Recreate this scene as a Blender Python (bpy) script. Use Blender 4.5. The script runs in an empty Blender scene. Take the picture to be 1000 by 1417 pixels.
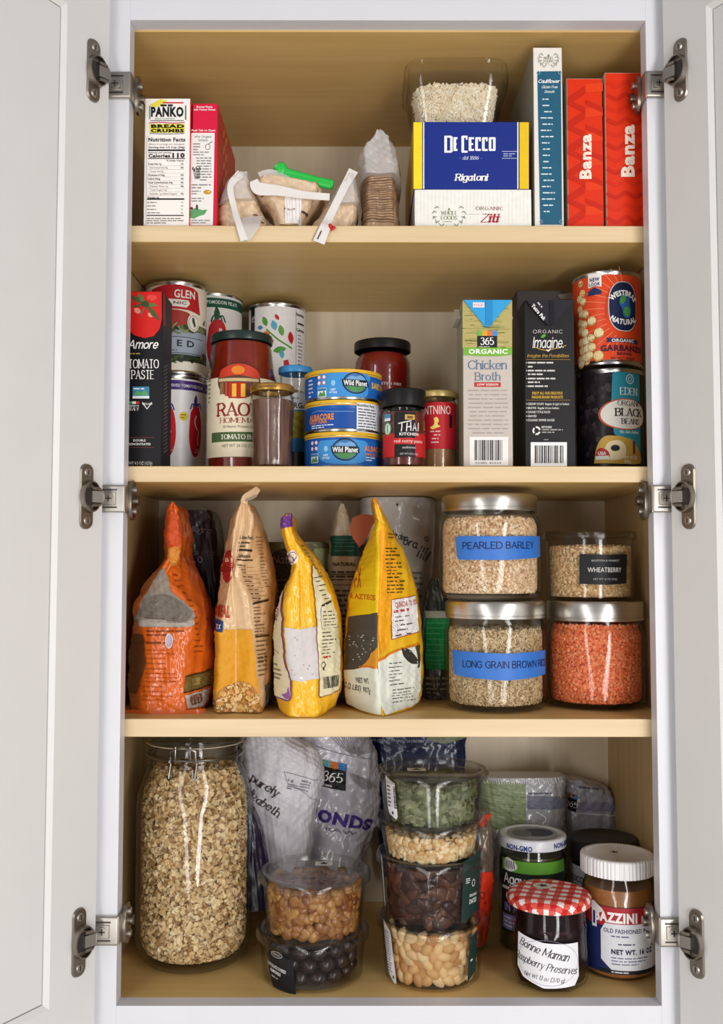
import bpy, bmesh, math, random
import numpy as np
from mathutils import Matrix, Vector

C = bpy.context.scene.collection
SC = bpy.context.scene
R_ = math.radians
rng = np.random.default_rng(7)
random.seed(7)

# ------------------------------------------------------------------ camera
FOC = 1353.3                                   # focal length in pixels of the 1000 x 1417 frame
PIT, YAW, ROL = .0575427, .0010975, .00055188
EYE = np.array([-.0282202, -.9825046, .4271169])


def _rot():
    cy, sy, cp, sp, cr, sr = math.cos(YAW), math.sin(YAW), math.cos(PIT), math.sin(PIT), math.cos(ROL), math.sin(ROL)
    Y = np.array([[cy, -sy, 0], [sy, cy, 0], [0, 0, 1]])
    P = np.array([[1, 0, 0], [0, cp, sp], [0, -sp, cp]])
    Q = np.array([[cr, 0, sr], [0, 1, 0], [-sr, 0, cr]])
    return Q @ P @ Y


ROT = _rot()
cam_d = bpy.data.cameras.new('camera')
cam = bpy.data.objects.new('camera', cam_d)
C.objects.link(cam)
cam_d.sensor_fit = 'VERTICAL'
cam_d.sensor_height = 36
cam_d.lens = FOC * 36 / 1417
cam_d.clip_start = .02
cam.matrix_world = Matrix([[ROT[0][i], ROT[2][i], -ROT[1][i], EYE[i]] for i in range(3)] + [[0, 0, 0, 1]])
SC.camera = cam

# ------------------------------------------------------------------ world, windows, exposure
SC.view_settings.view_transform = 'Standard'
SC.view_settings.look = 'None'
SC.view_settings.gamma = 1
SC.view_settings.use_curve_mapping = False
SC.view_settings.exposure = 0.0
SC.cycles.transparent_max_bounces = 40
SC.cycles.max_bounces = 10
SC.cycles.sample_clamp_indirect = 6
WORLD = .32
w = bpy.data.worlds.new('room_light')
SC.world = w
w.use_nodes = True
nt = w.node_tree
bg = nt.nodes['Background']
tc = nt.nodes.new('ShaderNodeTexCoord')
sep = nt.nodes.new('ShaderNodeSeparateXYZ')
rmp = nt.nodes.new('ShaderNodeValToRGB')
mr = nt.nodes.new('ShaderNodeMapRange')
mr.inputs[1].default_value = -1
nt.links.new(tc.outputs['Generated'], sep.inputs[0])
nt.links.new(sep.outputs['Z'], mr.inputs[0])
nt.links.new(mr.outputs[0], rmp.inputs[0])
rmp.color_ramp.elements[0].color = (1.9, 1.7, 1.45, 1)
rmp.color_ramp.elements[1].color = (1, 1, 1.02, 1)
e = rmp.color_ramp.elements.new(.5)
e.color = (.50, .50, .53, 1)
nt.links.new(rmp.outputs[0], bg.inputs['Color'])
bg.inputs['Strength'].default_value = WORLD


def window_light(name, loc, target, sx, sy, radiance, col=(1, .985, .975)):
    d = bpy.data.lights.new(name, 'AREA')
    d.shape = 'RECTANGLE'
    d.size, d.size_y = sx, sy
    d.energy = radiance * math.pi * sx * sy
    d.color = col
    o = bpy.data.objects.new(name, d)
    C.objects.link(o)
    o.location = loc
    o.rotation_euler = (Vector(target) - Vector(loc)).to_track_quat('-Z', 'Z').to_euler()
    return o


window_light('kitchen_window_light', (.74, -1.75, .34), (0, 0, .45), .24, 2.3, 16.5)
window_light('side_window_light', (-.68, -1.60, .34), (0, 0, .45), .20, 2.3, 8.5)


# ------------------------------------------------------------------ measuring: photo pixel -> point at a depth
def ray(px, py):
    return ROT.T @ np.array([(px - 500) / FOC, 1, (708.5 - py) / FOC])


def at(px, py, y):
    d = ray(px, py)
    return EYE + d * ((y - EYE[1]) / d[1])


def scale_at(y):
    return (y - EYE[1]) / FOC


# ------------------------------------------------------------------ materials
MATS = {}


def lin(h):
    h = h.lstrip('#')
    v = [int(h[i:i + 2], 16) / 255 for i in (0, 2, 4)]
    return tuple(c / 12.92 if c <= .04045 else ((c + .055) / 1.055) ** 2.4 for c in v)


def mat(name, hexc, rough=.5, metal=0., spec=.5, amt=.06, scale=60., bump=0., bscale=None, coat=0., stretch=None, sss=0.):
    """Principled material whose colour drifts with a noise texture."""
    if name in MATS:
        return MATS[name]
    m = bpy.data.materials.new(name)
    m.use_nodes = True
    n, l = m.node_tree.nodes, m.node_tree.links
    p = n['Principled BSDF']
    p.inputs['Roughness'].default_value = rough
    p.inputs['Metallic'].default_value = metal
    p.inputs['Specular IOR Level'].default_value = spec
    p.inputs['Coat Weight'].default_value = coat
    p.inputs['Coat Roughness'].default_value = .08
    t = n.new('ShaderNodeTexCoord')
    mp = n.new('ShaderNodeMapping')
    if stretch:
        mp.inputs['Scale'].default_value = stretch
    nz = n.new('ShaderNodeTexNoise')
    nz.inputs['Scale'].default_value = scale
    nz.inputs['Detail'].default_value = 3
    l.new(t.outputs['Object'], mp.inputs[0])
    l.new(mp.outputs[0], nz.inputs['Vector'])
    cr = n.new('ShaderNodeValToRGB')
    c = lin(hexc)
    cr.color_ramp.elements[0].position, cr.color_ramp.elements[1].position = .3, .7
    cr.color_ramp.elements[0].color = tuple(max(0, x * (1 - amt)) for x in c) + (1,)
    cr.color_ramp.elements[1].color = tuple(min(1, x * (1 + amt)) for x in c) + (1,)
    l.new(nz.outputs['Fac'], cr.inputs[0])
    l.new(cr.outputs[0], p.inputs['Base Color'])
    if bump:
        b = n.new('ShaderNodeBump')
        b.inputs['Strength'].default_value = bump
        b.inputs['Distance'].default_value = .002
        nb = nz
        if bscale:
            nb = n.new('ShaderNodeTexNoise')
            nb.inputs['Scale'].default_value = bscale
            nb.inputs['Detail'].default_value = 2
            l.new(t.outputs['Object'], nb.inputs['Vector'])
        l.new(nb.outputs['Fac'], b.inputs['Height'])
        l.new(b.outputs[0], p.inputs['Normal'])
    MATS[name] = m
    return m


def ink(h, rough=.45):
    return mat('ink_' + h.strip('#') + '_%d' % int(rough * 100), h, rough, spec=.22, amt=.03, scale=150)


def gloss(h, rough=.22):
    return ink(h, rough)


def clear(name, tint='#fbfcfb', edge='#c9cec9', refl=1.0, rough=.02, haze=0., ior=1.38):
    """See-through wall: tinted transmission, reflection by the Fresnel law, darker where seen edge-on."""
    if name in MATS:
        return MATS[name]
    m = bpy.data.materials.new(name)
    m.use_nodes = True
    n, l = m.node_tree.nodes, m.node_tree.links
    n.remove(n['Principled BSDF'])
    out = n['Material Output']
    tr = n.new('ShaderNodeBsdfTransparent')
    gl = n.new('ShaderNodeBsdfGlossy')
    gl.inputs['Roughness'].default_value = rough
    lw = n.new('ShaderNodeLayerWeight')
    lw.inputs['Blend'].default_value = .35
    cr = n.new('ShaderNodeValToRGB')
    cr.color_ramp.elements[0].position, cr.color_ramp.elements[1].position = .45, 1
    cr.color_ramp.elements[0].color = lin(tint) + (1,)
    cr.color_ramp.elements[1].color = lin(edge) + (1,)
    l.new(lw.outputs['Facing'], cr.inputs[0])
    l.new(cr.outputs[0], tr.inputs['Color'])
    f0 = ((ior - 1) / (ior + 1)) ** 2
    lf = n.new('ShaderNodeLayerWeight')
    lf.inputs['Blend'].default_value = .5
    pw = n.new('ShaderNodeMath')
    pw.operation = 'POWER'
    pw.inputs[1].default_value = 5
    l.new(lf.outputs['Facing'], pw.inputs[0])
    fr = n.new('ShaderNodeMath')
    fr.operation = 'MULTIPLY_ADD'
    fr.inputs[1].default_value = (1 - f0) * .75
    fr.inputs[2].default_value = f0 * refl
    l.new(pw.outputs[0], fr.inputs[0])
    nz = n.new('ShaderNodeTexNoise')
    nz.inputs['Scale'].default_value = 35
    bp = n.new('ShaderNodeBump')
    bp.inputs['Strength'].default_value = .06
    bp.inputs['Distance'].default_value = .001
    l.new(nz.outputs['Fac'], bp.inputs['Height'])
    l.new(bp.outputs[0], gl.inputs['Normal'])
    mx = n.new('ShaderNodeMixShader')
    l.new(fr.outputs[0], mx.inputs[0])
    l.new(tr.outputs[0], mx.inputs[1])
    l.new(gl.outputs[0], mx.inputs[2])
    last = mx
    if haze:
        df = n.new('ShaderNodeBsdfDiffuse')
        df.inputs['Color'].default_value = lin('#f2f0ee') + (1,)
        m2 = n.new('ShaderNodeMixShader')
        m2.inputs[0].default_value = haze
        l.new(last.outputs[0], m2.inputs[1])
        l.new(df.outputs[0], m2.inputs[2])
        last = m2
    l.new(last.outputs[0], out.inputs['Surface'])
    MATS[name] = m
    return m


def wood(name, dark, light, rough=.42, axis=(40., 40., 2.5)):
    """Maple: fine streaks drawn out along one axis."""
    if name in MATS:
        return MATS[name]
    m = bpy.data.materials.new(name)
    m.use_nodes = True
    n, l = m.node_tree.nodes, m.node_tree.links
    p = n['Principled BSDF']
    p.inputs['Roughness'].default_value = rough
    p.inputs['Specular IOR Level'].default_value = .35
    t = n.new('ShaderNodeTexCoord')
    mp = n.new('ShaderNodeMapping')
    mp.inputs['Scale'].default_value = axis
    a = n.new('ShaderNodeTexNoise')
    a.inputs['Scale'].default_value = 1.6
    a.inputs['Detail'].default_value = 6
    a.inputs['Roughness'].default_value = .6
    l.new(t.outputs['Object'], mp.inputs[0])
    l.new(mp.outputs[0], a.inputs['Vector'])
    cr = n.new('ShaderNodeValToRGB')
    cr.color_ramp.elements[0].position, cr.color_ramp.elements[1].position = .32, .68
    cr.color_ramp.elements[0].color = lin(dark) + (1,)
    cr.color_ramp.elements[1].color = lin(light) + (1,)
    l.new(a.outputs['Fac'], cr.inputs[0])
    l.new(cr.outputs[0], p.inputs['Base Color'])
    b = n.new('ShaderNodeBump')
    b.inputs['Strength'].default_value = .05
    b.inputs['Distance'].default_value = .001
    l.new(a.outputs['Fac'], b.inputs['Height'])
    l.new(b.outputs[0], p.inputs['Normal'])
    MATS[name] = m
    return m


# ------------------------------------------------------------------ objects, parts, mesh collecting
def thing(name, label, cat, loc=(0, 0, 0), group=None):
    o = bpy.data.objects.new(name, None)
    o.empty_display_size = .02
    C.objects.link(o)
    o.location = loc
    o['label'], o['category'] = label, cat
    if group:
        o['group'] = group
    return o


def tag(o, label, cat, group=None, kind=None):
    o['label'], o['category'] = label, cat
    if group:
        o['group'] = group
    if kind:
        o['kind'] = kind
    return o


def world_loc(o):
    v = np.zeros(3)
    while o is not None:
        v = v + np.array(o.location)
        o = o.parent
    return v


class MB:
    """Collects shapes in world coordinates; build() links them as one mesh object."""

    def __init__(s):
        s.V, s.F, s.M, s.n, s.mats = [], [], [], 0, []

    def mi(s, m):
        if m not in s.mats:
            s.mats.append(m)
        return s.mats.index(m)

    def add(s, V, F, m):
        V = np.asarray(V, float).reshape(-1, 3)
        if len(V) == 0:
            return
        if isinstance(m, (list, tuple)):
            ix = [s.mi(x) for x in m]
        else:
            ix = [s.mi(m)] * len(F)
        s.V.append(V)
        b = s.n
        s.F.extend([tuple(int(i) + b for i in f) for f in F])
        s.M.extend(ix)
        s.n += len(V)

    def build(s, name, parent=None, loc=None, sharp=38, smooth=True):
        me = bpy.data.meshes.new(name)
        V = np.concatenate(s.V)
        o0 = np.array(loc if loc is not None else (world_loc(parent) if parent else (0, 0, 0)), float)
        me.from_pydata((V - o0).tolist(), [], s.F)
        for m in s.mats:
            me.materials.append(m)
        me.polygons.foreach_set('material_index', np.array(s.M, dtype=np.int32))
        if smooth:
            me.polygons.foreach_set('use_smooth', np.ones(len(s.F), dtype=bool))
            me.set_sharp_from_angle(angle=R_(sharp))
        me.update()
        o = bpy.data.objects.new(name, me)
        C.objects.link(o)
        if parent:
            o.parent = parent
            if loc is not None:
                o.location = Vector(o0 - world_loc(parent))
        else:
            o.location = o0
        return o

    # ---- shapes
    def box(s, x0, x1, y0, y1, z0, z1, m, bev=.0008, seg=1, rz=0., piv=None, faces=None):
        """Box with eased edges; faces: {'-x','+x','-y','+y','-z','+z': material}."""
        bm = bmesh.new()
        bmesh.ops.create_cube(bm, size=1)
        for v in bm.verts:
            v.co = Vector(((x0 + x1) / 2 + v.co.x * (x1 - x0), (y0 + y1) / 2 + v.co.y * (y1 - y0), (z0 + z1) / 2 + v.co.z * (z1 - z0)))
        if bev:
            bmesh.ops.bevel(bm, geom=bm.edges[:], offset=bev, segments=seg, affect='EDGES', profile=.6)
        bm.normal_update()
        ms = []
        for f in bm.faces:
            nn = f.normal
            k = max(range(3), key=lambda i: abs(nn[i]))
            key = ('+' if nn[k] > 0 else '-') + 'xyz'[k]
            ms.append((faces or {}).get(key, m))
        bm.verts.index_update()
        V = np.array([v.co[:] for v in bm.verts])
        if rz:
            p = np.array(piv if piv is not None else ((x0 + x1) / 2, y0))
            c, si = math.cos(rz), math.sin(rz)
            d = V[:, :2] - p
            V[:, :2] = p + np.stack([c * d[:, 0] - si * d[:, 1], si * d[:, 0] + c * d[:, 1]], 1)
        s.add(V, [[v.index for v in f.verts] for f in bm.faces], ms)
        bm.free()

    def lathe(s, cx, cy, prof, m, n=72, shape=None, z0=0., ph=0.):
        """prof: (r, z) or (r, z, material of the band that ends here). shape(theta, z) -> (kx, ky)."""
        th = np.arange(n) / n * 2 * math.pi + ph
        V, F, ms = [], [], []
        prev = None
        for k, p in enumerate(prof):
            r, z = p[0], p[1]
            mm = p[2] if len(p) > 2 and p[2] is not None else m
            if r <= 1e-7:
                i = len(V)
                V.append((cx, cy, z + z0))
                cur = [i]
            else:
                i = len(V)
                kx, ky = shape(th, z) if shape else (1, 1)
                X = cx + r * kx * np.cos(th)
                Y = cy + r * ky * np.sin(th)
                V.extend(np.stack([X, Y, np.full(n, z + z0)], 1).tolist())
                cur = list(range(i, i + n))
            if prev is not None:
                if len(prev) == 1 and len(cur) > 1:
                    for j in range(n):
                        F.append((prev[0], cur[(j + 1) % n], cur[j]))
                        ms.append(mm)
                elif len(cur) == 1 and len(prev) > 1:
                    for j in range(n):
                        F.append((prev[j], prev[(j + 1) % n], cur[0]))
                        ms.append(mm)
                elif len(cur) > 1:
                    for j in range(n):
                        F.append((prev[j], prev[(j + 1) % n], cur[(j + 1) % n], cur[j]))
                        ms.append(mm)
            prev = cur
        s.add(V, F, ms)

    def tube(s, pts, r, m, n=8, closed=False):
        pts = [np.array(p, float) for p in pts]
        K = len(pts)
        V, F = [], []
        up = np.array([0, 0, 1.])
        for k, p in enumerate(pts):
            a = pts[(k - 1) % K] if closed or k else p
            b = pts[(k + 1) % K] if closed or k < K - 1 else p
            t = (b - a) / (np.linalg.norm(b - a) + 1e-12)
            u = np.cross(t, up)
            if np.linalg.norm(u) < .1:
                u = np.cross(t, np.array([1., 0, 0]))
            u /= np.linalg.norm(u)
            v = np.cross(u, t)
            for j in range(n):
                an = 2 * math.pi * j / n
                V.append(p + r * (math.cos(an) * u + math.sin(an) * v))
        for k in range(K if closed else K - 1):
            k2 = (k + 1) % K
            for j in range(n):
                F.append((k * n + j, k * n + (j + 1) % n, k2 * n + (j + 1) % n, k2 * n + j))
        if not closed:
            F.append(tuple(range(n))[::-1])
            F.append(tuple(range((K - 1) * n, K * n)))
        s.add(V, F, m)

    def prism(s, pts, axis, a, b, m):
        """pts: 2D outline in the plane across axis ('y': x,z ; 'x': y,z ; 'z': x,y), from a to b."""
        n = len(pts)

        def P(p, t):
            return {'y': (p[0], t, p[1]), 'x': (t, p[0], p[1]), 'z': (p[0], p[1], t)}[axis]
        V = [P(p, a) for p in pts] + [P(p, b) for p in pts]
        F = [tuple(range(n))[::-1], tuple(range(n, 2 * n))]
        F += [(i, (i + 1) % n, n + (i + 1) % n, n + i) for i in range(n)]
        s.add(V, F, m)

    def strip(s, pts, wid, th, m, side=(1, 0, 0), nrm=(0, -1, 0)):
        """A ribbon with thickness along pts; wid may be one number or one per point."""
        pts = np.array(pts, float)
        # smooth the path
        t = np.linspace(0, len(pts) - 1, len(pts) * 6)
        P = catmull(pts, t)
        W = np.interp(t, np.arange(len(pts)), wid if hasattr(wid, '__len__') else [wid] * len(pts))
        sd, nr = np.array(side, float), np.array(nrm, float)
        V, F = [], []
        for k in range(len(P)):
            d = P[min(k + 1, len(P) - 1)] - P[max(k - 1, 0)]
            sv = np.cross(d, nr)
            sv = sv / (np.linalg.norm(sv) + 1e-12) if np.linalg.norm(sv) > 1e-9 else sd
            for a, b in ((-.5, 0), (.5, 0), (.5, 1), (-.5, 1)):
                V.append(P[k] + sv * W[k] * a + nr * th * b)
        for k in range(len(P) - 1):
            for j in range(4):
                F.append((4 * k + j, 4 * k + (j + 1) % 4, 4 * k + 4 + (j + 1) % 4, 4 * k + 4 + j))
        F.append((3, 2, 1, 0))
        F.append(tuple(4 * (len(P) - 1) + j for j in range(4)))
        s.add(V, F, m)


def catmull(pts, t, tens=.5):
    pts = np.asarray(pts, float)
    n = len(pts)
    t = np.clip(np.asarray(t, float), 0, n - 1)
    i = np.minimum(t.astype(int), n - 2)
    f = (t - i)[:, None]
    p1, p2 = pts[i], pts[i + 1]
    m1 = (pts[np.minimum(i + 1, n - 1)] - pts[np.maximum(i - 1, 0)]) * tens
    m2 = (pts[np.minimum(i + 2, n - 1)] - pts[i]) * tens
    return (2 * f**3 - 3 * f**2 + 1) * p1 + (f**3 - 2 * f**2 + f) * m1 + (-2 * f**3 + 3 * f**2) * p2 + (f**3 - f**2) * m2


# ------------------------------------------------------------------ lettering
GL = {
    'A': (6, "0,0 3,7 6,0|1.1,2.4 4.9,2.4"), 'B': (5, "0,0 0,7|~0,7 3,7 4.4,5.4 3,3.7 0,3.7|~0,3.7 3.2,3.7 5,1.9 3.2,0 0,0"),
    'C': (6, "~6,5.7 4.4,6.95 2,6.6 .3,4.7 .3,2.3 2,.4 4.4,.05 6,1.3"), 'D': (5.8, "0,0 0,7|~0,7 3,7 5.6,5.2 5.6,1.8 3,0 0,0"),
    'E': (4.6, "4.6,0 0,0 0,7 4.6,7|0,3.6 3.8,3.6"), 'F': (4.4, "0,0 0,7 4.4,7|0,3.6 3.5,3.6"),
    'G': (6.2, "~6,5.7 4.4,6.95 2,6.6 .3,4.7 .3,2.3 2,.4 4.4,.05 6.1,1.3|6.1,1.2 6.1,3.2 3.8,3.2"), 'H': (5.4, "0,0 0,7|5.4,0 5.4,7|0,3.6 5.4,3.6"),
    'I': (.2, ".1,0 .1,7"), 'J': (3.6, "~3.6,7 3.6,1.6 2,0 .2,1"), 'K': (5.2, "0,0 0,7|5,7 0,2.6|1.7,4.2 5.2,0"), 'L': (4.2, "0,7 0,0 4.2,0"),
    'M': (7, "0,0 0,7|0,7 3.5,1.2 7,7|7,7 7,0"), 'N': (5.6, "0,0 0,7|0,7 5.6,0|5.6,0 5.6,7"),
    'O': (6.6, "~3.3,7 1,6.1 0,3.5 1,.9 3.3,0 5.6,.9 6.6,3.5 5.6,6.1 3.3,7"), 'P': (4.8, "0,0 0,7|~0,7 3.2,7 4.8,5.2 3.2,3.3 0,3.3"),
    'Q': (6.6, "~3.3,7 1,6.1 0,3.5 1,.9 3.3,0 5.6,.9 6.6,3.5 5.6,6.1 3.3,7|4,1.8 6.6,-.6"), 'R': (5.2, "0,0 0,7|~0,7 3.2,7 4.8,5.2 3.2,3.4 0,3.4|2.6,3.4 5.2,0"),
    'S': (4.8, "~4.5,5.8 3.2,6.95 1.4,6.8 .4,5.5 1.2,4.1 3.4,3.1 4.6,1.7 3.6,.2 1.5,.05 .1,1.3"), 'T': (5.4, "0,7 5.4,7|2.7,7 2.7,0"),
    'U': (5.4, "~0,7 0,2.4 .8,.5 2.7,0 4.6,.5 5.4,2.4 5.4,7"), 'V': (5.6, "0,7 2.8,0 5.6,7"), 'W': (8, "0,7 2,0 4,6 6,0 8,7"),
    'X': (5.4, "0,0 5.4,7|0,7 5.4,0"), 'Y': (5.4, "0,7 2.7,3.4 5.4,7|2.7,3.4 2.7,0"), 'Z': (5, "0,7 5,7 0,0 5,0"),
    'a': (3.9, "~3.7,4 2.4,4.8 .7,4.1 0,2.3 .8,.4 2.3,0 3.8,1.4|3.8,4.8 3.8,.6 4.3,0"), 'b': (4, "0,7.4 0,0|~0,3.6 1.6,4.8 3.4,4.2 4,2.4 3.3,.5 1.7,0 0,1"),
    'c': (3.7, "~3.7,3.9 2.3,4.8 .6,4.1 0,2.4 .6,.6 2.3,0 3.7,.9"), 'd': (4, "4,7.4 4,0|~4,3.8 2.4,4.8 .7,4.1 0,2.4 .7,.5 2.3,0 4,1"),
    'e': (3.9, "~0,2.5 3.9,2.6 3.3,4.3 2,4.8 .6,4.1 0,2.4 .6,.6 2.2,0 3.8,1"), 'f': (2.6, "~3,7 1.9,7.4 1.1,6.4 1.1,5|1.1,5.2 1.1,0|0,4.6 2.6,4.6"),
    'g': (4, "~4,3.8 2.4,4.8 .7,4.1 0,2.4 .7,.6 2.3,.1 4,1.2|~4,4.8 4,-.6 3.2,-2 1.6,-2.3 .2,-1.5"), 'h': (3.8, "0,7.4 0,0|~0,3.3 1.5,4.8 3.1,4.6 3.8,3.2 3.8,0"),
    'i': (.2, ".1,4.8 .1,0|.1,6.3 .1,6.7"), 'j': (1, "~.8,4.8 .8,-1.2 -.4,-2.2|.8,6.3 .8,6.7"), 'k': (3.8, "0,7.4 0,0|3.5,4.8 0,1.8|1.2,2.8 3.8,0"),
    'l': (.3, "~.1,7.4 .1,0"), 'm': (6.4, "0,4.8 0,0|~0,3.4 1.3,4.8 2.7,4.6 3.2,3.2 3.2,0|~3.2,3.4 4.5,4.8 5.9,4.6 6.4,3.2 6.4,0"),
    'n': (3.8, "0,4.8 0,0|~0,3.3 1.5,4.8 3.1,4.6 3.8,3.2 3.8,0"), 'o': (4.2, "~2.1,4.8 .6,4.1 0,2.4 .6,.7 2.1,0 3.6,.7 4.2,2.4 3.6,4.1 2.1,4.8"),
    'p': (4, "0,4.8 0,-2.4|~0,3.6 1.6,4.8 3.4,4.2 4,2.4 3.3,.5 1.7,0 0,1"), 'q': (4, "4,4.8 4,-2.4|~4,3.8 2.4,4.8 .7,4.1 0,2.4 .7,.5 2.3,0 4,1"),
    'r': (2.4, "0,4.8 0,0|~0,3 1,4.6 2.5,4.7"), 's': (3.2, "~3.1,4 2,4.8 .7,4.5 .5,3.2 2.6,2 3,.8 1.6,0 .1,.7"), 't': (2.4, "~1,6.8 1,1.2 1.8,0 2.6,.3|0,4.7 2.5,4.7"),
    'u': (3.8, "~0,4.8 0,1.5 .8,.1 2.3,.1 3.8,1.6|3.8,4.8 3.8,0"), 'v': (3.8, "0,4.8 1.9,0 3.8,4.8"), 'w': (5.8, "0,4.8 1.5,0 2.9,4 4.3,0 5.8,4.8"),
    'x': (3.6, "0,0 3.6,4.8|0,4.8 3.6,0"), 'y': (3.8, "0,4.8 2,0|3.8,4.8 1.2,-2.3 0,-2.3"), 'z': (3.4, "0,4.8 3.4,4.8 0,0 3.4,0"),
    '0': (4.4, "~2.2,7 .5,5.8 0,3.5 .5,1.2 2.2,0 3.9,1.2 4.4,3.5 3.9,5.8 2.2,7"), '1': (1.6, "0,5.6 1.5,7 1.5,0"), '2': (4.2, "~.2,5.4 1,6.8 2.8,7 4,5.6 3.2,3.6 .2,0|.2,0 4.2,0"),
    '3': (4.2, "~.3,6.2 2,7 3.8,6.2 3.4,4.2 1.6,3.8|~1.6,3.8 3.6,3.4 4.2,1.8 3,.2 1.2,0 0,1"), '4': (4.4, "3.2,0 3.2,7 0,2.2 4.4,2.2"), '5': (4.2, "3.8,7 .7,7 .4,4|~.4,4 2.4,4.4 4.1,3 4,1.2 2.2,0 .1,.8"),
    '6': (4.4, "~3.9,6.8 1.8,6 .3,3.6 .1,1.6 1.4,.1 3.4,.3 4.3,2 3.4,3.9 1.6,4 .2,2.4"), '7': (4, "0,7 4,7 1.4,0"), '8': (4.2, "~2.1,3.8 .5,5 1,6.7 2.1,7 3.2,6.7 3.7,5 2.1,3.8 .3,2.6 .3,.8 2.1,0 3.9,.8 3.9,2.6 2.1,3.8"),
    '9': (4.2, "~4.1,4.6 3,3.2 1.2,3.2 .1,4.8 1,6.7 2.8,6.9 4.1,5.2 4,3 2.6,.6 1,0"), '.': (.4, ".1,0 .3,.2"), ',': (.5, ".4,.4 0,-1"), "'": (.4, ".2,7.2 .1,5.6"), '-': (2.4, "0,2.6 2.4,2.6"),
    '*': (1, ".5,7 .5,6"), '(': (1.4, "~1.4,7.6 .2,5 .2,2 1.4,-.8"), ')': (1.4, "~0,7.6 1.2,5 1.2,2 0,-.8"), '/': (3, "0,-.4 3,7.4"), '&': (5, "~5,0 1.4,5.6 2.2,7 3.2,5.8 .2,2.2 .6,.3 2.6,.2 4.6,3"), ':': (.4, ".1,.2 .3,.4|.1,4 .3,4.2"),
}
_TC = {}


def _sans(s, bold):
    cu = bpy.data.curves.new('lettering', 'FONT')
    cu.body, cu.resolution_u, cu.offset = s, 2, bold
    cu.space_character = 1 + bold * 2.6
    ob = bpy.data.objects.new('lettering', cu)
    me = ob.to_mesh()
    V = np.array([(v.co[0] / .69, v.co[1] / .69, 0) for v in me.vertices]).reshape(-1, 3)
    T = np.array([p.vertices[:] for p in me.polygons if len(p.vertices) == 3], dtype=int).reshape(-1, 3)
    ob.to_mesh_clear()
    bpy.data.objects.remove(ob)
    bpy.data.curves.remove(cu)
    return V, T


def _stroke(s, wt, serif, shear, track, contrast):
    V, T = [], []
    x = 0.

    def quad(a, b, c, d):
        k = len(V)
        j = (k // 4) % 9 * .13
        V.extend([(*q, j) for q in (a, b, c, d)])
        T.extend([(k, k + 1, k + 2), (k, k + 2, k + 3)])
    for ch in s:
        if ch == ' ':
            x += 3.4 + track
            continue
        if ch not in GL:
            continue
        gw, code = GL[ch]
        for st in code.split('|'):
            sm = st.startswith('~')
            P = np.array([[float(q) for q in p.split(',')] for p in st.lstrip('~').split()])
            if sm:
                P = catmull(P, np.linspace(0, len(P) - 1, (len(P) - 1) * 4 + 1))
            P = P + np.array([x, 0])
            for k in range(len(P) - 1):
                d = P[k + 1] - P[k]
                L = np.hypot(*d)
                if L < 1e-6:
                    continue
                d = d / L
                v = abs(d[1])
                if d[0] * d[1] > 0 and abs(d[0]) > .25 and not sm:
                    v *= .35          # thin rising diagonals, as a broad pen writes
                h = wt * (contrast + (1 - contrast) * v) / 2
                nn = np.array([-d[1], d[0]]) * h
                e = d * h * .7
                quad(P[k] - e - nn, P[k + 1] + e - nn, P[k + 1] + e + nn, P[k] - e + nn)
            if serif and not sm:
                for p, q in ((P[0], P[1]), (P[-1], P[-2])):
                    d = q - p
                    if abs(d[1]) > abs(d[0]) * .7 and abs(d[1]) > 1.5:
                        sg = 1 if d[1] > 0 else -1
                        quad(p + [-wt * 1.05, 0], p + [wt * 1.05, 0], p + [wt * 1.05, sg * wt * .42], p + [-wt * 1.05, sg * wt * .42])
        x += gw + 1.5 + track
    V = np.array(V).reshape(-1, 3)
    V[:, 0] += V[:, 1] * shear
    V[:, :2] /= 7.
    return V, np.array(T, dtype=int).reshape(-1, 3)


def letters(s, font='sans', bold=.0, shear=0., track=0.):
    key = (s, font, bold, shear, track)
    if key not in _TC:
        if font == 'sans':
            V, T = _sans(s, bold)
            V = V + np.stack([V[:, 1] * shear, 0 * V[:, 1], 0 * V[:, 1]], 1)
        elif font == 'serif':
            V, T = _stroke(s, 1.15 + bold, True, shear, track, .32)
        elif font == 'script':
            V, T = _stroke(s, 1.15 + bold, False, shear, track, .3)
        else:
            V, T = _stroke(s, .8 + bold, False, shear, track, .85)
        _TC[key] = (V, T)
    return _TC[key]


def split_long(V, T, L):
    """Split the triangles so that no edge is longer than L (decided edge by edge, so neighbours agree)."""
    V = np.asarray(V, float)
    for _ in range(7):
        E = np.sort(np.concatenate([T[:, [0, 1]], T[:, [1, 2]], T[:, [2, 0]]]), 1)
        U, inv = np.unique(E, axis=0, return_inverse=True)
        inv = inv.reshape(-1)
        d = np.hypot(*(V[U[:, 0]] - V[U[:, 1]])[:, :2].T)
        long_ = d > L
        if not long_.any():
            break
        mid = np.full(len(U), -1)
        mid[long_] = len(V) + np.arange(long_.sum())
        V = np.concatenate([V, (V[U[long_, 0]] + V[U[long_, 1]]) / 2])
        n = len(T)
        m = np.stack([mid[inv[:n]], mid[inv[n:2 * n]], mid[inv[2 * n:]]], 1)
        out = []
        for (a, b, c), (ab, bc, ca) in zip(T.tolist(), m.tolist()):
            k = (ab >= 0) + (bc >= 0) + (ca >= 0)
            if k == 0:
                out.append((a, b, c))
            elif k == 3:
                out += [(a, ab, ca), (ab, b, bc), (ca, bc, c), (ab, bc, ca)]
            else:
                while not (ab >= 0 and (k == 1 or bc >= 0)):
                    a, b, c, ab, bc, ca = b, c, a, bc, ca, ab
                if k == 1:
                    out += [(a, ab, c), (ab, b, c)]
                else:
                    out += [(ab, b, bc), (a, ab, bc), (a, bc, c)]
        T = np.array(out, dtype=int)
    return V, T


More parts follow.
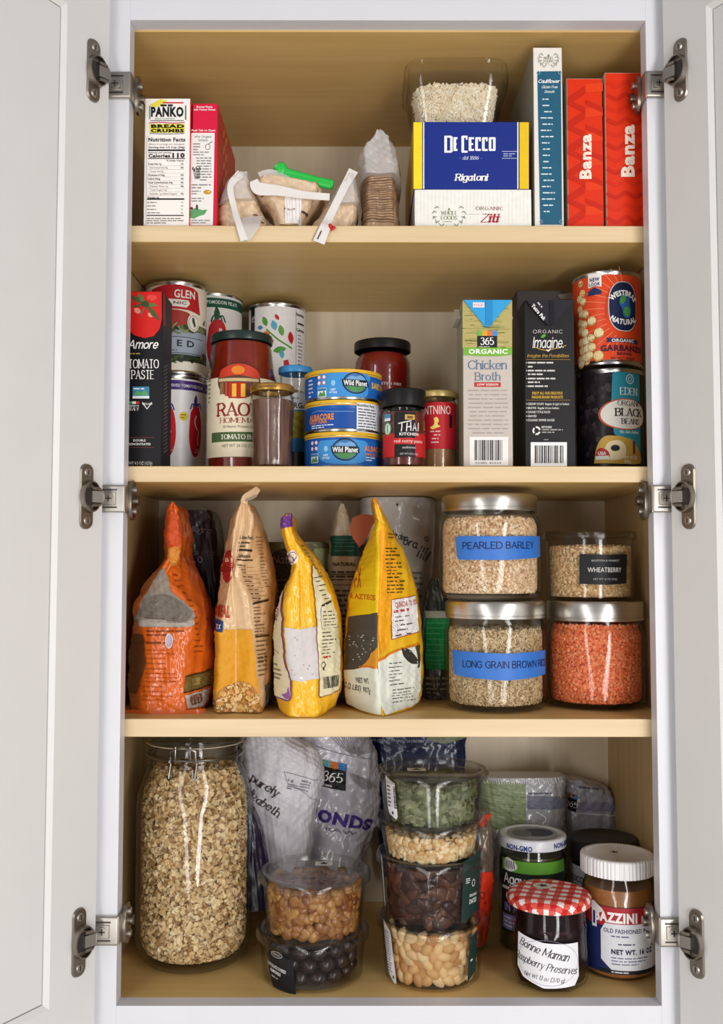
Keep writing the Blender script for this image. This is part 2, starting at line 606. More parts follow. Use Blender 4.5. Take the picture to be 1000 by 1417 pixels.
# ------------------------------------------------------------------ surfaces that carry print
class Plane:
    def __init__(s, p, n=(0, -1, 0)):
        s.p, s.n = np.array(p, float), np.array(n, float) / np.linalg.norm(n)

    def pts(s, a, D, off):
        out = []
        for d in D:
            r = ray(a[0] + d[0], a[1] + d[1])
            out.append(EYE + r * (np.dot(s.p - EYE, s.n) / np.dot(r, s.n)) + s.n * off)
        return np.array(out)
    L = 1e9


class Cyl:
    def __init__(s, cx, cy, R, prof=None, L=4.5):
        s.cx, s.cy, s.R, s.prof, s.L = cx, cy, R, prof, L
        s.sc = scale_at(cy - R * .6)

    def rad(s, z):
        return np.interp(z, [p[1] for p in s.prof], [p[0] for p in s.prof]) if s.prof else s.R + 0 * z

    def pts(s, a, D, off):
        d = ray(*a)
        o = EYE[:2] - np.array([s.cx, s.cy])
        A, B, Cc = d[:2] @ d[:2], 2 * o @ d[:2], o @ o - s.R**2
        t = (-B - math.sqrt(max(0, B * B - 4 * A * Cc))) / (2 * A)
        P = EYE + d * t
        th0, z0 = math.atan2(P[1] - s.cy, P[0] - s.cx), P[2]
        D = np.asarray(D, float)
        th = th0 + D[:, 0] * s.sc / s.R
        z = z0 - D[:, 1] * s.sc
        r = s.rad(z) + off
        return np.stack([s.cx + r * np.cos(th), s.cy + r * np.sin(th), z], 1)


class Bag:
    """Filled bag: rings of seven points (side, fold, middle, fold, side, two at the back) joined smoothly."""
    L = 3.6

    def __init__(s, rows, y0, ys, yb, crease=.004, wb=.8, wrinkle=.0009, seed=0, tens=.42, lean=0., zmin=None):
        s.py = np.array([r[0] for r in rows], float)
        s.px = np.array([r[1:6] for r in rows], float)
        s.A, s.seed, s.tens = wrinkle, seed, tens
        G = []
        for k, r in enumerate(rows):
            f = (s.py[-1] - r[0]) / (s.py[-1] - s.py[0])
            dy = lean * f + (r[6] if len(r) > 6 else 0)
            z = at(500, r[0], y0 + dy)[2]
            if zmin is not None:
                z = max(z, zmin)
            X = [at(r[1 + i], r[0], yy + dy)[0] for i, yy in enumerate((ys, y0, y0 - crease, y0, ys))]
            xm = (X[0] + X[4]) / 2
            cr = crease * min(1, abs(X[3] - X[1]) / .02)
            G.append([(X[0], ys + dy, z), (X[1], y0 + dy, z), (X[2], y0 + dy - cr, z), (X[3], y0 + dy, z), (X[4], ys + dy, z),
                      (xm + (X[4] - xm) * wb, yb + dy, z), (xm + (X[0] - xm) * wb, yb + dy, z)])
        s.G = np.array(G)

    def _ev(s, S, Rr):
        K = len(s.G)
        Rr = np.clip(Rr, 0, K - 1)
        i = np.minimum(Rr.astype(int), K - 2)
        f = (Rr - i)[:, None]

        def ring(k):
            g = s.G[np.clip(k, 0, K - 1)]
            j = np.floor(S).astype(int)
            u = (S - j)[:, None]
            ix = np.arange(len(S))
            p0, p1, p2, p3 = [g[ix, (j + q) % 7] for q in (-1, 0, 1, 2)]
            m1, m2 = (p2 - p0) * s.tens, (p3 - p1) * s.tens
            return (2 * u**3 - 3 * u**2 + 1) * p1 + (u**3 - 2 * u**2 + u) * m1 + (-2 * u**3 + 3 * u**2) * p2 + (u**3 - u**2) * m2
        a, b, c, d = ring(i - 1), ring(i), ring(i + 1), ring(i + 2)
        m1, m2 = (c - a) * .4, (d - b) * .4
        return (2 * f**3 - 3 * f**2 + 1) * b + (f**3 - 2 * f**2 + f) * m1 + (-2 * f**3 + 3 * f**2) * c + (f**3 - f**2) * m2

    def ev(s, S, Rr, off):
        S, Rr = np.asarray(S, float), np.asarray(Rr, float)
        e = 1e-2
        P = s._ev(S, Rr)
        du = s._ev(S + e, Rr) - s._ev(S - e, Rr)
        dv = s._ev(S, Rr + e) - s._ev(S, Rr - e)
        n = np.cross(dv, du)
        n = n / (np.linalg.norm(n, axis=1, keepdims=True) + 1e-12)
        q = s.seed * 1.7
        x, z = P[:, 0] * 1000 + P[:, 1] * 700, P[:, 2] * 1000
        wr = (np.sin(x * .21 + z * .09 + q) * np.sin(z * .13 - x * .07 + 2 * q) + .6 * np.sin(x * .43 - z * .31 + 3 * q) * np.sin(z * .22 + q)
              + .5 * np.sin(x * .8 + z * .55 + q) * np.sin(z * .4 - x * .3))
        fade = np.clip(Rr * 1.0, 0, 1) * np.clip((len(s.G) - 1 - Rr) * 1.5, 0, 1)
        return P + n * (off + s.A * wr * fade)[:, None]

    def mesh(s, mb, m, ns=119, per=11):
        K = len(s.G)
        rr = np.linspace(0, K - 1, (K - 1) * per + 1)
        ss = np.arange(ns) / ns * 7
        S, Rr = np.meshgrid(ss, rr)
        P = s.ev(S.ravel(), Rr.ravel(), np.zeros(S.size))
        F = []
        for a in range(len(rr) - 1):
            for b in range(ns):
                F.append((a * ns + b, (a + 1) * ns + b, (a + 1) * ns + (b + 1) % ns, a * ns + (b + 1) % ns))
        F.append(tuple(range(ns)))
        F.append(tuple(range((len(rr) - 1) * ns, len(rr) * ns))[::-1])
        mb.add(P, F, m)

    def pts(s, a, D, off):
        X = np.array([a[0] + d[0] for d in D])
        Y = np.array([a[1] + d[1] for d in D])
        Rr = np.interp(Y, s.py, np.arange(len(s.py)))
        i = np.minimum(Rr.astype(int), len(s.py) - 2)
        f = (Rr - i)[:, None]
        row = s.px[i] * (1 - f) + s.px[i + 1] * f
        S = np.array([np.interp(x, r, [.12, 1, 2, 3, 3.88]) if r[4] - r[0] > .5 else 2 for x, r in zip(X, np.maximum.accumulate(row + np.arange(5) * 1e-3, axis=1))])
        return s.ev(S, Rr, np.full(len(X), off))


class Print:
    """Puts flat ink shapes, given in photo pixels, onto a surface of the thing."""
    STEP = .00014

    def __init__(s, surf, mb, base=.00025):
        s.S, s.mb, s.base = surf, mb, base

    def put(s, a, V, T, col, layer):
        T = np.asarray(T, dtype=int)
        if len(T) == 0:
            return
        V, T = split_long(V, T, s.S.L)
        J = V[:, 2] * s.STEP if V.shape[1] > 2 else 0.
        V = V[:, :2]
        P = s.S.pts(a, V, s.base + layer * s.STEP)
        if np.ndim(J):
            P = P + (s.S.pts(a, V, s.base + .001) - s.S.pts(a, V, s.base)) * (J / .001)[:, None]
        m = col if not isinstance(col, str) else ink(col)
        # face the ink to the outside
        n = np.cross(P[T[:, 1]] - P[T[:, 0]], P[T[:, 2]] - P[T[:, 0]])
        out = s.S.pts(a, V, s.base + layer * s.STEP + .001) - P
        flip = np.einsum('ij,ij->i', n, out[T[:, 0]]) < 0
        T = T.copy()
        T[flip] = T[flip][:, ::-1]
        s.mb.add(P, T.tolist(), m)

    def poly(s, pts, col, layer=0, a=None):
        p = np.array(pts, float)
        a = np.array(a if a is not None else (p.min(0) + p.max(0)) / 2, float)
        q = p - a
        from mathutils.geometry import tessellate_polygon
        T = tessellate_polygon([[Vector((x, y, 0)) for x, y in q]])
        s.put(a, q, T, col, layer)

    def spoly(s, pts, col, layer=0, a=None):
        """Smooth closed outline through pts."""
        p = np.array(list(pts) + [pts[0]], float)
        s.poly(catmull(p, np.linspace(0, len(p) - 1, (len(p) - 1) * 4 + 1))[:-1], col, layer, a)

    def rect(s, x0, y0, x1, y1, col, layer=0, a=None):
        s.poly([(x0, y0), (x1, y0), (x1, y1), (x0, y1)], col, layer, a)

    def ell(s, cx, cy, rx, ry, col, layer=0, n=28, a=None, rot=0.):
        t = np.arange(n) / n * 2 * math.pi
        X, Y = rx * np.cos(t), ry * np.sin(t)
        c, si = math.cos(rot), math.sin(rot)
        s.poly(np.stack([cx + c * X - si * Y, cy + si * X + c * Y], 1), col, layer, a if a is not None else (cx, cy))

    def ring(s, cx, cy, rx, ry, wd, col, layer=0, n=32, a=None, t0=0., t1=1.):
        t = (t0 + np.arange(n + 1) / n * (t1 - t0)) * 2 * math.pi
        V = np.concatenate([np.stack([rx * np.cos(t), ry * np.sin(t)], 1), np.stack([(rx - wd) * np.cos(t), (ry - wd) * np.sin(t)], 1)])
        T = []
        for k in range(n):
            T += [(k, k + 1, n + 2 + k), (k, n + 2 + k, n + 1 + k)]
        aa = np.array(a if a is not None else (cx, cy), float)
        s.put(aa, V + np.array([cx, cy]) - aa, T, col, layer)

    def line(s, pts, wd, col, layer=0, a=None, smooth=True):
        p = np.array(pts, float)
        if smooth and len(p) > 2:
            p = catmull(p, np.linspace(0, len(p) - 1, (len(p) - 1) * 5 + 1))
        a = np.array(a if a is not None else (p.min(0) + p.max(0)) / 2, float)
        V, T = [], []
        for k in range(len(p)):
            d = p[min(k + 1, len(p) - 1)] - p[max(k - 1, 0)]
            d = d / (np.hypot(*d) + 1e-9)
            nn = np.array([-d[1], d[0]]) * wd / 2
            V += [p[k] - nn - a, p[k] + nn - a]
        for k in range(len(p) - 1):
            T += [(2 * k, 2 * k + 1, 2 * k + 3), (2 * k, 2 * k + 3, 2 * k + 2)]
        s.put(a, np.array(V), T, col, layer)

    def text(s, t, cx, cy, h, col, layer=1, w=None, font='sans', bold=.0, shear=0., rot=0., track=0., align='c', a=None, arc=None):
        """cx, cy: middle of the text; h: cap height; w: fit to this width; arc: radius of a curved baseline."""
        V, T = letters(t, font, bold, shear, track)
        if len(V) == 0:
            return
        x0, x1 = V[:, 0].min(), V[:, 0].max()
        V = V.copy()
        V[:, 0] -= (x0 + x1) / 2
        V[:, 1] -= .5
        k = (w / (x1 - x0)) if w else h
        X, Y = V[:, 0] * k, -V[:, 1] * h
        if align == 'l':
            X = X + (x1 - x0) * k / 2
        elif align == 'r':
            X = X - (x1 - x0) * k / 2
        if arc:
            th = X / arc
            X, Y = (arc - Y) * np.sin(th), arc - (arc - Y) * np.cos(th)
        c, si = math.cos(rot), math.sin(rot)
        X, Y = c * X - si * Y, si * X + c * Y
        aa = np.array(a if a is not None else (cx, cy), float)
        s.put(aa, np.stack([X + cx - aa[0], Y + cy - aa[1], V[:, 2]], 1), T, col, layer)

    def para(s, x0, y0, x1, y1, n, col, layer=1, th=.42, fill=.85, rot=0., align='l', a=None, seed=1):
        """Rows of print too small to read."""
        rd = random.Random(seed + int(x0 * 7 + y0 * 13))
        p = (y1 - y0) / n
        V, T = [], []
        c0 = ((x0 + x1) / 2, (y0 + y1) / 2)
        c, si = math.cos(rot), math.sin(rot)
        for k in range(n):
            wl = (x1 - x0) * (rd.uniform(fill, 1) if k < n - 1 else rd.uniform(.4, .8))
            x = x0 if align == 'l' else (x0 + x1) / 2 - wl / 2
            end = x + wl
            y = y0 + (k + .5) * p
            while x < end - p * .3:
                ww = min(rd.uniform(.9, 3.4) * p, end - x)
                b = len(V)
                for X, Y in ((x, y - p * th / 2), (x + ww, y - p * th / 2), (x + ww, y + p * th / 2), (x, y + p * th / 2)):
                    X, Y = X - c0[0], Y - c0[1]
                    V.append((c * X - si * Y, si * X + c * Y))
                T += [(b, b + 1, b + 2), (b, b + 2, b + 3)]
                x += ww + p * .38
        aa = np.array(a if a is not None else c0, float)
        s.put(aa, np.array(V) + np.array(c0) - aa, T, col, layer)

    def barcode(s, x0, y0, x1, y1, layer=1, white='#f4f2f0', pad=4, vertical=True, seed=3, digits=True):
        rd = random.Random(seed)
        if white:
            s.rect(x0 - pad, y0 - pad, x1 + pad, y1 + (pad if not digits else pad + 5), white, layer)
        x = x0 if vertical else y0
        end = x1 if vertical else y1
        u = (end - x0 if vertical else end - y0) / 62.
        aa = ((x0 + x1) / 2, (y0 + y1) / 2)
        while x < end:
            ww = rd.choice((1, 1, 2, 3)) * u
            if vertical:
                s.rect(x, y0, min(x + ww, end), y1, '#1d1d20', layer + 1, a=aa)
            else:
                s.rect(x0, x, x1, min(x + ww, end), '#1d1d20', layer + 1, a=aa)
            x += ww + rd.choice((1, 1, 2)) * u


# ------------------------------------------------------------------ loose food
def ellipsoid(nu=6, nv=4):
    V, F = [(0, 0, 1)], []
    for j in range(1, nv):
        for i in range(nu):
            a, b = math.pi * j / nv, 2 * math.pi * i / nu
            V.append((math.sin(a) * math.cos(b), math.sin(a) * math.sin(b), math.cos(a)))
    V.append((0, 0, -1))
    for i in range(nu):
        F.append((0, 1 + i, 1 + (i + 1) % nu))
        for j in range(nv - 2):
            p, q = 1 + j * nu + i, 1 + j * nu + (i + 1) % nu
            F.append((p, p + nu, q + nu, q))
        b = 1 + (nv - 2) * nu
        F.append((b + i, len(V) - 1, b + (i + 1) % nu))
    return np.array(V), F


def rand_rot(n, r):
    q = r.normal(size=(n, 4))
    q /= np.linalg.norm(q, axis=1, keepdims=True)
    w, x, y, z = q.T
    return np.stack([np.stack([1 - 2 * (y * y + z * z), 2 * (x * y - z * w), 2 * (x * z + y * w)], -1),
                     np.stack([2 * (x * y + z * w), 1 - 2 * (x * x + z * z), 2 * (y * z - x * w)], -1),
                     np.stack([2 * (x * z - y * w), 2 * (y * z + x * w), 1 - 2 * (x * x + y * y)], -1)], 1)


def scatter(mb, P, N, size, mats, seed=0, tmpl=None, flat=.6, bend=None):
    """Drop grains at points P: size (a, b, c) half axes; flat: how strongly the thin axis follows the normal N."""
    r = np.random.default_rng(seed)
    tv, tf = tmpl if tmpl else ellipsoid()
    tv = tv * np.array(size)
    n = len(P)
    z = N + r.normal(size=(n, 3)) * (1 - flat)
    z /= np.linalg.norm(z, axis=1, keepdims=True)
    a = r.normal(size=(n, 3))
    x = np.cross(a, z)
    x /= np.linalg.norm(x, axis=1, keepdims=True)
    y = np.cross(z, x)
    sc = r.uniform(.8, 1.2, size=(n, 1, 1))
    M = np.stack([x, y, z], 1)            # rows are axes
    V = np.einsum('vk,nkj->nvj', tv, M) * sc + P[:, None, :]
    k = len(tv)
    F, ms = [], []
    pick = r.integers(0, len(mats), n)
    for i in range(n):
        b = i * k
        F.extend([tuple(q + b for q in f) for f in tf])
        ms.extend([mats[pick[i]]] * len(tf))
    mb.add(V.reshape(-1, 3), F, ms)


def wall_points(cx, cy, R, z0, z1, n, seed=0, arc=125, depth=.002, shape=None):
    """Points just inside an upright round wall, on the side of the room."""
    r = np.random.default_rng(seed)
    th = -math.pi / 2 + np.radians(r.uniform(-arc, arc, n))
    rr = (R(z := r.uniform(z0, z1, n)) if callable(R) else R + 0 * (z := r.uniform(z0, z1, n))) - r.uniform(0, depth, n)
    kx, ky = shape(th, z) if shape else (1, 1)
    N = np.stack([np.cos(th), np.sin(th), 0 * th], 1)
    return np.stack([cx + rr * kx * np.cos(th), cy + rr * ky * np.sin(th), z], 1), N


def top_points(cx, cy, R, z, n, seed=0, mound=.003, shape=None):
    r = np.random.default_rng(seed)
    th = r.uniform(0, 2 * math.pi, n)
    rr = R * np.sqrt(r.uniform(0, 1, n))
    kx, ky = shape(th, z) if shape else (1, 1)
    P = np.stack([cx + rr * kx * np.cos(th), cy + rr * ky * np.sin(th), z + mound * (1 - (rr / R)**2) + r.uniform(-.001, .001, n)], 1)
    return P, np.tile([0, 0, 1.], (n, 1))

# ================================================================== the cabinet
WHITE = mat('white_paint', '#d9d9de', .38, spec=.4, amt=.012, scale=25, bump=.03)
DOORW = mat('door_paint', '#dedcda', .4, spec=.4, amt=.012, scale=25, bump=.03)
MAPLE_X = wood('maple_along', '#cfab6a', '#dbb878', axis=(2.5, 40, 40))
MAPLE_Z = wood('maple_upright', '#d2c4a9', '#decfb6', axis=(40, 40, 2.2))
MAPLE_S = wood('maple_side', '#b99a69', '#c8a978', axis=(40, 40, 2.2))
EDGE = wood('maple_edge', '#d4b88e', '#e1caa3', axis=(2.2, 60, 45))
NICKEL = mat('nickel', '#b3ada5', .42, metal=1, amt=.05, bump=.02)
NICKEL_D = mat('nickel_brushed', '#8f877c', .36, metal=1, amt=.08, bump=.03)
DARK = mat('dark_steel', '#4a4744', .45, metal=.7)
OW, OH, HW, ZC, YB = .2667, .9942, .2925, .9923, .300
FT = .019
Z1B, Z1, Z2B, Z2, Z3B, Z3 = .7672, .7850, .5156, .5323, .2562, .2744

cab = thing('kitchen_cabinet', 'tall white framed wall cabinet with both doors open and maple shelves inside', 'cabinet', (0, 0, -.05))
b = MB()
# frame: stiles run the full height, rails between them
for sx in (-1, 1):
    b.box(min(sx * OW, sx * .3048), max(sx * OW, sx * .3048), 0, FT, -.05, OH + .062, WHITE, bev=.0002)
b.box(-OW, OW, 0, FT, OH, OH + .062, WHITE, bev=.0002)
b.box(-OW, OW, 0, FT, -.05, 0, WHITE, bev=.0002)
b.build('face_frame', cab)
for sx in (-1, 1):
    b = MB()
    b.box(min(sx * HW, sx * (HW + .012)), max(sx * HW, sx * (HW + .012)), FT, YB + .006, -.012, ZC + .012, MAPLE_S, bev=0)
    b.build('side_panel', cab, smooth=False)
b = MB()
b.box(-HW, HW, FT, YB, ZC, ZC + .012, MAPLE_X, bev=0)
b.build('top_panel', cab, smooth=False)
b = MB()
b.box(-HW, HW, FT, YB, -.012, 0, MAPLE_X, bev=0)
b.build('bottom_panel', cab, smooth=False)
b = MB()
b.box(-HW, HW, YB, YB + .006, -.012, ZC + .012, MAPLE_Z, bev=0)
b.build('back_panel', cab, smooth=False)
for z0, z1 in ((Z1B, Z1), (Z2B, Z2), (Z3B, Z3)):
    b = MB()
    b.box(-HW + .001, HW - .001, .0215, YB - .001, z0, z1, MAPLE_X, bev=.0006, faces={'-y': EDGE})
    b.build('shelf', cab)

PHI = R_(30)


class Door:
    """s runs from the hinge edge outwards along the inner face, t out of that face towards the room."""

    def __init__(d, sx, hx):
        d.H = np.array([hx, -.012, 0])
        d.d = np.array([sx * math.sin(PHI), -math.cos(PHI), 0])
        d.n = np.array([-sx * math.cos(PHI), -math.sin(PHI), 0])
        d.sx = sx

    def P(d, s, t, z):
        return d.H + d.d * s + d.n * t + np.array([0, 0, z])

    def hexa(d, mb, s0, s1, t0, t1, z0, z1, m):
        V = [d.P(s, t, z) for s in (s0, s1) for t in (t0, t1) for z in (z0, z1)]
        F = [(0, 1, 3, 2), (4, 6, 7, 5), (0, 4, 5, 1), (2, 3, 7, 6), (0, 2, 6, 4), (1, 5, 7, 3)]
        mb.add(V, F, m)

    def loops(d, mb, rings, m):
        """rings of (inset s0, s1, z0, z1, t) joined one to the next."""
        V = []
        for s0, s1, z0, z1, t in rings:
            V += [d.P(s0, t, z0), d.P(s1, t, z0), d.P(s1, t, z1), d.P(s0, t, z1)]
        F = []
        for k in range(len(rings) - 1):
            for j in range(4):
                F.append((4 * k + j, 4 * k + (j + 1) % 4, 4 * k + 4 + (j + 1) % 4, 4 * k + 4 + j))
        mb.add(V, F, m)


def rounded(w, h, r, n=6):
    out = []
    for cx, cz, a0 in ((w / 2 - r, h / 2 - r, 0), (-w / 2 + r, h / 2 - r, 90), (-w / 2 + r, -h / 2 + r, 180), (w / 2 - r, -h / 2 + r, 270)):
        for k in range(n + 1):
            a = R_(a0 + 90 * k / n)
            out.append((cx + r * math.cos(a), cz + r * math.sin(a)))
    return out


DW = .285
z_lo, z_hi = at(58, 1388, -.064)[2], at(85, 13, -.064)[2]
DZ0, DZ1 = z_lo - .06, z_hi + .06
for sx, hx, STL in ((-1, -.2838, .0580), (1, .2800, .0555)):
    d = Door(sx, hx)
    b = MB()
    i = STL
    d.loops(b, [(0, DW, DZ0, DZ1, -.019), (0, DW, DZ0, DZ1, -.0015), (.0015, DW - .0015, DZ0 + .0015, DZ1 - .0015, 0), (i, DW - i, z_lo - .007, z_hi + .007, 0),
                (i + .0050, DW - i - .0050, z_lo - .0016, z_hi + .0016, -.0030), (i + .0052, DW - i - .0052, z_lo - .0014, z_hi + .0014, -.008)], DOORW)
    b.add([d.P(s, -.019, z) for s, z in ((0, DZ0), (DW, DZ0), (DW, DZ1), (0, DZ1))], [(0, 1, 2, 3)], DOORW)
    dr = b.build('door', cab, loc=d.P(0, 0, DZ0), sharp=20)
    b = MB()
    d.hexa(b, i + .0062, DW - i - .0062, -.0100, -.0032, z_lo - .0004, z_hi + .0004, DOORW)
    b.build('door_panel', dr, smooth=False)
    for hp in ((168, 118), (160, 690), (155, 1288)) if sx < 0 else ((905, 117), (914, 690), (923, 1290)):
        hz = at(hp[0], hp[1], -.003)[2]
        h = bpy.data.objects.new('hinge', None)
        h.empty_display_size = .01
        C.objects.link(h)
        h.parent = cab
        h.location = Vector((sx * .28, 0, hz + .05))
        # plate and cup on the door
        b = MB()
        out = rounded(.017, .064, .0075)
        n = len(out)
        for dz, hh in ((0, 1),):
            V = [d.P(.0235 + p[0], .0003, hz + p[1]) for p in out] + [d.P(.0235 + p[0] * .9, .0022, hz + p[1] * .975) for p in out]
            b.add(V, [tuple(range(n, 2 * n))] + [(k, (k + 1) % n, n + (k + 1) % n, n + k) for k in range(n)], NICKEL_D)
        for q in (-.0235, .0235):
            V = [d.P(.0235 + .0034 * math.cos(t), .0034, hz + q + .0034 * math.sin(t)) for t in np.arange(12) / 12 * 6.283]
            V += [d.P(.0235 + .0042 * math.cos(t), .002, hz + q + .0042 * math.sin(t)) for t in np.arange(12) / 12 * 6.283]
            b.add(V, [tuple(range(12))] + [(12 + k, 12 + (k + 1) % 12, (k + 1) % 12, k) for k in range(12)], NICKEL)
            d.hexa(b, .0228, .0242, .0030, .0037, hz + q - .0024, hz + q + .0024, DARK)
        # rim of the cup, open towards the frame
        cs = np.arange(28) / 28 * 6.2832
        rr = [(.0175, .0022), (.0165, .0068), (.0148, .0072), (.0140, .0035)]
        V, F = [], []
        for r_, t_ in rr:
            V += [d.P(.0208 + r_ * .72 * math.cos(c_), t_, hz + r_ * .92 * math.sin(c_)) for c_ in cs]
        for k in range(3):
            F += [(28 * k + j, 28 * k + (j + 1) % 28, 28 * k + 28 + (j + 1) % 28, 28 * k + 28 + j) for j in range(28)]
        b.add(V, F, NICKEL_D)
        b.add(V[84:], [tuple(range(28))], NICKEL_D)
        d.hexa(b, .0140, .0280, .0034, .0042, hz - .0085, hz + .0085, DARK)
        b.build('hinge_cup', h)
        b = MB()
        # arm from the cup to the frame
        p0, pm = d.P(.0195, .0050, hz), d.P(.0095, .0074, hz)
        pq, p1 = d.P(.0040, .0030, hz), np.array([sx * .2915, -.0040, hz])
        for a_, c_, hh in ((p0, pm, .0056), (pm, pq, .0042), (pq, p1, .0026)):
            u = (c_ - a_) / np.linalg.norm(c_ - a_)
            v = np.cross(u, [0, 0, 1])
            V = []
            for q in (a_ - u * .001, c_ + u * .001):
                for e1, e2 in ((-1, -1), (1, -1), (1, 1), (-1, 1)):
                    V.append(q + v * .0016 * e1 + np.array([0, 0, hh * e2]))
            b.add(V, [(0, 1, 2, 3), (7, 6, 5, 4), (0, 4, 5, 1), (1, 5, 6, 2), (2, 6, 7, 3), (3, 7, 4, 0)], NICKEL)
        for q in (-.0085, .0085):
            b.tube([d.P(.020, .0050, hz + q), d.P(.0125, .0070, hz + q * .9), d.P(.0095, .0055, hz + q * .75)], .0021, NICKEL_D, 8)
        b.build('hinge_arm', h)
        b = MB()
        xa, xb = sorted((sx * .2945, sx * (OW - .0024)))
        b.box(xa, xb, -.0055, -.0003, hz - .0138, hz + .0138, NICKEL, bev=.0022, seg=3)
        xi = sx * (OW - .0003)
        xj = sx * (OW - .0028)
        b.box(min(xi, xj), max(xi, xj), -.0045, .024, hz - .0138, hz + .0138, NICKEL, bev=.0009, seg=2)
        b.build('frame_clip', h)
        b = MB()
        t = np.arange(16) / 16 * 6.2832
        b.prism([(.020 + .013 * math.cos(q), hz + .0205 * math.sin(q)) for q in t], 'x', sx * (OW - .0062), sx * (OW - .0030), NICKEL_D)
        for q in (-.011, .011):
            b.tube([(sx * (OW - .006), .022, hz + q), (sx * (OW - .0088), .022, hz + q)], .0036, NICKEL, 12)
        b.tube([(sx * (OW - .006), .028, hz), (sx * (OW - .0095), .028, hz)], .0050, NICKEL_D, 12)
        b.build('inner_bracket', h)
        b = MB()
        xs = sx * (.2800 if sx < 0 else .2778)
        b.box(xs - .0072, xs + .0072, -.0064, -.0050, hz - .0066, hz + .0066, NICKEL, bev=.0006)
        for q in (-.0088, .0088):
            b.box(xs - .0082, xs + .0082, -.0058, -.0050, hz + q - .0008, hz + q + .0008, DARK, bev=0)
        b.tube([(xs, -.0060, hz), (xs, -.0074, hz)], .0046, NICKEL, 18)
        b.box(xs - .0031, xs + .0031, -.0078, -.0073, hz - .0006, hz + .0006, DARK, bev=0, rz=0)
        b.box(xs - .0006, xs + .0006, -.0078, -.0073, hz - .0031, hz + .0031, DARK, bev=0)
        b.build('screw', h)
SHELF_DONE = True


def spx(p0, p1):
    return (p0 + p1) / 2


def fbox(px0, px1, pytop, zb, y0, depth, m, faces=None, bev=.0006, x0=None, x1=None, zt=None):
    """A carton with its front at depth y0 spanning the photo columns px0..px1; returns (mesh, front plane, extents)."""
    pm = (pytop + 300) / 2 if zb > .7 else pytop + 100
    a = at(px0, pm, y0)[0] if x0 is None else x0
    c = at(px1, pm, y0)[0] if x1 is None else x1
    t = at((px0 + px1) / 2, pytop, y0)[2] if zt is None else zt
    mb = MB()
    mb.box(a, c, y0, y0 + depth, zb + .0003, t, m, bev=bev, faces=faces)
    return mb, Plane((0, y0, 0)), (a, c, zb, t)


# ================================================================== top shelf
CARD = mat('grey_card', '#a79c8c', .75, amt=.05)
# breadcrumb carton
mb, S, (xa, xb, zb, zt) = fbox(199.5, 263, 136, Z1, .032, .15, ink('#d9cfc6'), faces={'-y': ink('#f6efe9'), '+x': ink('#d8262f')})
T = thing('breadcrumb_box', 'narrow white carton of panko bread crumbs showing its nutrition panel', 'food box', ((xa + xb) / 2, .107, Z1))
p = Print(S, mb)
p.poly([(206, 146), (222, 137), (232, 140), (216, 149)], '#e6d94a', 0)
p.rect(206.5, 147, 208, 165, '#2e8b57', 1)
p.rect(256, 146, 257.8, 166, '#2e8b57', 1)
p.rect(225, 141.5, 254, 143.3, '#c9303a', 1)
p.para(222, 144, 247, 148, 1, '#222222', 1, th=.7)
p.text('PANKO', 231.5, 155, 12.5, '#15171a', 2, w=45, bold=.045)
p.para(214, 163.4, 250, 165.6, 1, '#4c8a6a', 1)
p.rect(208, 166.6, 254, 167.6, '#33315a', 1)
p.line([(206, 170.4), (220, 169.5), (240, 170.5), (255.5, 169.6)], 1.3, '#c93a48', 1)
p.rect(207, 171.5, 255.5, 184, '#e3d64b', 0)
p.text('BREAD', 232, 174.8, 4.4, '#222018', 1, w=46, bold=.06)
p.text('CRUMBS', 231.5, 181, 4.4, '#222018', 1, w=46, bold=.06)
p.line([(207, 184.8), (230, 185.6), (255, 184.8)], .9, '#55507a', 1)
p.text('Nutrition Facts', 230.8, 193.3, 5, '#1b1b1d', 1, w=51, bold=.03)
p.text('About 6 servings per container', 230.5, 199.6, 2.1, '#6b6560', 1, w=50)
p.text('Serving size 1/2 Cup (30g)', 230.5, 204, 2.5, '#2b292a', 1, w=50, bold=.02)
p.rect(205, 207, 256, 209.2, '#17171a', 1)
p.text('Amount per serving', 221, 211.3, 1.9, '#3a3838', 1, w=32, bold=.02)
p.text('Calories', 220.5, 215.7, 4.6, '#1b1b1d', 1, w=30, bold=.04)
p.text('110', 247, 215.2, 6, '#1b1b1d', 1, w=17, bold=.05)
p.rect(205, 219, 256, 220, '#17171a', 1)
p.text('% Daily Value*', 243, 222.4, 2, '#3a3838', 1, w=25, bold=.02)
yy = 227.
for k, (t_, bd) in enumerate((('Total Fat 1g', 1), ('Saturated Fat 0g', 0), ('Trans Fat 0g', 0), ('Cholesterol 0mg', 1), ('Sodium 50mg', 1), ('Total Carbohydrate 24g', 1), ('Dietary Fiber 1g', 0), ('Total Sugars 2g', 0), ('Includes 1g Added Sugars', 0), ('Protein 3g', 1))):
    p.text(t_, 204.5 + (0 if bd else 3), yy, 2.3, '#2a2829' if bd else '#6f6963', 1, align='l', bold=.02 if bd else 0, w=min(38, 1.55 * len(t_)))
    if k in (0, 1, 3, 4, 5, 6, 8):
        p.text('1%' if k == 0 else '0%', 252, yy, 2.2, '#2a2829', 1, bold=.02)
    p.rect(204, yy + 2.5, 255, yy + 2.75, '#a39b94', 1)
    yy += 5.15
p.rect(203.5, 274.6, 255, 276.6, '#17171a', 1)
for k in range(4):
    p.para(203.5, 279 + 4.8 * k, 228, 281.6 + 4.8 * k, 1, '#6f6963', 1)
    p.text('0%', 252, 280.3 + 4.8 * k, 2, '#6f6963', 1)
p.rect(203, 297.6, 254, 299, '#17171a', 1)
p.para(203, 301, 254, 310, 3, '#7d766f', 1)
p.line([(204, 188), (203, 190), (202, 311)], .35, '#8c857e', 1, smooth=False)
mb.build('carton', T)

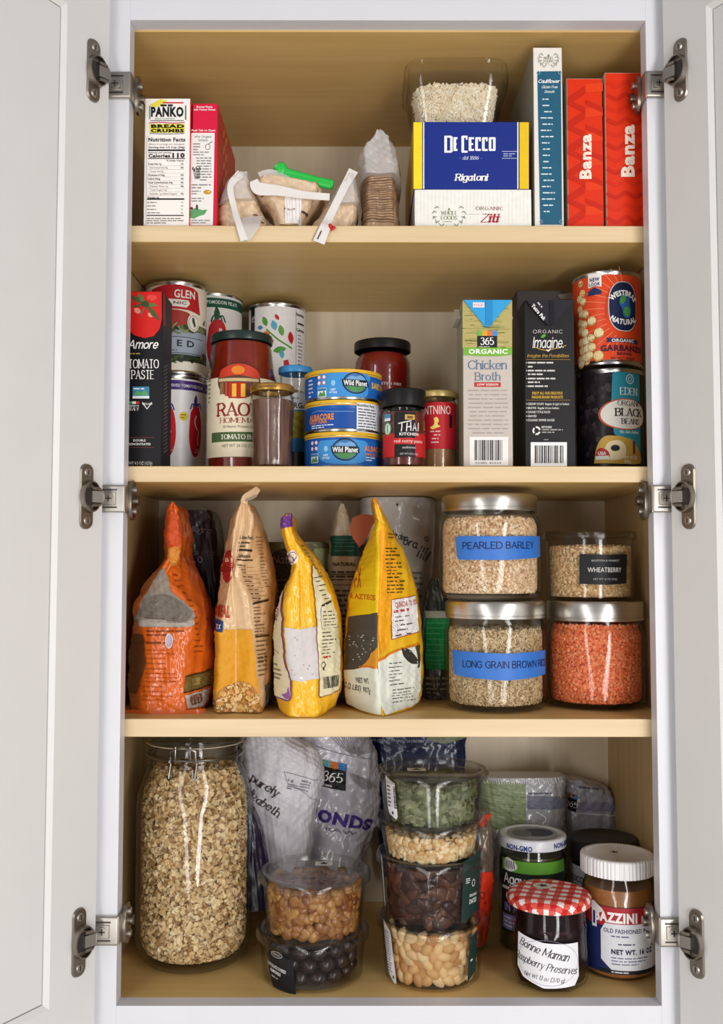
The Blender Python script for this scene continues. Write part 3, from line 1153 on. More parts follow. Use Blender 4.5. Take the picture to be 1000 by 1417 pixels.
# red carton beside it
mb, S, (xa, xb, zb, zt) = fbox(262.8, 300.6, 143, Z1, .036, .145, ink('#d11f3c'), faces={'-y': ink('#d81c42'), '+x': ink('#b9372a')}, x0=xb + .0012)
T = thing('pasta_shell_box', 'narrow red carton with a white text panel beside the bread crumbs carton', 'food box', ((xa + xb) / 2, .11, Z1))
p = Print(S, mb)
p.text('Bunny Pasta', 283, 148, 2.5, '#f6e9ea', 1, w=22, bold=.03)
p.text('with Yummy Cheese', 283, 151.8, 2.4, '#f6e9ea', 1, w=30, bold=.03)
p.text('Push Tab to Open', 281.5, 180.6, 2.6, '#f6e9ea', 1, w=33, bold=.03)
p.poly([(264.6, 184), (297, 184), (294.5, 312), (261.4, 312)], '#ece9e4', 0)
p.text('Why Organic', 281, 189.3, 2.9, '#4b4a4c', 1, w=24, font='hand')
p.text('Wheat?', 281, 194.2, 2.9, '#4b4a4c', 1, w=14, font='hand')
p.para(267, 197.5, 280, 209, 3, '#8b8784', 1)
p.para(267, 209, 290, 216, 2, '#8b8784', 1)
p.ring(287.5, 203.5, 3.6, 4.2, .8, '#7d6a55', 1)
p.line([(288, 200), (292, 197), (294, 196)], .9, '#55504c', 1)
p.para(271, 217, 293, 251, 9, '#8b8784', 1, align='r')
for q in range(5):
    p.line([(267 + q * 2.4, 232 + (q % 2) * 2), (268.5 + q * 1.9, 240), (270 + q * 1.3, 248)], 1.0, '#59534f', 1)
    p.ell(266.8 + q * 2.4, 233 + (q % 2) * 2, .9, 2.4, '#59534f', 1, rot=.2 - .15 * q)
p.para(265, 254, 293, 262, 2, '#8b8784', 1)
p.para(265, 263, 278, 270, 2, '#8b8784', 1)
p.ell(287, 266, 5.6, 3.2, '#c69443', 1)
p.ell(289, 265.4, 2.2, 1.2, '#e2bd70', 2)
p.para(265, 273, 284, 280, 2, '#8b8784', 1)
p.poly([(262, 292), (270, 288), (280, 291), (287, 290), (283, 297), (276, 299), (268, 303), (262, 301)], '#5fa06a', 1)
p.ell(272.5, 287, 1.6, 4, '#4a4a48', 2)
p.ell(265, 288.5, 2.4, 1.8, '#7a2a2a', 2)
p.para(265, 303.5, 293, 310, 2, '#8b8784', 1)
S2 = Plane((xb, 0, 0), (1, 0, 0))
p2 = Print(S2, mb)
for q in range(7):
    p2.ell(309 + (q % 2) * 3, 185 + q * 11, 1.6, 6, '#c8703a', 1, rot=.1)
mb.build('carton', T)

# ---- folded bags of dry goods
FILM = clear('bag_film', '#f6f2ee', '#cfc8c0', rough=.22, haze=.42, ior=1.45)
FILM_W = mat('white_film', '#e6e0db', .32, amt=.03, bump=.12, bscale=90, coat=.2)
MEAL = mat('meal', '#dcc0a0', .5, amt=.10, scale=150, bump=.25, bscale=320, coat=.3)
MEAL2 = mat('tortilla', '#b08d6a', .55, amt=.16, scale=90, bump=.25, bscale=250, coat=.3)
BR = '#6d4a3a'
Y0 = .036


def film_bag(name, label, rows, y0, ys, yb, m, seed, wr=.0018, crease=.0, parts=(), prints=None, film_rows=None, film=None):
    B = Bag(rows, y0, ys, yb, crease=crease, wrinkle=wr, seed=seed, zmin=Z1 + .0006)
    mid = (B.G[-1, :, 0].min() + B.G[-1, :, 0].max()) / 2
    T = thing(name, label, 'bag of food', (mid, (y0 + yb) / 2, Z1))
    mb = MB()
    B.mesh(mb, m)
    if prints:
        prints(Print(B, mb, .0012))
    mb.build('contents', T)
    return T, B


def pr(p):
    p.para(348, 302, 366, 309, 2, BR, 0, rot=-.05)
    p.para(349, 296, 360, 300, 1, BR, 0)


T, B = film_bag('flour_bag', 'slumped meal bag with a white seam over the shelf edge by the red carton', [
    (247, 328, 333, 338, 343, 346), (256, 316, 326, 336, 346, 352), (270, 305, 318, 334, 350, 357), (285, 299.5, 312, 334, 352, 363), (300, 299, 310, 334, 354, 368), (314, 303, 311, 334, 354, 370)],
    .041, .066, .12, MEAL, 3, wr=.0009, prints=pr)
b = MB()
f = lambda x, y, q: at(x, y, q)
b.strip([f(334, 240, .035), f(319, 258, .030), f(324, 288, .0275), (f(331, 312, .018)), (f(338, 333, .0165))], [.010, .0065, .006, .0065, .008], .0008, FILM_W)
b.build('seam', T)
b = MB()
B2 = Bag([(238, 329, 331, 337, 342, 344), (246, 313, 322, 333, 342, 347), (256, 309, 318, 330, 341, 351), (275, 302, 316, 334, 348, 358)], .033, .055, .10, crease=0, wrinkle=.0009, seed=5)
B2.mesh(b, FILM, ns=60)
b.build('film', T)
b = MB()
b.strip([f(347, 300, .0305), f(346, 312, .0185), f(341, 333, .0165)], [.026, .020, .004], .0006, FILM)
b.build('flap', T)


def pr(p):
    p.para(364, 265, 382, 272, 2, BR, 0, rot=.12)
    p.para(393, 287, 416, 293, 1, BR, 0, rot=.02)
    p.rect(394, 271, 416, 309, '#efebe8', 0)
    for q in range(5):
        p.rect(396 + q * 4.2, 275, 397.2 + q * 4.2, 306, '#d9d3cf', 1)
    p.para(417, 289, 432, 295, 1, '#4c4444', 0, rot=-.1)


T, B = film_bag('flatbread_bag', 'clear bag of pale meal whose top is held by a green clip', [
    (243, 357, 364, 372, 384, 394), (252, 351, 360, 396, 430, 444), (264, 354, 364, 398, 434, 443), (280, 371, 378, 399, 426, 434), (296, 379, 385, 400, 416, 423), (311, 382, 387, 400, 410, 415)],
    .040, .062, .125, MEAL, 9, wr=.0009, prints=pr)
b = MB()
b.strip([f(351, 250, .0305), f(358, 261, .0305), f(385, 264, .0325), f(420, 270, .033), f(456, 273, .034)], [.008, .014, .011, .008, .0075], .0009, FILM_W)
b.build('seam', T)
b = MB()
b.strip([f(362, 250, .045), f(376, 246, .047), f(400, 256, .046), f(440, 272, .046)], [.02, .018, .016, .012], .0006, FILM)
b.build('film', T)
GREEN = mat('green_plastic', '#2fc24f', .35, amt=.04)
T = thing('bag_clip', 'bright green plastic clip across the top of the middle clear bag', 'clip', tuple(at(420, 247, .052)))
b = MB()
P0, P1 = at(384, 233, .052), at(461, 256, .052)
b.tube([at(392, 238, .052), at(420, 246, .052), at(440, 251.5, .052), P1], .0052, GREEN, 12)
b.tube([at(392, 243, .0495), at(424, 250, .0495), at(458, 258, .0495)], .0036, GREEN, 10)
b.build('clip_bar', T)
b = MB()
V, F = ellipsoid(10, 7)
b.add(V * np.array([.0075, .006, .0095]) + at(389, 236, .051), F, GREEN)
b.tube([at(383, 230, .051), at(390, 240, .051)], .005, GREEN, 10)
b.build('hinge_knob', T)
RED = mat('red_plastic', '#c92b26', .4)
b = MB()
b.box(*sorted((at(426, 258, .044)[0], at(440, 258, .044)[0])), .0435, .0455, at(430, 266, .044)[2], at(430, 253, .044)[2], RED, bev=.0005)
b.build('red_band', T)


def pr(p):
    p.para(424, 293, 445, 304, 3, BR, 0, rot=-.3)


T, B = film_bag('cereal_bag', 'slumped bag with a printed white seam over the shelf edge beside the tall brown bag', [
    (250, 472, 476, 481, 485, 488), (262, 464, 471, 481, 489, 492.5), (275, 455, 464, 480, 490, 493.5), (290, 443, 456, 478, 489, 494), (302, 433, 446, 470, 485, 491), (313, 426, 440, 464, 480, 486)],
    .043, .064, .12, MEAL, 14, wr=.0009, prints=pr)
b = MB()
b.strip([f(489, 236, .037), f(478, 256, .032), f(468, 276, .029), f(455, 302, .0255), f(450, 314, .0178), f(441, 336, .0165)], [.0105, .0085, .008, .0085, .011, .0125], .0009, FILM_W)
pl = Plane((0, .0155, 0))
pp = Print(pl, b, .0003)
pp.para(432.5, 318.5, 455.5, 323, 1, '#5a4a45', 0, rot=-1.12, th=.4)
b.build('seam', T)
b = MB()
B2 = Bag([(240, 480, 483, 486, 489, 491), (252, 468, 475, 483, 490, 494), (270, 456, 466, 480, 491, 495.5), (280, 450, 462, 479, 492, 495.5)], .0335, .055, .11, crease=0, wrinkle=.0009, seed=17)
B2.mesh(b, FILM, ns=60)
b.build('film', T)
b = MB()
b.strip([f(456, 310, .0185), f(459, 316, .0175), f(464, 314, .0185)], [.003, .005, .002], .0008, RED)
b.build('red_corner', T)


def pr(p):
    p.text('PITA', 530, 216, 5, '#5b4034', 0, w=20, rot=-.45, bold=.02)
    for q in range(26):
        p.line([(500 + (6 if q < 4 else 0), 229 + q * 3.1), (522, 226.5 + q * 3.15), (544, 224 + q * 3.3 + (4 if q < 2 else 0))], .8 if q % 4 else 1.5, '#6a4f40', 0)


T, B = film_bag('pita_bag', 'tall upright bag of brown flatbread with fine print and gathered clear film', [
    (212, 526, 530, 534, 539, 542), (224, 506, 514, 528, 541, 546), (240, 502, 509, 526, 541, 547), (262, 501.5, 508, 526, 542, 549), (290, 501, 508, 527, 544, 551), (314, 501, 507, 527, 546, 554)],
    .051, .080, .15, MEAL2, 21, wr=.0009, prints=pr)
b = MB()
B2 = Bag([(180, 519, 521, 524, 527, 530), (188, 511, 516, 524, 535, 541), (205, 497, 504, 522, 542, 549), (222, 498, 504, 522, 545, 553), (240, 498.5, 505, 524, 547, 555)], 0.0415, .078, .158, crease=0, wrinkle=.0013, seed=24, zmin=Z1 + .0005)
B2.mesh(b, FILM, ns=70)
b.build('film', T)

# ---- pasta boxes
mb, S, (xa, xb, zb, zt) = fbox(573.5, 735, 262, Z1, .031, .19, ink('#e9e6df'), faces={'-x': ink('#b9b3a8'), '-y': ink('#efede6')})
T = thing('ziti_box', 'white organic ziti box lying flat under the blue rigatoni box', 'food box', ((xa + xb) / 2, .126, Z1))
ZR = zt + .0004
p = Print(S, mb)
for q in range(30):
    p.rect(576 + q * 5.3, 264, 576.4 + q * 5.3, 311, '#e2dfd6', 0)


def wreath(p, cx, cy, rx, ry, c1='#8b9a86', c2='#7d8a5c'):
    for sgn in (-1, 1):
        p.ring(cx, cy, rx, ry, .55, c1, 1, t0=.02 if sgn > 0 else .36, t1=.14 if sgn > 0 else .48)
        for q in range(5):
            t = math.pi / 2 - sgn * (.5 + q * .42)
            x, y = cx + rx * math.cos(t), cy + ry * math.sin(t)
            p.ell(x + sgn * 1.2, y, 2.6, .7, c1, 1, rot=t + 1.1 * sgn)
            p.ell(x - sgn * 1.6, y - .6, 2.4, .65, c1, 1, rot=t - .2 * sgn)
    p.text('WHOLE', cx, cy - ry * .13, ry * .3, c2, 2, w=rx * 1.1, font='serif')
    p.text('FOODS', cx, cy + ry * .27, ry * .3, c2, 2, w=rx * 1.1, font='serif')
    p.para(cx - rx * .4, cy + ry * .52, cx + rx * .4, cy + ry * .64, 1, c2, 1)
    p.ell(cx, cy - ry * .42, 1.1, 1.8, c2, 2)


wreath(p, 621, 297, 21, 17)
p.text('ORGANIC', 677, 288.5, 4.4, '#8d5a5a', 1, w=38, font='serif', track=1)
p.text('Ziti', 678, 302, 11, '#a8232c', 2, w=28, font='serif', bold=.35, shear=.22)
p.rect(640, 296.2, 664, 296.6, '#b5b0a6', 1)
mb.build('carton', T)

mb, S, (xa, xb, zb, zt) = fbox(572, 731.5, 168.5, ZR - .0003, .030, .19, ink('#243a94'), faces={'-x': ink('#c9a21c'), '+x': ink('#c9a21c'), '-y': ink('#1d3084')})
T = thing('rigatoni_box', 'blue rigatoni box with yellow ends lying flat on the white box', 'food box', ((xa + xb) / 2, .125, ZR))
ZO = zt + .0004
p = Print(S, mb)
p.rect(572, 169.3, 584, 261.6, '#f4d92c', 0)
p.rect(584, 169.3, 585.2, 261.6, '#1c2450', 1)
p.rect(585.2, 169.3, 586.8, 261.6, '#eeeef2', 1)
p.rect(718.6, 169.3, 731.4, 261.6, '#e9c21f', 0)
p.rect(717.2, 169.3, 718.6, 261.6, '#1c2450', 1)
p.rect(715.4, 169.3, 717, 261.6, '#eeeef2', 1)
# condensed heavy capitals, small E after D
xs = 614.5
for ch, ww, hh in (('D', 12, 23.5), ('E', 6.6, 19), (' ', 3.2, 0), ('C', 9.5, 23.5), ('E', 8.4, 19), ('C', 8.8, 19), ('C', 8.8, 19), ('O', 9.6, 19)):
    if ch != ' ':
        yb_ = 211.5
        y_ = yb_ - hh / 2 - (2.4 if hh < 20 else 0)
        t_ = 3.1
        if ch == 'D':
            p.rect(xs, y_ - hh / 2, xs + t_ + .6, y_ + hh / 2, '#f2f2f6', 1)
            p.rect(xs, y_ - hh / 2, xs + ww - 2, y_ - hh / 2 + 2.8, '#f2f2f6', 1.2)
            p.rect(xs, y_ + hh / 2 - 2.8, xs + ww - 2, y_ + hh / 2, '#f2f2f6', 1.2)
            p.rect(xs + ww - t_ - .8, y_ - hh / 2 + 1.2, xs + ww - .4, y_ + hh / 2 - 1.2, '#f2f2f6', 1.4)
        if ch in 'EC':
            p.rect(xs, y_ - hh / 2 + (.8 if ch == 'C' else 0), xs + t_ + .6, y_ + hh / 2 - (.8 if ch == 'C' else 0), '#f2f2f6', 1)
            p.rect(xs + .6, y_ - hh / 2, xs + ww - 1, y_ - hh / 2 + 2.8, '#f2f2f6', 1.2)
            p.rect(xs + .6, y_ + hh / 2 - 2.8, xs + ww - 1, y_ + hh / 2, '#f2f2f6', 1.2)
            if ch == 'E':
                p.rect(xs, y_ - 1.3, xs + ww - 2.2, y_ + 1.3, '#f2f2f6', 1.2)
            else:
                p.rect(xs + ww - 3.4, y_ - hh / 2 + .6, xs + ww - 1, y_ - hh / 2 + 5.6, '#f2f2f6', 1.4)
        if ch == 'O':
            for a_ in (xs, xs + ww - t_ - .6):
                p.rect(a_, y_ - hh / 2 + .8, a_ + t_ + .4, y_ + hh / 2 - .8, '#f2f2f6', 1)
            p.rect(xs + .8, y_ - hh / 2, xs + ww - .8, y_ - hh / 2 + 2.8, '#f2f2f6', 1.3)
            p.rect(xs + .8, y_ + hh / 2 - 2.8, xs + ww - .8, y_ + hh / 2, '#f2f2f6', 1.3)
    xs += ww + .6
p.text('- dal 1886 -', 651, 218.7, 4.6, '#cfd4ea', 1, w=31, font='serif', shear=.2)
p.text('Rigatoni', 652, 245.5, 8.6, '#f4f2ee', 1, w=48, font='serif', bold=.4, shear=.18)
p.rect(694, 209.4, 715.4, 210, '#cfd4ea', 1)
p.rect(694, 219, 715.4, 219.6, '#cfd4ea', 1)
p.para(696, 211.5, 714, 217.5, 2, '#aab2d8', 1)
mb.build('carton', T)

# clear tub of short grains on top
GLASS = clear('jar_glass', '#fbfbfa', '#b4bab4', refl=.95)
PLAST = clear('tub_plastic', '#fafaf9', '#cfcdca', ior=1.42, rough=.05, refl=.85)


def sq(th, z, ex=5., asp=.82):
    c, s_ = np.abs(np.cos(th)), np.abs(np.sin(th))
    k = (c**ex + s_**ex)**(-1 / ex)
    return k, k * asp


a, c = at(559, 100, .05)[0], at(706, 100, .05)[0]
ocx, ohw = (a + c) / 2, (c - a) / 2
zt = at(630, 84, .05)[2]
zr = at(630, 101, .04)[2]
ocy = .04 + ohw * .82
T = thing('grain_tub', 'square clear plastic tub half filled with pale grains on the blue box', 'food container', (ocx, ocy, ZO))
b = MB()
hb = ohw * .80
b.lathe(ocx, ocy, [(0, ZO), (hb * .94, ZO), (hb, ZO + .004), (ohw * .93, zr - .002), (ohw * .99, zr - .001), (ohw * .99, zr + .003), (ohw * .91, zr + .003), (hb * .965, ZO + .005), (hb * .93, ZO + .002), (0, ZO + .002)], PLAST, n=96, shape=sq)
b.build('tub_body', T)
b = MB()
b.lathe(ocx, ocy, [(ohw * 1.0, zr - .002), (ohw * 1.005, zr + .006), (ohw * .99, zt - .003), (ohw * .95, zt), (ohw * .9, zt), (ohw * .88, zt - .004), (0, zt - .004)], PLAST, n=96, shape=sq)
b.build('lid', T)
G = [mat('orzo_%d' % k, h, .55, amt=.06) for k, h in enumerate(('#f4e6cc', '#eedcbb', '#f8efdc'))]
b = MB()
rf = lambda z: (hb * .95 + (ohw * .92 - hb * .95) * (z - ZO - .004) / (zr - ZO - .006)) - .0066
zg = at(630, 111, .04)[2]
b.lathe(ocx, ocy, [(0, ZO + .0035), (rf(ZO + .004) - .002, ZO + .0035), (rf(zg) - .0022, zg), (0, zg + .004)], G[1], n=72, shape=sq)
P, N = wall_points(ocx, ocy, rf, ZO + .005, zg, 2600, 3, arc=110, depth=.002, shape=sq)
scatter(b, P, N, (.0033, .0011, .0010), G, 4, flat=.75)
P, N = top_points(ocx, ocy, rf(zg), zg + .0005, 900, 5, mound=.004, shape=sq)
scatter(b, P, N, (.0033, .0011, .0010), G, 6, flat=.5)
for V in b.V:                                        # keep every grain inside the wall
    dx, dy = V[:, 0] - ocx, (V[:, 1] - ocy) / .82
    d_ = np.hypot(dx, dy)
    V[:, 2] = np.clip(V[:, 2], ZO + .003, zr - .004)
    k_ = np.minimum(1, (rf(V[:, 2]) + .0036) * sq(np.arctan2(dy * .82, dx), 0)[0] * .985 / np.maximum(d_, 1e-6))
    V[:, 0], V[:, 1] = ocx + dx * k_, ocy + dy * k_ * .82
o = b.build('pasta_grains', loc=(ocx, ocy, ZO + .003))
tag(o, 'pale short grains filling the square tub on the blue box', 'grain', kind='stuff')

# ---- tall boxes at the end of the top shelf
mb, S, (xa, xb, zb, zt) = fbox(738, 778.8, 65.5, Z1, .030, .15, ink('#8e887c'), faces={'-y': ink('#e5e0d8'), '-x': ink('#8d897c'), '+x': ink('#9b968a')})
T = thing('gnocchi_box', 'tallest slim box with a teal panel standing beside the rigatoni box', 'food box', ((xa + xb) / 2, .105, Z1))
p = Print(S, mb)
wreath(p, 758.5, 82, 12.5, 11, '#a3a398', '#6f7f5a')
p.poly([(743, 99), (775.6, 98.5), (777.5, 311), (747, 311)], '#265d78', 0)
p.text('Cauliflower', 759.5, 112.6, 4.4, '#f2f4f2', 1, w=30, font='hand', shear=.35, bold=.5)
p.text('Gluten Free', 760.3, 120.6, 3.4, '#e6ecec', 1, w=22, font='hand', shear=.35, bold=.3)
p.text('Gnocchi', 760, 127, 3.4, '#e6ecec', 1, w=14, font='hand', shear=.35, bold=.3)
for q in range(19):
    ww = (20, 20, 16, 26, 21, 26, 25, 23, 20, 21, 20, 22, 26, 20, 24, 22, 25, 21, 20)[q]
    p.para(760.2 + q * .1 - ww / 2, 136 + q * 8.63, 760.2 + q * .1 + ww / 2, 139 + q * 8.63, 1, '#d5e2e6', 1, th=.55, fill=.98)
for x, y in ((744.5, 101), (774.5, 100.5), (748, 307), (776, 307)):
    p.ring(x, y, 2.4, 2.4, .5, '#a9c4cc', 1)
mb.build('carton', T)

CH1, CH2 = ink('#dc300c'), '#c42408'
for k, (x0, x1, yt, lb, yl, lw, xx0, pat) in enumerate(((784.5, 834, 108.5, 'shorter of the two orange-red boxes, next to the slim teal-panelled box', 199, (787, 831), 0, 1), (837.5, 889, 100.5, 'taller of the two orange-red boxes, against the cabinet side behind the top hinge', 196, (840, 885), 0, 0))):
    mb, S, (xa, xb, zb, zt) = fbox(x0, x1, yt, Z1, .034, .15, CH1, faces={'-x': ink('#b7ab93'), '-y': CH1, '+z': ink('#efe0d8')})
    T = thing('chickpea_pasta_box', lb, 'food box', ((xa + xb) / 2, .109, Z1), 'orange-red pasta boxes')
    p = Print(S, mb)
    w_ = x1 - x0
    for r_ in range(6):          # woven band pattern
        y_ = yt + 14 + r_ * 34
        for q, col in ((0, '#d22b0a'), (1, '#e23e14')):
            if pat:
                dx = q * w_ / 2
                p.poly([(x0 + dx + .6, y_ + 12 - q * 18), (x0 + dx + w_ / 2 - .4, y_ - 4 + q * 10 - q * 14), (x0 + dx + w_ / 2 - .4, y_ + 8 - q * 4), (x0 + dx + .6, y_ + 24 - q * 18)], col if q else CH2, q)
                if y_ + 26 < 311:
                    p.poly([(x0 + dx + .6, min(311, y_ + 16)), (x0 + dx + w_ / 2 - .4, min(311, y_ + 26)), (x0 + dx + w_ / 2 - .4, min(311, y_ + 34)), (x0 + dx + .6, min(311, y_ + 22))], CH2, 2)
            else:
                yy_ = y_ + q * 17
                if yy_ + 8 < 311:
                    p.line([(x0 + 1.5, yy_), (x0 + w_ * .3, yy_ + 6), (x0 + w_ * .55, yy_ - 1), (x0 + w_ * .8, yy_ + 6), (x1 - 1.5, yy_)], 5.5, col if not q else CH2, q)
    if k == 0:
        p.text('Banza', 809.5, 217, 15, '#f3dfce', 4, w=62, rot=-math.pi / 2, bold=.045)
    else:
        p.text('Banza', 868, 209, 17, '#f3dfce', 4, w=72, rot=-math.pi / 2, bold=.045)
    mb.build('carton', T)

# ================================================================== second shelf: tins, jars, cartons
STEEL = mat('tin_steel', '#c2c0bb', .25, metal=1, amt=.04)
TIN_IN = mat('tin_lid', '#b5b2ac', .35, metal=1, amt=.04)


def center(px0, px1, py, R=None, yc=None):
    """Round thing whose outline runs from px0 to px1: give its radius or its depth, get (x, depth, radius)."""
    if yc is None:
        yc = 2 * R * FOC / (px1 - px0) + EYE[1]
    sc = (yc - EYE[1]) / FOC
    if R is None:
        R = (px1 - px0) / 2 * sc * .997
    return at((px0 + px1) / 2, py, yc)[0], yc, R


def row_z(py, y):
    return at(500, py, y)[2]


def can(name, label, cx, cy, R, z0, z1, bands, group=None, cat='tin', art=None, top=None):
    """Tin: seamed rims, paper label in bands [(z from, z to, ink)], recessed ends."""
    T = thing(name, label, cat, (cx, cy, z0), group)
    h = z1 - z0
    b = MB()
    z0 = z0 + .0003
    z1 = z1 - .0003
    lid = top or STEEL
    b.lathe(cx, cy, [(0, z0 + .003), (R - .004, z0 + .003), (R - .003, z0 + .0003), (R + .0004, z0), (R + .0006, z0 + .002), (R - .0003, z0 + .0034), (R - .0006, z0 + .005),
                     (R - .0006, z1 - .005), (R - .0003, z1 - .0036, STEEL), (R + .0006, z1 - .0022, lid), (R + .0004, z1, lid), (R - .0022, z1, lid), (R - .0035, z1 - .0036, lid), (R * .8, z1 - .0036, TIN_IN),
                     (R * .78, z1 - .0026, TIN_IN), (0, z1 - .003, TIN_IN)], STEEL, n=80)
    b.build('tin', T)
    if bands:
        b = MB()
        prof = [(R - .0004, bands[0][0])]
        for a_, c_, m_ in bands:
            prof += [(R - .0001, a_ + .00005, m_), (R - .0001, c_, m_)]
        prof[0] = (R - .0006, bands[0][0])
        prof.append((R - .0006, bands[-1][1], bands[-1][2]))
        b.lathe(cx, cy, prof, bands[0][2], n=96)
        if art:
            art(Print(Cyl(cx, cy, R), b, .00015))
        b.build('label', T)
    return T


# tomato paste carton
BLACK = '#17161a'
mb, S, (xa, xb, zb, zt) = fbox(173, 224.5, 403, Z2, .031, .05, ink('#141317'), faces={'-y': ink('#131216'), '+x': ink('#24232a'), '+z': ink('#a8201e')})
T = thing('tomato_paste_box', 'tall black carton of tomato paste with a tomato picture, in front of the stacked tins', 'food box', ((xa + xb) / 2, .056, Z2))
p = Print(S, mb)
p.poly([(174, 404), (223.5, 404), (224, 440), (221, 455), (213, 465), (200, 468), (186, 464), (176, 455), (173.5, 440)], '#cf1f1c', 0)
p.ell(210, 412, 7, 4, '#e2453c', 1)
p.ell(190, 430, 5, 3.5, '#e2907f', 1, rot=.6)
p.ell(208, 436, 4, 2.6, '#e2907f', 1, rot=.6)
for q, (x, y) in enumerate(((178, 408), (190, 405), (214, 406), (219, 423), (222, 445), (194, 440), (183, 424))):
    p.poly([(201, 420), ((201 + x) / 2 - 2, (422 + y) / 2 + 3), (x, y), ((201 + x) / 2 + 3, (422 + y) / 2 - 3)], '#5f6f43' if q % 2 else '#47572f', 2 + q * .2)
p.ell(201.5, 421, 5, 4.4, '#3c4a28', 4)
p.text('Amore', 198, 476.5, 11, '#ece9e4', 1, w=43, font='hand', bold=.35, shear=.3)
p.para(178, 488, 214, 491, 1, '#a38a3a', 1, th=.6)
p.text('TOMATO', 199, 503.5, 11.5, '#e9e6e2', 1, w=42, font='serif', bold=.15)
p.text('PASTE', 197, 518.5, 11.5, '#e9e6e2', 1, w=32, font='serif', bold=.15)
p.rect(183.5, 535, 206.5, 548, '#3f7fa2', 1)
p.poly([(184, 547), (190, 540), (195, 544), (200, 539), (206, 547)], '#58a05c', 2)
p.para(185, 536, 205, 540, 1, '#dfe9ee', 2)
p.rect(183.5, 548, 206.5, 551.5, '#dfe5e6', 1)
for k, c_ in enumerate(('#4b8f5a', '#e3e0db', '#c3302e')):
    p.rect(178 + 5 * k, 555.5, 183 + 5 * k, 559, c_, 1)
p.text('MADE IN', 185.5, 561.5, 2.4, '#e3e0db', 1, w=13, bold=.02)
p.text('ITALY', 185.5, 566, 4, '#e3e0db', 1, w=14, font='serif', bold=.2)
p.line([(197, 557), (203.5, 566), (210, 557)], 1.6, '#dcd9d4', 1, smooth=False)
p.text('VEGAN', 203.5, 559, 2.6, '#dcd9d4', 2, w=14, bold=.02)
p.rect(175, 605, 213, 605.5, '#8a3a34', 1)
p.rect(175, 619, 213, 619.5, '#8a3a34', 1)
p.text('DOUBLE', 193, 609.4, 3, '#dcd9d4', 1, w=17, bold=.02)
p.text('CONCENTRATED', 193, 614.6, 3, '#dcd9d4', 1, w=31, bold=.02)
p.text('NET WT 4.5 OZ (127g)', 190, 641, 4.4, '#d2cfca', 1, w=41, font='sans')
p2 = Print(Plane((xb, 0, 0), (1, 0, 0)), mb)
p2.poly([(225.2, 405), (228, 407), (228, 450), (225.6, 452)], '#a8201e', 0)
for q in range(24):
    y_ = 505 + q * 5.1
    p2.line([(226, y_ + 4), (231, y_)], .8, '#8d8b90', 1)
mb.build('carton', T)

# --- stack against the side: purple-banded tomatoes below, organic tin above
CREAM, WHT = ink('#ece5d3', .35), ink('#efedec', .3)
gx, gy, gR = center(201.5, 286, 450, yc=.172)
zm = row_z(517.5, gy - gR)
PUR = ink('#4b2f7c', .3)


def art(p):
    p.text('CRUSHED TOMATOES PLUM', 258, 534, 4, '#e8e4ec', 1, w=58, bold=.02)
    for x, k in ((232, 0), (270.5, 1)):
        p.spoly([(x - 9, 572), (x - 3, 563), (x + 5, 564), (x + 10, 580), (x + 11, 605), (x + 7, 625), (x, 633), (x - 7, 627), (x - 11, 605)], '#cf2129', 1)
        p.spoly([(x, 546), (x + 3, 553), (x + 1, 562), (x - 3, 556)], '#4b2f7c', 2)
        for dx in (-8, -4, 5, 9):
            p.line([(x, 563), (x + dx * .6, 559), (x + dx, 563 + abs(dx) * .5)], 1.8, '#4b2f7c', 3)
        p.line([(x + 1, 575), (x - 2, 585), (x + 3, 596)], 1.8, '#eadfe0', 2)
        p.line([(x + 4, 596), (x + 2, 608), (x + 3, 617)], 1.5, '#eadfe0', 2)
        p.para(x - 3, 621, x + 8, 628, 2, '#e7b9b6', 2)
    p.ell(254, 576, 6.2, 6.2, '#eccf33', 1)
    p.para(250, 572, 258, 580, 2, '#8a7a3a', 2)


T = can('tomato_tin', 'white tin of plum tomatoes with a purple band, below the red and cream tin', gx, gy, gR, Z2, zm,
        [(Z2 + .005, Z2 + .011, PUR), (Z2 + .011, zm - .018, WHT), (zm - .018, zm - .007, PUR), (zm - .007, zm - .005, WHT)], art=art)
GRY = ink('#9fabbb', .35)


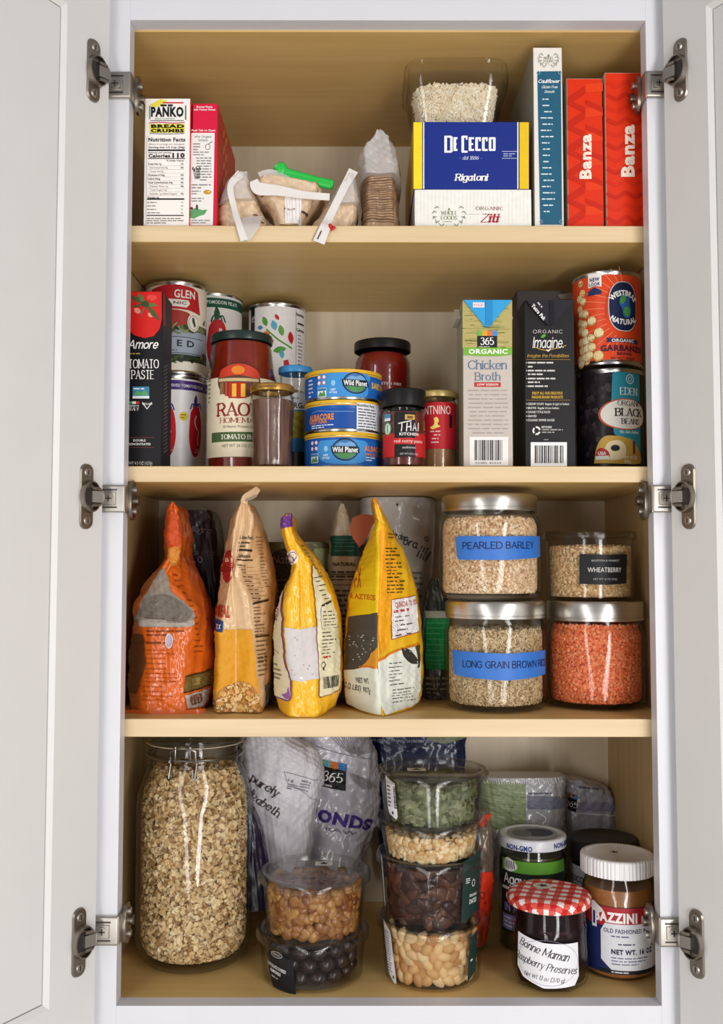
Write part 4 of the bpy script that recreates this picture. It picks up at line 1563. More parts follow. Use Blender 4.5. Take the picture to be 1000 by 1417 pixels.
def art(p):
    a = None
    p.poly([(206, 398), (225, 394), (250, 393), (268, 396), (276, 400), (279, 420), (281, 432), (262, 428), (230, 427), (205, 432)], '#b5222b', 1)
    p.text('GLEN', 256, 407, 11, '#ece4da', 2, w=30, bold=.02)
    p.poly([(224, 413), (261, 414.5), (263, 419), (258, 424.5), (224, 423)], '#e6e1d8', 2)
    p.text('NIC', 249, 419, 4, '#5a4a40', 3, w=18, bold=.03, track=1)
    p.spoly([(216, 430), (240, 428), (262, 432), (264, 444), (240, 452), (216, 452)], '#a23028', 1.5)
    for q in range(26):
        rd = random.Random(q)
        p.ell(rd.uniform(222, 284), rd.uniform(447, 461), rd.uniform(2.5, 6), rd.uniform(1.2, 2.6), rd.choice(('#5b6a3a', '#46562e', '#77824c', '#2f3a22', '#8a9060')), 2 + q * .05, rot=rd.uniform(-1, 1))
    p.ell(267.5, 447, 9.6, 12.5, '#e6dfd2', 4)
    p.ring(267.5, 447, 8, 10.4, .8, '#7c7468', 5)
    p.poly([(265, 440), (268, 440), (271, 451), (269, 454), (265, 446)], '#45483c', 5, a=(267.5, 447))
    p.rect(216, 464, 286, 490, '#9fabbb', 3, a=(245, 477))
    for y_ in (466, 488):
        p.rect(216, y_ - .5, 286, y_ + .5, '#3b4150', 4, a=(245, y_))
    p.text('E D', 257, 475.5, 8.5, '#2f3138', 4, w=25, bold=.03)
    p.para(236, 483, 254, 486, 1, '#4c505c', 4)
    for q in range(28):
        rd = random.Random(q + 90)
        p.ell(rd.uniform(214, 286), rd.uniform(493, 501), rd.uniform(2.5, 6), rd.uniform(1.2, 2.8), rd.choice(('#4d5c33', '#33411f', '#6c7a40', '#20281a', '#a0a83e')), 2 + q * .05, rot=rd.uniform(-1, 1), a=None)


T = can('organic_tin', 'red and cream tin with a grey-blue band, standing on the purple-banded white tin', gx, gy, gR, zm + .0004, row_z(388, gy - gR),
        [(zm + .005, zm + .0155, CREAM), (zm + .0155, zm + .029, ink('#36422a')), (zm + .029, zm + .052, ink('#9aa6b4')), (zm + .052, zm + .06, ink('#4a5632')), (zm + .06, row_z(388, gy - gR) - .005, ink('#e3d9c6'))], art=art)

# --- tins at the back: peeled tomatoes, leaf-branch tin, each on another tin
px_, py_, pR = center(255, 335, 450, yc=.247)
ph = (row_z(403, py_ - pR) - Z2) / 2
DG = ink('#1f5a46', .3)


def art(p):
    p.text('POMODORI PELATI', 309, 419, 4.6, '#dfe8e2', 1, w=46, bold=.02)
    x = 301
    p.spoly([(x - 12, 452), (x - 5, 442), (x + 6, 443), (x + 12, 455), (x + 14, 480), (x + 8, 505), (x - 2, 512), (x - 12, 500), (x - 15, 478)], '#c4232a', 1)
    p.spoly([(x - 2, 422), (x + 3, 432), (x + 1, 441), (x - 5, 436)], '#27553a', 2)
    for dx in (-9, -4, 6, 11):
        p.line([(x, 442), (x + dx * .6, 437), (x + dx, 443 + abs(dx) * .3)], 2, '#27553a', 3)
    p.ell(x + 4, 457, 2.4, 2.8, '#ecd5d3', 2)
    p.line([(x - 4, 468), (x - 6, 478), (x - 1, 488)], 1.6, '#e0b6b2', 2)


bd = lambda z0, h: [(z0 + .005, z0 + .011, DG), (z0 + .011, z0 + h - .020, WHT), (z0 + h - .020, z0 + h - .008, DG), (z0 + h - .008, z0 + h - .005, WHT)]
T = can('tomato_tin', 'white tin of peeled tomatoes with a green band, upper one behind the sauce jar', px_, py_, pR, Z2 + ph, Z2 + 2 * ph, bd(Z2 + ph, ph), 'green-banded tomato tins', art=art)
T = can('tomato_tin', 'lower green-banded tomato tin hidden behind the sauce jar', px_, py_, pR, Z2, Z2 + ph - .0004, bd(Z2, ph), 'green-banded tomato tins')

lx, ly, lR = center(343.5, 423, 460, yc=.2615)
lh = (row_z(418, ly - lR) - Z2) / 2


def leaf(p, x, y, L, w, rot, col, layer=2):
    t = np.linspace(0, 1, 9)
    wv = np.sin(t * math.pi) ** .8 * w / 2
    P = [(-L / 2 + L * q, v) for q, v in zip(t, wv)] + [(-L / 2 + L * q, -v) for q, v in zip(t[::-1], wv[::-1])][1:-1]
    c, s_ = math.cos(rot), math.sin(rot)
    p.poly([(x + c * a - s_ * d, y + s_ * a + c * d) for a, d in P], col, layer, a=(383, 460))


def art(p):
    A = (383, 460)
    p.rect(345, 422, 355, 500, '#1b1b1e', 1, a=(349, 460))
    p.text('65', 351, 442, 8, '#e8e6e2', 2, w=8, font='serif', a=(351, 442))
    p.line([(368, 455), (385, 470), (405, 481)], 2.2, '#5d9c3c', 1, a=A)
    for x, y, L, w_, r_, c_ in ((366, 444, 15, 7.5, 1.2, '#5aa23c'), (358.5, 452, 9, 6, .2, '#4f8fc0'), (379, 450, 15, 8.5, 1.3, '#62b1d2'), (389, 457, 16, 8, 1.35, '#63a845'), (383, 438.5, 9.5, 5, 1.0, '#c8313a'),
                             (403, 466, 18, 8.5, 1.45, '#c8242f'), (372, 476, 18, 8, -.7, '#c5413f'), (387, 484, 19, 9, -.25, '#5aa23c'), (390, 490, 13, 7, 1.45, '#5ab0cc'), (369, 461, 10, 6, .5, '#d7793a')):
        leaf(p, x, y, L, w_, r_, c_)
    p.poly([(392, 499), (399, 497), (401, 505), (393, 507)], '#c8242f', 2, a=A)
    p.rect(409, 428, 409.5, 507, '#55514e', 1, a=(409, 460))
    p.text('Nutrition', 417, 436, 4, '#1b1b1d', 1, w=18, bold=.03, align='c', a=(414, 436))
    p.rect(410, 447, 426, 449.5, '#1b1b1d', 1, a=(414, 448))
    p.text('Calories', 417, 457, 4.4, '#1b1b1d', 1, w=18, bold=.03, a=(414, 457))
    for q in range(9):
        p.para(410.5, 463 + q * 5, 426, 466 + q * 5, 1, '#6a6560', 1, a=(414, 465 + q * 5))


bd = lambda z0, h: [(z0 + .005, z0 + h - .005, WHT)]
T = can('leaf_print_tin', 'white tin with a coloured leaf branch, behind the sauce jar near the back wall', lx, ly, lR, Z2 + lh, Z2 + 2 * lh, bd(Z2 + lh, lh), 'leaf print tins', art=art)
T = can('leaf_print_tin', 'plain lower tin under the white leaf branch tin, hidden by the jars', lx, ly, lR, Z2, Z2 + lh - .0004, bd(Z2, lh), 'leaf print tins')


# --- jars
def jar(name, label, cx, cy, prof, z0, food=None, fz=None, lid=None, lidm=None, glass=None, cat='jar', group=None, ridges=0, n=80, shape=None, lshape=None, wall=.0009):
    """Glass jar: prof = outer wall [(r, z above base)]; food fills it up to fz; lid = (radius, z from, z to)."""
    T = thing(name, label, cat, (cx, cy, z0), group)
    b = MB()
    outer = [(0, .0002)] + [(prof[0][0] * .8, .0002)] + list(prof)
    inner = [(r - wall, z) for r, z in prof[::-1] if z > wall * 1.6] + [(prof[0][0] * .8, wall * 1.8), (0, wall * 1.8)]
    b.lathe(cx, cy, outer + inner, glass or GLASS, n=n, z0=z0, shape=shape)
    b.build('glass_body', T)
    if food:
        b = MB()
        R_at = lambda z: np.interp(z, [q[1] for q in prof], [q[0] for q in prof])
        zs = sorted({.003, *(q[1] for q in prof if .003 < q[1] < fz), fz})
        b.lathe(cx, cy, [(0, .003)] + [(R_at(z) - wall - .0004 - (.001 if z == zs[0] else 0), z) for z in zs] + [(0, fz + .0005)], food, n=n, z0=z0, shape=shape)
        b.build('contents', T)
    if lid:
        r, a, c = lid[:3]
        b = MB()
        sh = None
        if ridges:
            sh = lambda th, z: (1 + .012 * np.sign(np.sin(th * ridges)),) * 2
        b.lathe(cx, cy, [(r - .0016, a + .001), (r - .0012, a), (r, a + .0006), (r, c - .0022), (r - .0007, c - .0006), (r - .0025, c), (r * .84, c), (r * .82, c - .0008), (0, c - .0008)], lidm, n=(ridges * 4 if ridges else 72), z0=z0, shape=lshape or sh)
        b.build('lid', T, sharp=50)
    return T


def add_label(T, cx, cy, R, z0, z1, px0, px1, py, m, art, base=.0003, name='label', prof=None):
    """Paper label wrapped round a jar between two photo columns."""
    b = MB()
    S_ = Cyl(cx, cy, R, prof)
    P_ = Print(S_, b, base)
    za, zb_ = row_of(z1, cy - R), row_of(z0, cy - R)
    P_.rect(px0, za, px1, zb_, m, 0, a=(py, (za + zb_) / 2))
    if art:
        art(P_)
    return b.build(name, T)


def row_of(z, y):
    v = ROT @ (np.array([EYE[0], y, z]) - EYE)
    return 708.5 - FOC * v[2] / v[1]


SAUCE = mat('tomato_sauce', '#82210f', .25, amt=.18, scale=90, coat=.5)
rx, ry, rR = center(284, 383, 560, yc=.115)
lr = 43.2 * scale_at(ry)
zl0, zl1 = row_z(468, ry - lr) - Z2, row_z(455.5, ry - lr) - Z2
zs_ = row_z(520, ry - rR) - Z2
T = jar('sauce_jar', 'big jar of tomato sauce with dark lid and cream label behind the small brown jar', rx, ry,
        [(rR - .003, .0006), (rR, .004), (rR, zs_), (rR - .003, zs_ + .010), (lr - .001, zl0 - .006), (lr - .0025, zl0), (lr - .0025, zl1 - .003)], Z2, SAUCE, zl0 - .001, (lr, zl0, zl1), mat('lid_dark_green', '#20312d', .3))


def art(p):
    A = (334, 560)
    p.ell(330, 527, 31, 24.5, '#5a3a2a', 1, a=A)
    p.spoly([(302, 522), (306, 510), (330, 503), (354, 510), (358, 522), (330, 519)], '#c5391f', 2, a=A)
    p.ell(329, 512, 9, 6, '#e0812e', 3, a=A)
    p.rect(301, 523, 358, 527.5, '#c9b183', 3, a=A)
    p.rect(316, 529, 340, 551, '#b32417', 3, a=A)
    for x in (321, 333):
        p.rect(x, 531, x + 6, 549, '#e6b23a', 4, a=A)
    p.rect(303, 529, 309, 545, '#8a6a48', 3, a=A)
    p.rect(311, 529, 314, 548, '#c14a2a', 3, a=A)
    p.rect(350, 529, 355, 545, '#8a6a48', 3, a=A)
    p.text("RAO'S", 330, 566.5, 17, '#8f2f2c', 2, w=66, font='serif', bold=.35, a=A)
    p.text('HOMEMADE', 334, 581.5, 6.6, '#9c3a33', 2, w=62, font='serif', a=A)
    p.text('All Natural, Premium Quality', 333, 590, 3.4, '#5c4d42', 2, w=50, a=A)
    p.rect(288, 597.5, 379, 611, '#4b6239', 1, a=A)
    p.text('TOMATO BASIL', 334, 604.3, 6, '#ece6d6', 2, w=58, font='serif', bold=.3, a=A)
    p.text('NET WT 24 OZ (1.5 LB)', 333, 616.5, 4, '#54483f', 2, w=52, a=A)
    p.para(287, 512, 294, 560, 8, '#8a7a66', 1, a=(290, 540))


add_label(T, rx, ry, rR, Z2 + .016, Z2 + zs_ - .001, 274, 393, 334, '#e4d8bb', art)

# small brown jar in front
ANCH = mat('brown_fillets', '#6d4a3c', .35, amt=.5, scale=35, stretch=(6, 6, .7), coat=.4, bump=.5)
ax, ay, aR = center(345.5, 407, 590, yc=.062)
sc3 = lambda th, z: (1 + .012 * np.cos(th * 12),) * 2
zl0, zl1 = row_z(539, ay - aR) - Z2, row_z(528.5, ay - aR) - Z2
T = jar('anchovy_jar', 'small jar of brown fillets with a gold lid in front of the sauce jar', ax, ay,
        [(aR * .90, .0006), (aR * .97, .004), (aR * .97, .012), (aR * .93, .02), (aR * .95, .05), (aR * 1.0, .070), (aR * .96, .080), (aR * .9, zl0 - .002), (aR * .9, zl1 - .002)], Z2, ANCH, .074, (aR, zl0, zl1), mat('gold_lid', '#bb8f45', .35, metal=.75), shape=sc3)
b = MB()
pp = Print(Cyl(ax, ay, aR), b, .0003)
pp.para(356, 532.5, 397, 536, 1, '#7a5628', 0, th=.6)
b.build('lid_print', T)

# blue lidded jar
ox, oy, oR = center(384, 433, 590, yc=.132)
zl0, zl1 = row_z(514, oy - oR) - Z2, row_z(504, oy - oR) - Z2
OLV = mat('dark_olives', '#4b4630', .3, amt=.35, scale=120, coat=.4)
T = jar('capers_jar', 'slim jar with a bright blue lid squeezed between sauce jar and tuna tins', ox, oy,
        [(oR * .9, .0006), (oR * .97, .004), (oR * .97, .085), (oR * .88, .098), (oR * .88, zl1 - .002)], Z2, OLV, .088, (oR * .98, zl0, zl1), mat('blue_lid', '#3f93cf', .3))


def art(p):
    p.rect(380, 543, 440, 567, '#e3e2e4', 1, a=(410, 555))
    p.text('ORGANIC', 420, 561, 7.6, '#26262b', 2, w=44, bold=.02, a=(413, 561))
    p.para(402, 549, 420, 553, 1, '#77787c', 2, a=(412, 551))
    p.rect(380, 569, 440, 606, '#a89a3e', 1, a=(410, 588))
    for q in range(7):
        p.ell(405 + (q % 3) * 6, 575 + q * 4, 3.5, 3, '#8f8433', 2, a=(410, 588))


add_label(T, ox, oy, oR * .97, row_z(625, oy - oR), row_z(543, oy - oR), 374, 444, 409, '#3d84b4', art)

# --- tuna tins
tx, ty, tR = center(421, 528, 580, R=.0424)
zt0 = [Z2, row_z(597, ty - tR), row_z(552.5, ty - tR), row_z(510, ty - tR)]
YEL = ink('#dcae2b', .3)
BLU, BLU2 = '#1f5fae', '#3f8fd0'


def wild(p, cx, cy, s=1.):
    A = (cx, cy)
    p.ell(cx, cy, 18.5 * s, 15.5 * s, '#16181c', 2, a=A)
    p.ell(cx, cy, 16.8 * s, 13.8 * s, '#3c6fa8', 3, a=A)
    p.spoly([(cx - 14 * s, cy - 5 * s), (cx - 7 * s, cy - 10 * s), (cx, cy - 9 * s), (cx + 8 * s, cy - 11 * s), (cx + 14 * s, cy - 5 * s)], '#6fa2cf', 4, a=A)
    p.spoly([(cx - 14 * s, cy + 5 * s), (cx, cy + 3 * s), (cx + 14 * s, cy + 5 * s), (cx + 9 * s, cy + 10.5 * s), (cx, cy + 13 * s), (cx - 9 * s, cy + 10.5 * s)], '#4f8a52', 4, a=A)
    p.poly([(cx - 20 * s, cy - 5 * s), (cx + 19 * s, cy - 4 * s), (cx + 20 * s, cy + 4.5 * s), (cx - 18 * s, cy + 5 * s)], '#16181c', 5, a=A)
    p.text('Wild Planet', cx, cy, 7.2 * s, '#f1f1f1', 6, w=35 * s, bold=.025, a=A)


def emblems(p, x, y):
    for dx, dy in ((0, 0), (8, 0), (0, 8), (8, 8)):
        p.ell(x + dx, y + dy, 3.1, 3.1, '#e6e8ee', 2, a=(x + 4, y + 4))
        p.ring(x + dx, y + dy, 3.1, 3.1, .7, '#b9333c', 3, a=(x + 4, y + 4))
    p.rect(x - 2.5, y + 15, x + 11.5, y + 28, '#dfe7e6', 2, a=(x + 4, y + 20))
    p.poly([(x - 2, y + 27), (x + 2, y + 20), (x + 5, y + 23), (x + 8, y + 18), (x + 11, y + 27)], '#58905a', 3, a=(x + 4, y + 20))
    p.rect(x - 2, y + 15.6, x + 11, y + 19, '#3f78a4', 3, a=(x + 4, y + 20))
    p.ell(x + 20, y + 8, 3, 4, '#8fc3e6', 2, a=(x + 18, y + 12))
    p.text('NET', x + 20, y + 17, 2.6, '#e6ecf2', 2, w=7, bold=.03, a=(x + 18, y + 14))
    p.text('WT 5OZ', x + 20, y + 21, 2.6, '#e6ecf2', 2, w=11, bold=.03, a=(x + 18, y + 18))


def art0(p):
    p.rect(400, 609, 547, 640, BLU, 0, a=(474, 624))
    p.spoly([(440, 609), (505, 609), (508, 624), (500, 640), (450, 640), (436, 624)], BLU2, 1, a=(474, 624))
    emblems(p, 431, 613)
    wild(p, 477.5, 622)
    p.text('ALBACORE', 525, 621, 7.5, '#e08a35', 2, w=46, bold=.03, a=(510, 621))
    p.text('WILD TUNA', 525, 629, 4.5, '#e08a35', 2, w=42, bold=.02, a=(510, 629))
    p.para(503, 632, 524, 639, 2, '#d8e4f0', 2, a=(513, 636))


def art1(p):
    p.rect(400, 565, 547, 592, '#1b4c9c', 0, a=(474, 578))
    p.line([(425, 569), (438, 567), (460, 569), (490, 569)], .8, '#6f9fd0', 1, a=(474, 569))
    p.text('ALBACORE', 442, 577, 8, '#e08a35', 2, w=42, bold=.04, a=(447, 577))
    p.text('WILD TUNA', 438, 584, 4.6, '#e08a35', 2, w=32, bold=.03, a=(443, 584))
    p.para(426, 587, 467, 593, 2, '#dbe6f2', 2, a=(446, 590))
    p.rect(491, 558, 545, 599, '#e6e6ea', 1, a=(508, 578))
    p.text('Nutrition Facts', 507, 561.5, 3.6, '#1b1b1d', 2, w=30, bold=.03, a=(507, 561.5))
    p.para(493, 565, 526, 597, 8, '#5c5c66', 2, a=(508, 580))


def art2(p):
    p.rect(400, 521, 547, 549, BLU, 0, a=(474, 535))
    p.spoly([(440, 516), (510, 516), (512, 530), (505, 549), (450, 549), (436, 535)], BLU2, 1, a=(474, 535))
    emblems(p, 441, 522)
    wild(p, 492, 530, .98)
    p.text('SARDINES', 534, 534, 8, '#e3b93a', 2, w=44, bold=.03, a=(516, 534))
    p.para(424, 524, 436, 552, 5, '#c9d8ea', 1, a=(430, 538))


lbs = ('bottom of the three stacked blue tuna tins, round logo and orange lettering', 'middle of the three stacked blue tuna tins, showing a nutrition panel', 'top of the three stacked blue tuna tins, under a yellow rim')
for k, ar in enumerate((art0, art1, art2)):
    a_, c_ = zt0[k], zt0[k + 1]
    can('tuna_tin', lbs[k], tx, ty, tR, a_ + .0003, c_, [(a_ + .004, a_ + .0055, ink('#2a6ab8')), (a_ + .0055, c_ - .006, ink('#1d58a8', .3)), (c_ - .006, c_ - .0045, YEL)], 'stacked blue tuna tins', art=ar, top=YEL)

# --- red jar at the back
PEP = mat('red_peppers', '#8f1814', .25, amt=.35, scale=14, stretch=(1, 1, .4), coat=.5)
qx, qy, qR = center(490, 568, 560, yc=.198)
zl0, zl1 = row_z(480, qy - qR) - Z2, row_z(466, qy - qR) - Z2
T = jar('pepper_jar', 'tall jar of red peppers with a black lid, behind the tuna tins', qx, qy,
        [(qR - .003, .0006), (qR, .004), (qR, zl0 - .022), (qR - .001, zl0 - .012), (qR - .005, zl0 - .004), (qR - .005, zl1 - .003)], Z2, PEP, zl0 - .004, (qR + .0005, zl0, zl1), mat('lid_black', '#1a1819', .4, spec=.25))
b = MB()
pp = Print(Cyl(qx, qy, qR), b, .0003)
pp.text('ROASTED FIRE', 535, 530.5, 3.6, '#d9c9c4', 0, w=44, bold=.02, a=(529, 530.5))
b.build('label', T)

# --- curry paste
CUR = mat('curry_paste', '#6a2817', .3, amt=.25, scale=120, coat=.4)
hx, hy, hR = center(527.5, 589, 590, yc=.062)
zl0, zl1 = row_z(560, hy - hR) - Z2, row_z(535.5, hy - hR) - Z2
T = jar('curry_paste_jar', 'small jar of red curry paste with a black lid and black label', hx, hy,
        [(hR - .003, .0006), (hR, .004), (hR, zl0 - .008), (hR - .003, zl0 - .002), (hR - .003, zl1 - .003)], Z2, CUR, zl0 - .006, (hR + .0004, zl0, zl1), mat('lid_black', '#1a1819', .4, spec=.25))


def art(p):
    A = (559, 596)
    p.rect(528, 600, 545, 632, '#c02a2a', 1, a=(536, 616))
    p.rect(573, 600, 589, 632, '#c02a2a', 1, a=(581, 616))
    p.rect(560.5 - 15, 570, 574.5, 632, '#1a181a', 2, a=A)
    p.rect(543, 606, 585, 614.5, '#c22f2e', 3, a=A)
    p.rect(560, 573.5, 574, 580.5, '#c9a04a', 3, a=A)
    p.rect(563, 575.5, 571, 579, '#6a4a20', 4, a=A)
    for L_ in ([(551, 586), (562, 583.5), (569, 582)], [(556, 585), (556, 591), (555, 597)], [(563, 585), (562, 597)], [(568, 584), (568, 596)], [(562, 591), (569, 590)], [(571, 596), (573.5, 585), (576, 596)], [(571.5, 592), (576, 592)], [(579.5, 584.5), (579, 596)]):
        p.line(L_, 1.3, '#efece8', 3 + .1 * len(L_) + L_[0][0] * .002, a=A, smooth=False)
    p.text('KITCHEN', 566, 600.5, 3.6, '#e3e0dc', 3, w=27, bold=.03, a=A)
    p.text('red curry paste', 566, 610, 4.4, '#f0dcd6', 4, w=42, a=A)
    p.text('authentic', 566, 619, 3, '#dcd8d4', 3, w=19, a=A)
    p.text('NET WT 4 OZ (112g)', 566, 628, 2.6, '#cfcac5', 3, w=25, a=A)
    p.rect(530.5, 573, 542, 583, '#4a8fb8', 2, a=(536, 580))
    p.rect(530.5, 579, 542, 583, '#dfe7ea', 3, a=(536, 580))
    p.ell(536.5, 593.5, 6.6, 9.4, '#4f9a6a', 2, a=(537, 593.5))
    p.ell(536.5, 593.5, 4.9, 7.4, '#d8e4da', 3, a=(537, 593.5))
    p.rect(535.5, 588, 537.5, 599, '#4f9a6a', 4, a=(537, 593.5))


add_label(T, hx, hy, hR, row_z(632, hy - hR), row_z(600, hy - hR), 522, 600, 558, '#c02a2a', art)

# --- gold lid jar with a red label
NUT = mat('pale_sauce', '#a5774f', .35, amt=.3, scale=60, coat=.4)
nx, ny, nR = center(580, 632.5, 590, yc=.094)
zl0, zl1 = row_z(548, ny - nR) - Z2, row_z(538.5, ny - nR) - Z2
T = jar('pesto_jar', 'small jar with a gold lid and a red label, between curry paste and broth carton', nx, ny,
        [(nR - .003, .0006), (nR, .004), (nR, zl0 - .008), (nR - .0025, zl0 - .002), (nR - .0025, zl1 - .002)], Z2, NUT, zl0 - .012, (nR + .0002, zl0, zl1), mat('gold_lid_pale', '#d2b877', .35, metal=.6))


def art(p):
    A = (604, 585)
    p.text('MANTNINO', 598, 567, 12, '#e9ded6', 2, w=52, a=A)
    p.spoly([(600, 579), (604, 577), (607, 582), (605, 587), (609, 590), (604, 592), (598, 594), (595, 591), (600, 588), (601, 583)], '#e6cf6a', 2, a=A)
    for q, w_ in enumerate((22, 12, 18, 20)):
        p.para(606 - w_ / 2, 595 + q * 5, 606 + w_ / 2, 599 + q * 5, 1, '#dcb8b0', 2, a=A)
    p.rect(621, 574, 626, 592, '#211a1c', 2, a=(622, 583))


add_label(T, nx, ny, nR, row_z(621, ny - nR), row_z(556, ny - nR), 576, 640, 606, '#b8202a', art)

# --- cartons
BEI = ink('#c6bab0')
mb, S, (xa, xb, zb, zt) = fbox(640.5, 708.5, 415, Z2, .040, .062, ink('#a59c86'), faces={'-y': BEI, '-x': ink('#9a9a80'), '+x': ink('#cfc4b8')})
T = thing('broth_carton', 'beige chicken broth carton with a folded blue top corner', 'food carton', ((xa + xb) / 2, .071, Z2))
p = Print(S, mb)
p.rect(639.8, 416, 708.3, 482, '#b5a768', 0)
for q in range(60):
    rd = random.Random(q)
    p.line([(rd.uniform(641, 700), y := rd.uniform(418, 480)), (rd.uniform(641, 700), y + rd.uniform(-2, 2)), (rd.uniform(641, 707), y + 1)], rd.uniform(.4, 1), rd.choice(('#a3984f', '#8f8a4a', '#c3b57c', '#7f8a4c')), 1 + q * .01)
p.poly([(641, 481), (708.3, 481), (708.3, 491), (690, 493), (665, 493), (641, 491.5)], '#77b03a', 2)
p.rect(660, 458, 687.5, 481, '#201f22', 3)
for k, c_ in enumerate(('#6ab04a', '#e0a030', '#e0702c', '#4a8fd0')):
    p.rect(660 + k * 6.9, 458, 666.9 + k * 6.9, 465, c_, 4)
p.text('365', 673.7, 472.4, 9.5, '#f2f0ee', 4, w=19, font='serif', bold=.1)
p.para(662, 479, 686, 481, 1, '#cfcbc6', 4)
p.text('ORGANIC', 675, 486.5, 6, '#eef2e6', 3, w=54, bold=.035, track=1)
p.text('Chicken', 674, 505, 11.5, '#5b7592', 1, w=54, font='serif', bold=-.1)
p.text('Broth', 674, 521, 10.5, '#5b7592', 1, w=36, font='serif', bold=-.1)
p.rect(656, 529, 692.6, 535.4, '#b9322e', 1)
p.text('LOW SODIUM', 674.4, 532.2, 2.8, '#f0e0da', 2, w=29, bold=.03)
p.para(647, 537.5, 703, 602, 11, '#a69d98', 1, align='c', th=.28, fill=.92)
p.rect(649.5, 604.5, 703, 644, '#ece8e4', 1)
p.barcode(656, 609, 694.5, 637, 1, white=None, seed=8)
p.text('93482 40324', 675, 640.6, 2.8, '#555558', 2, w=36)
mb.build('carton', T)
b = MB()
yq = .0385
V = [at(641, 415.5, yq), at(708, 415.5, yq), at(676.5, 452, yq - .0008), at(671, 452, yq - .0008), at(658, 436, yq)]
BC = ink('#3aa0d8', .3)
b.prism([(v[0], v[2]) for v in (V[1], V[0], V[4], V[3], V[2])], 'y', .0372, .0396, BC)
b.box(at(671.5, 430, yq)[0], at(680.5, 430, yq)[0], .0362, .0373, at(675, 450, yq)[2], at(675, 416.5, yq)[2], ink('#2f8cc4', .3), bev=.0002)
pp = Print(Plane((0, .0372, 0)), b, .0002)
pp.rect(654, 418.5, 670, 425.5, '#ecdfe2', 0)
pp.text('FOLD', 662, 422, 3, '#c05a6a', 1, w=13)
b.build('folded_corner', T)
for sg, xx in ((-1, xa), (1, xb)):          # the turned-up ears of the carton
    b = MB()
    b.prism([(.056, zt - .016), (.098, zt - .016), (.098, zt - .003), (.075, zt - .001)], 'x', xx + sg * .0004, xx + sg * (.0055 if sg < 0 else .004), ink('#cfcac0'))
    b.build('carton_ear', T)

mb, S, (xa, xb, zb, zt) = fbox(725.5, 795, 416, Z2, .043, .062, ink('#201e21'), faces={'-y': ink('#181618'), '-x': ink('#131214')})
T = thing('soup_carton', 'black soup carton with white lettering beside the chicken broth carton', 'food carton', ((xa + xb) / 2, .074, Z2))
p = Print(S, mb)
p.text('ORGANIC', 757.5, 459, 4.6, '#cfcbc4', 1, w=41, track=1.5, font='hand')
p.text('Imagine.', 758, 474, 14, '#e9e6e1', 1, w=43, font='hand', bold=.1, shear=.18)
leaf_pts = [(748, 466), (751, 463), (755, 463.5), (753, 466.5), (749, 468)]
p.spoly(leaf_pts, '#5f9c3f', 2)
p.line([(737, 479), (752, 484.5), (770, 482), (783, 478)], 1.1, '#b8902f', 1)
p.text('Imagine the Possibilities', 758, 492.3, 4.2, '#c9a03a', 1, w=58, font='hand', shear=.25)
p.rect(728, 497.4, 789, 497.9, '#a07f32', 1)
for y_, w_ in ((502, 52), (507.5, 13), (513, 51), (518, 46), (524, 55), (529, 24), (534.5, 60)):
    p.para(730, y_ - 1.8, 730 + w_, y_ + 1.8, 1, '#c9c5c0', 1, th=.6, fill=.97)
for y_ in (502, 513, 524, 534.5):
    p.ell(728.4, y_, .8, .8, '#c9c5c0', 1)
p.text('ENJOY ALL OUR DELICIOUS', 757, 544, 3.6, '#d0a63c', 1, w=42, bold=.03)
p.text('IMAGINE BRAND PRODUCTS', 757, 549.6, 3.6, '#d0a63c', 1, w=43, bold=.03)
p.rect(728, 553.6, 789, 554.1, '#a07f32', 1)
for k, t_ in enumerate(('CREAMY SOUPS  Regular & Light in Sodium', 'BROTHS  Regular & Low Sodium', 'CHUNKY STYLE SOUPS', 'GRAVIES', 'CULINARY SIMMER SAUCES')):
    y_ = 559 + k * 5.6
    p.ell(728.4, y_, .8, .8, '#c9c5c0', 1)
    p.text(t_, 730, y_, 3, '#d5d1cc', 1, align='l', w=(57, 43, 31, 12, 37)[k], bold=.02)
p.ring(742, 596, 5.6, 6, 2.4, '#e3e0dc', 1, t0=.05, t1=.3)
p.ring(742, 596, 5.6, 6, 2.4, '#e3e0dc', 1, t0=.38, t1=.63)
p.ring(742, 596, 5.6, 6, 2.4, '#e3e0dc', 1, t0=.71, t1=.97)
p.text('RECYCLABLE', 756, 591, 2.6, '#e3e0dc', 1, w=14, bold=.03)
p.para(749.5, 593, 780, 600, 2, '#a9a5a1', 1)
p.para(752, 607, 766, 610, 1, '#8d8a87', 1)
p.rect(734, 612, 784, 645.5, '#eeecea', 1)
p.barcode(739.5, 616.5, 779, 641, 1, white=None, seed=17)
mb.build('carton', T)
b = MB()
V = [at(727, 416, .042), at(795, 416, .042), at(764.5, 450, .042), at(757, 450, .042)]
b.prism([(v[0], v[2]) for v in (V[1], V[0], V[3], V[2])], 'y', .0395, .0425, ink('#2e2c33', .2))
b.box(at(759, 430, .042)[0], at(765.5, 430, .042)[0], .0384, .0396, at(760, 449, .042)[2], at(760, 417, .042)[2], ink('#25232a', .2), bev=.0002)
pp = Print(Plane((0, .0395, 0)), b, .0002)
pp.text('Tetra Pak', 745, 432, 4.6, '#e3e1de', 0, w=27, rot=.86, bold=.05)
pp.para(741, 422, 757, 427, 1, '#bdbab6', 0, rot=.86)
b.build('folded_corner', T)
b = MB()
b.box(at(758, 413, .06)[0], at(765, 413, .06)[0], .055, .062, zt, zt + .0018, ink('#d9b43a'), bev=.0003)
b.build('seal_mark', T)

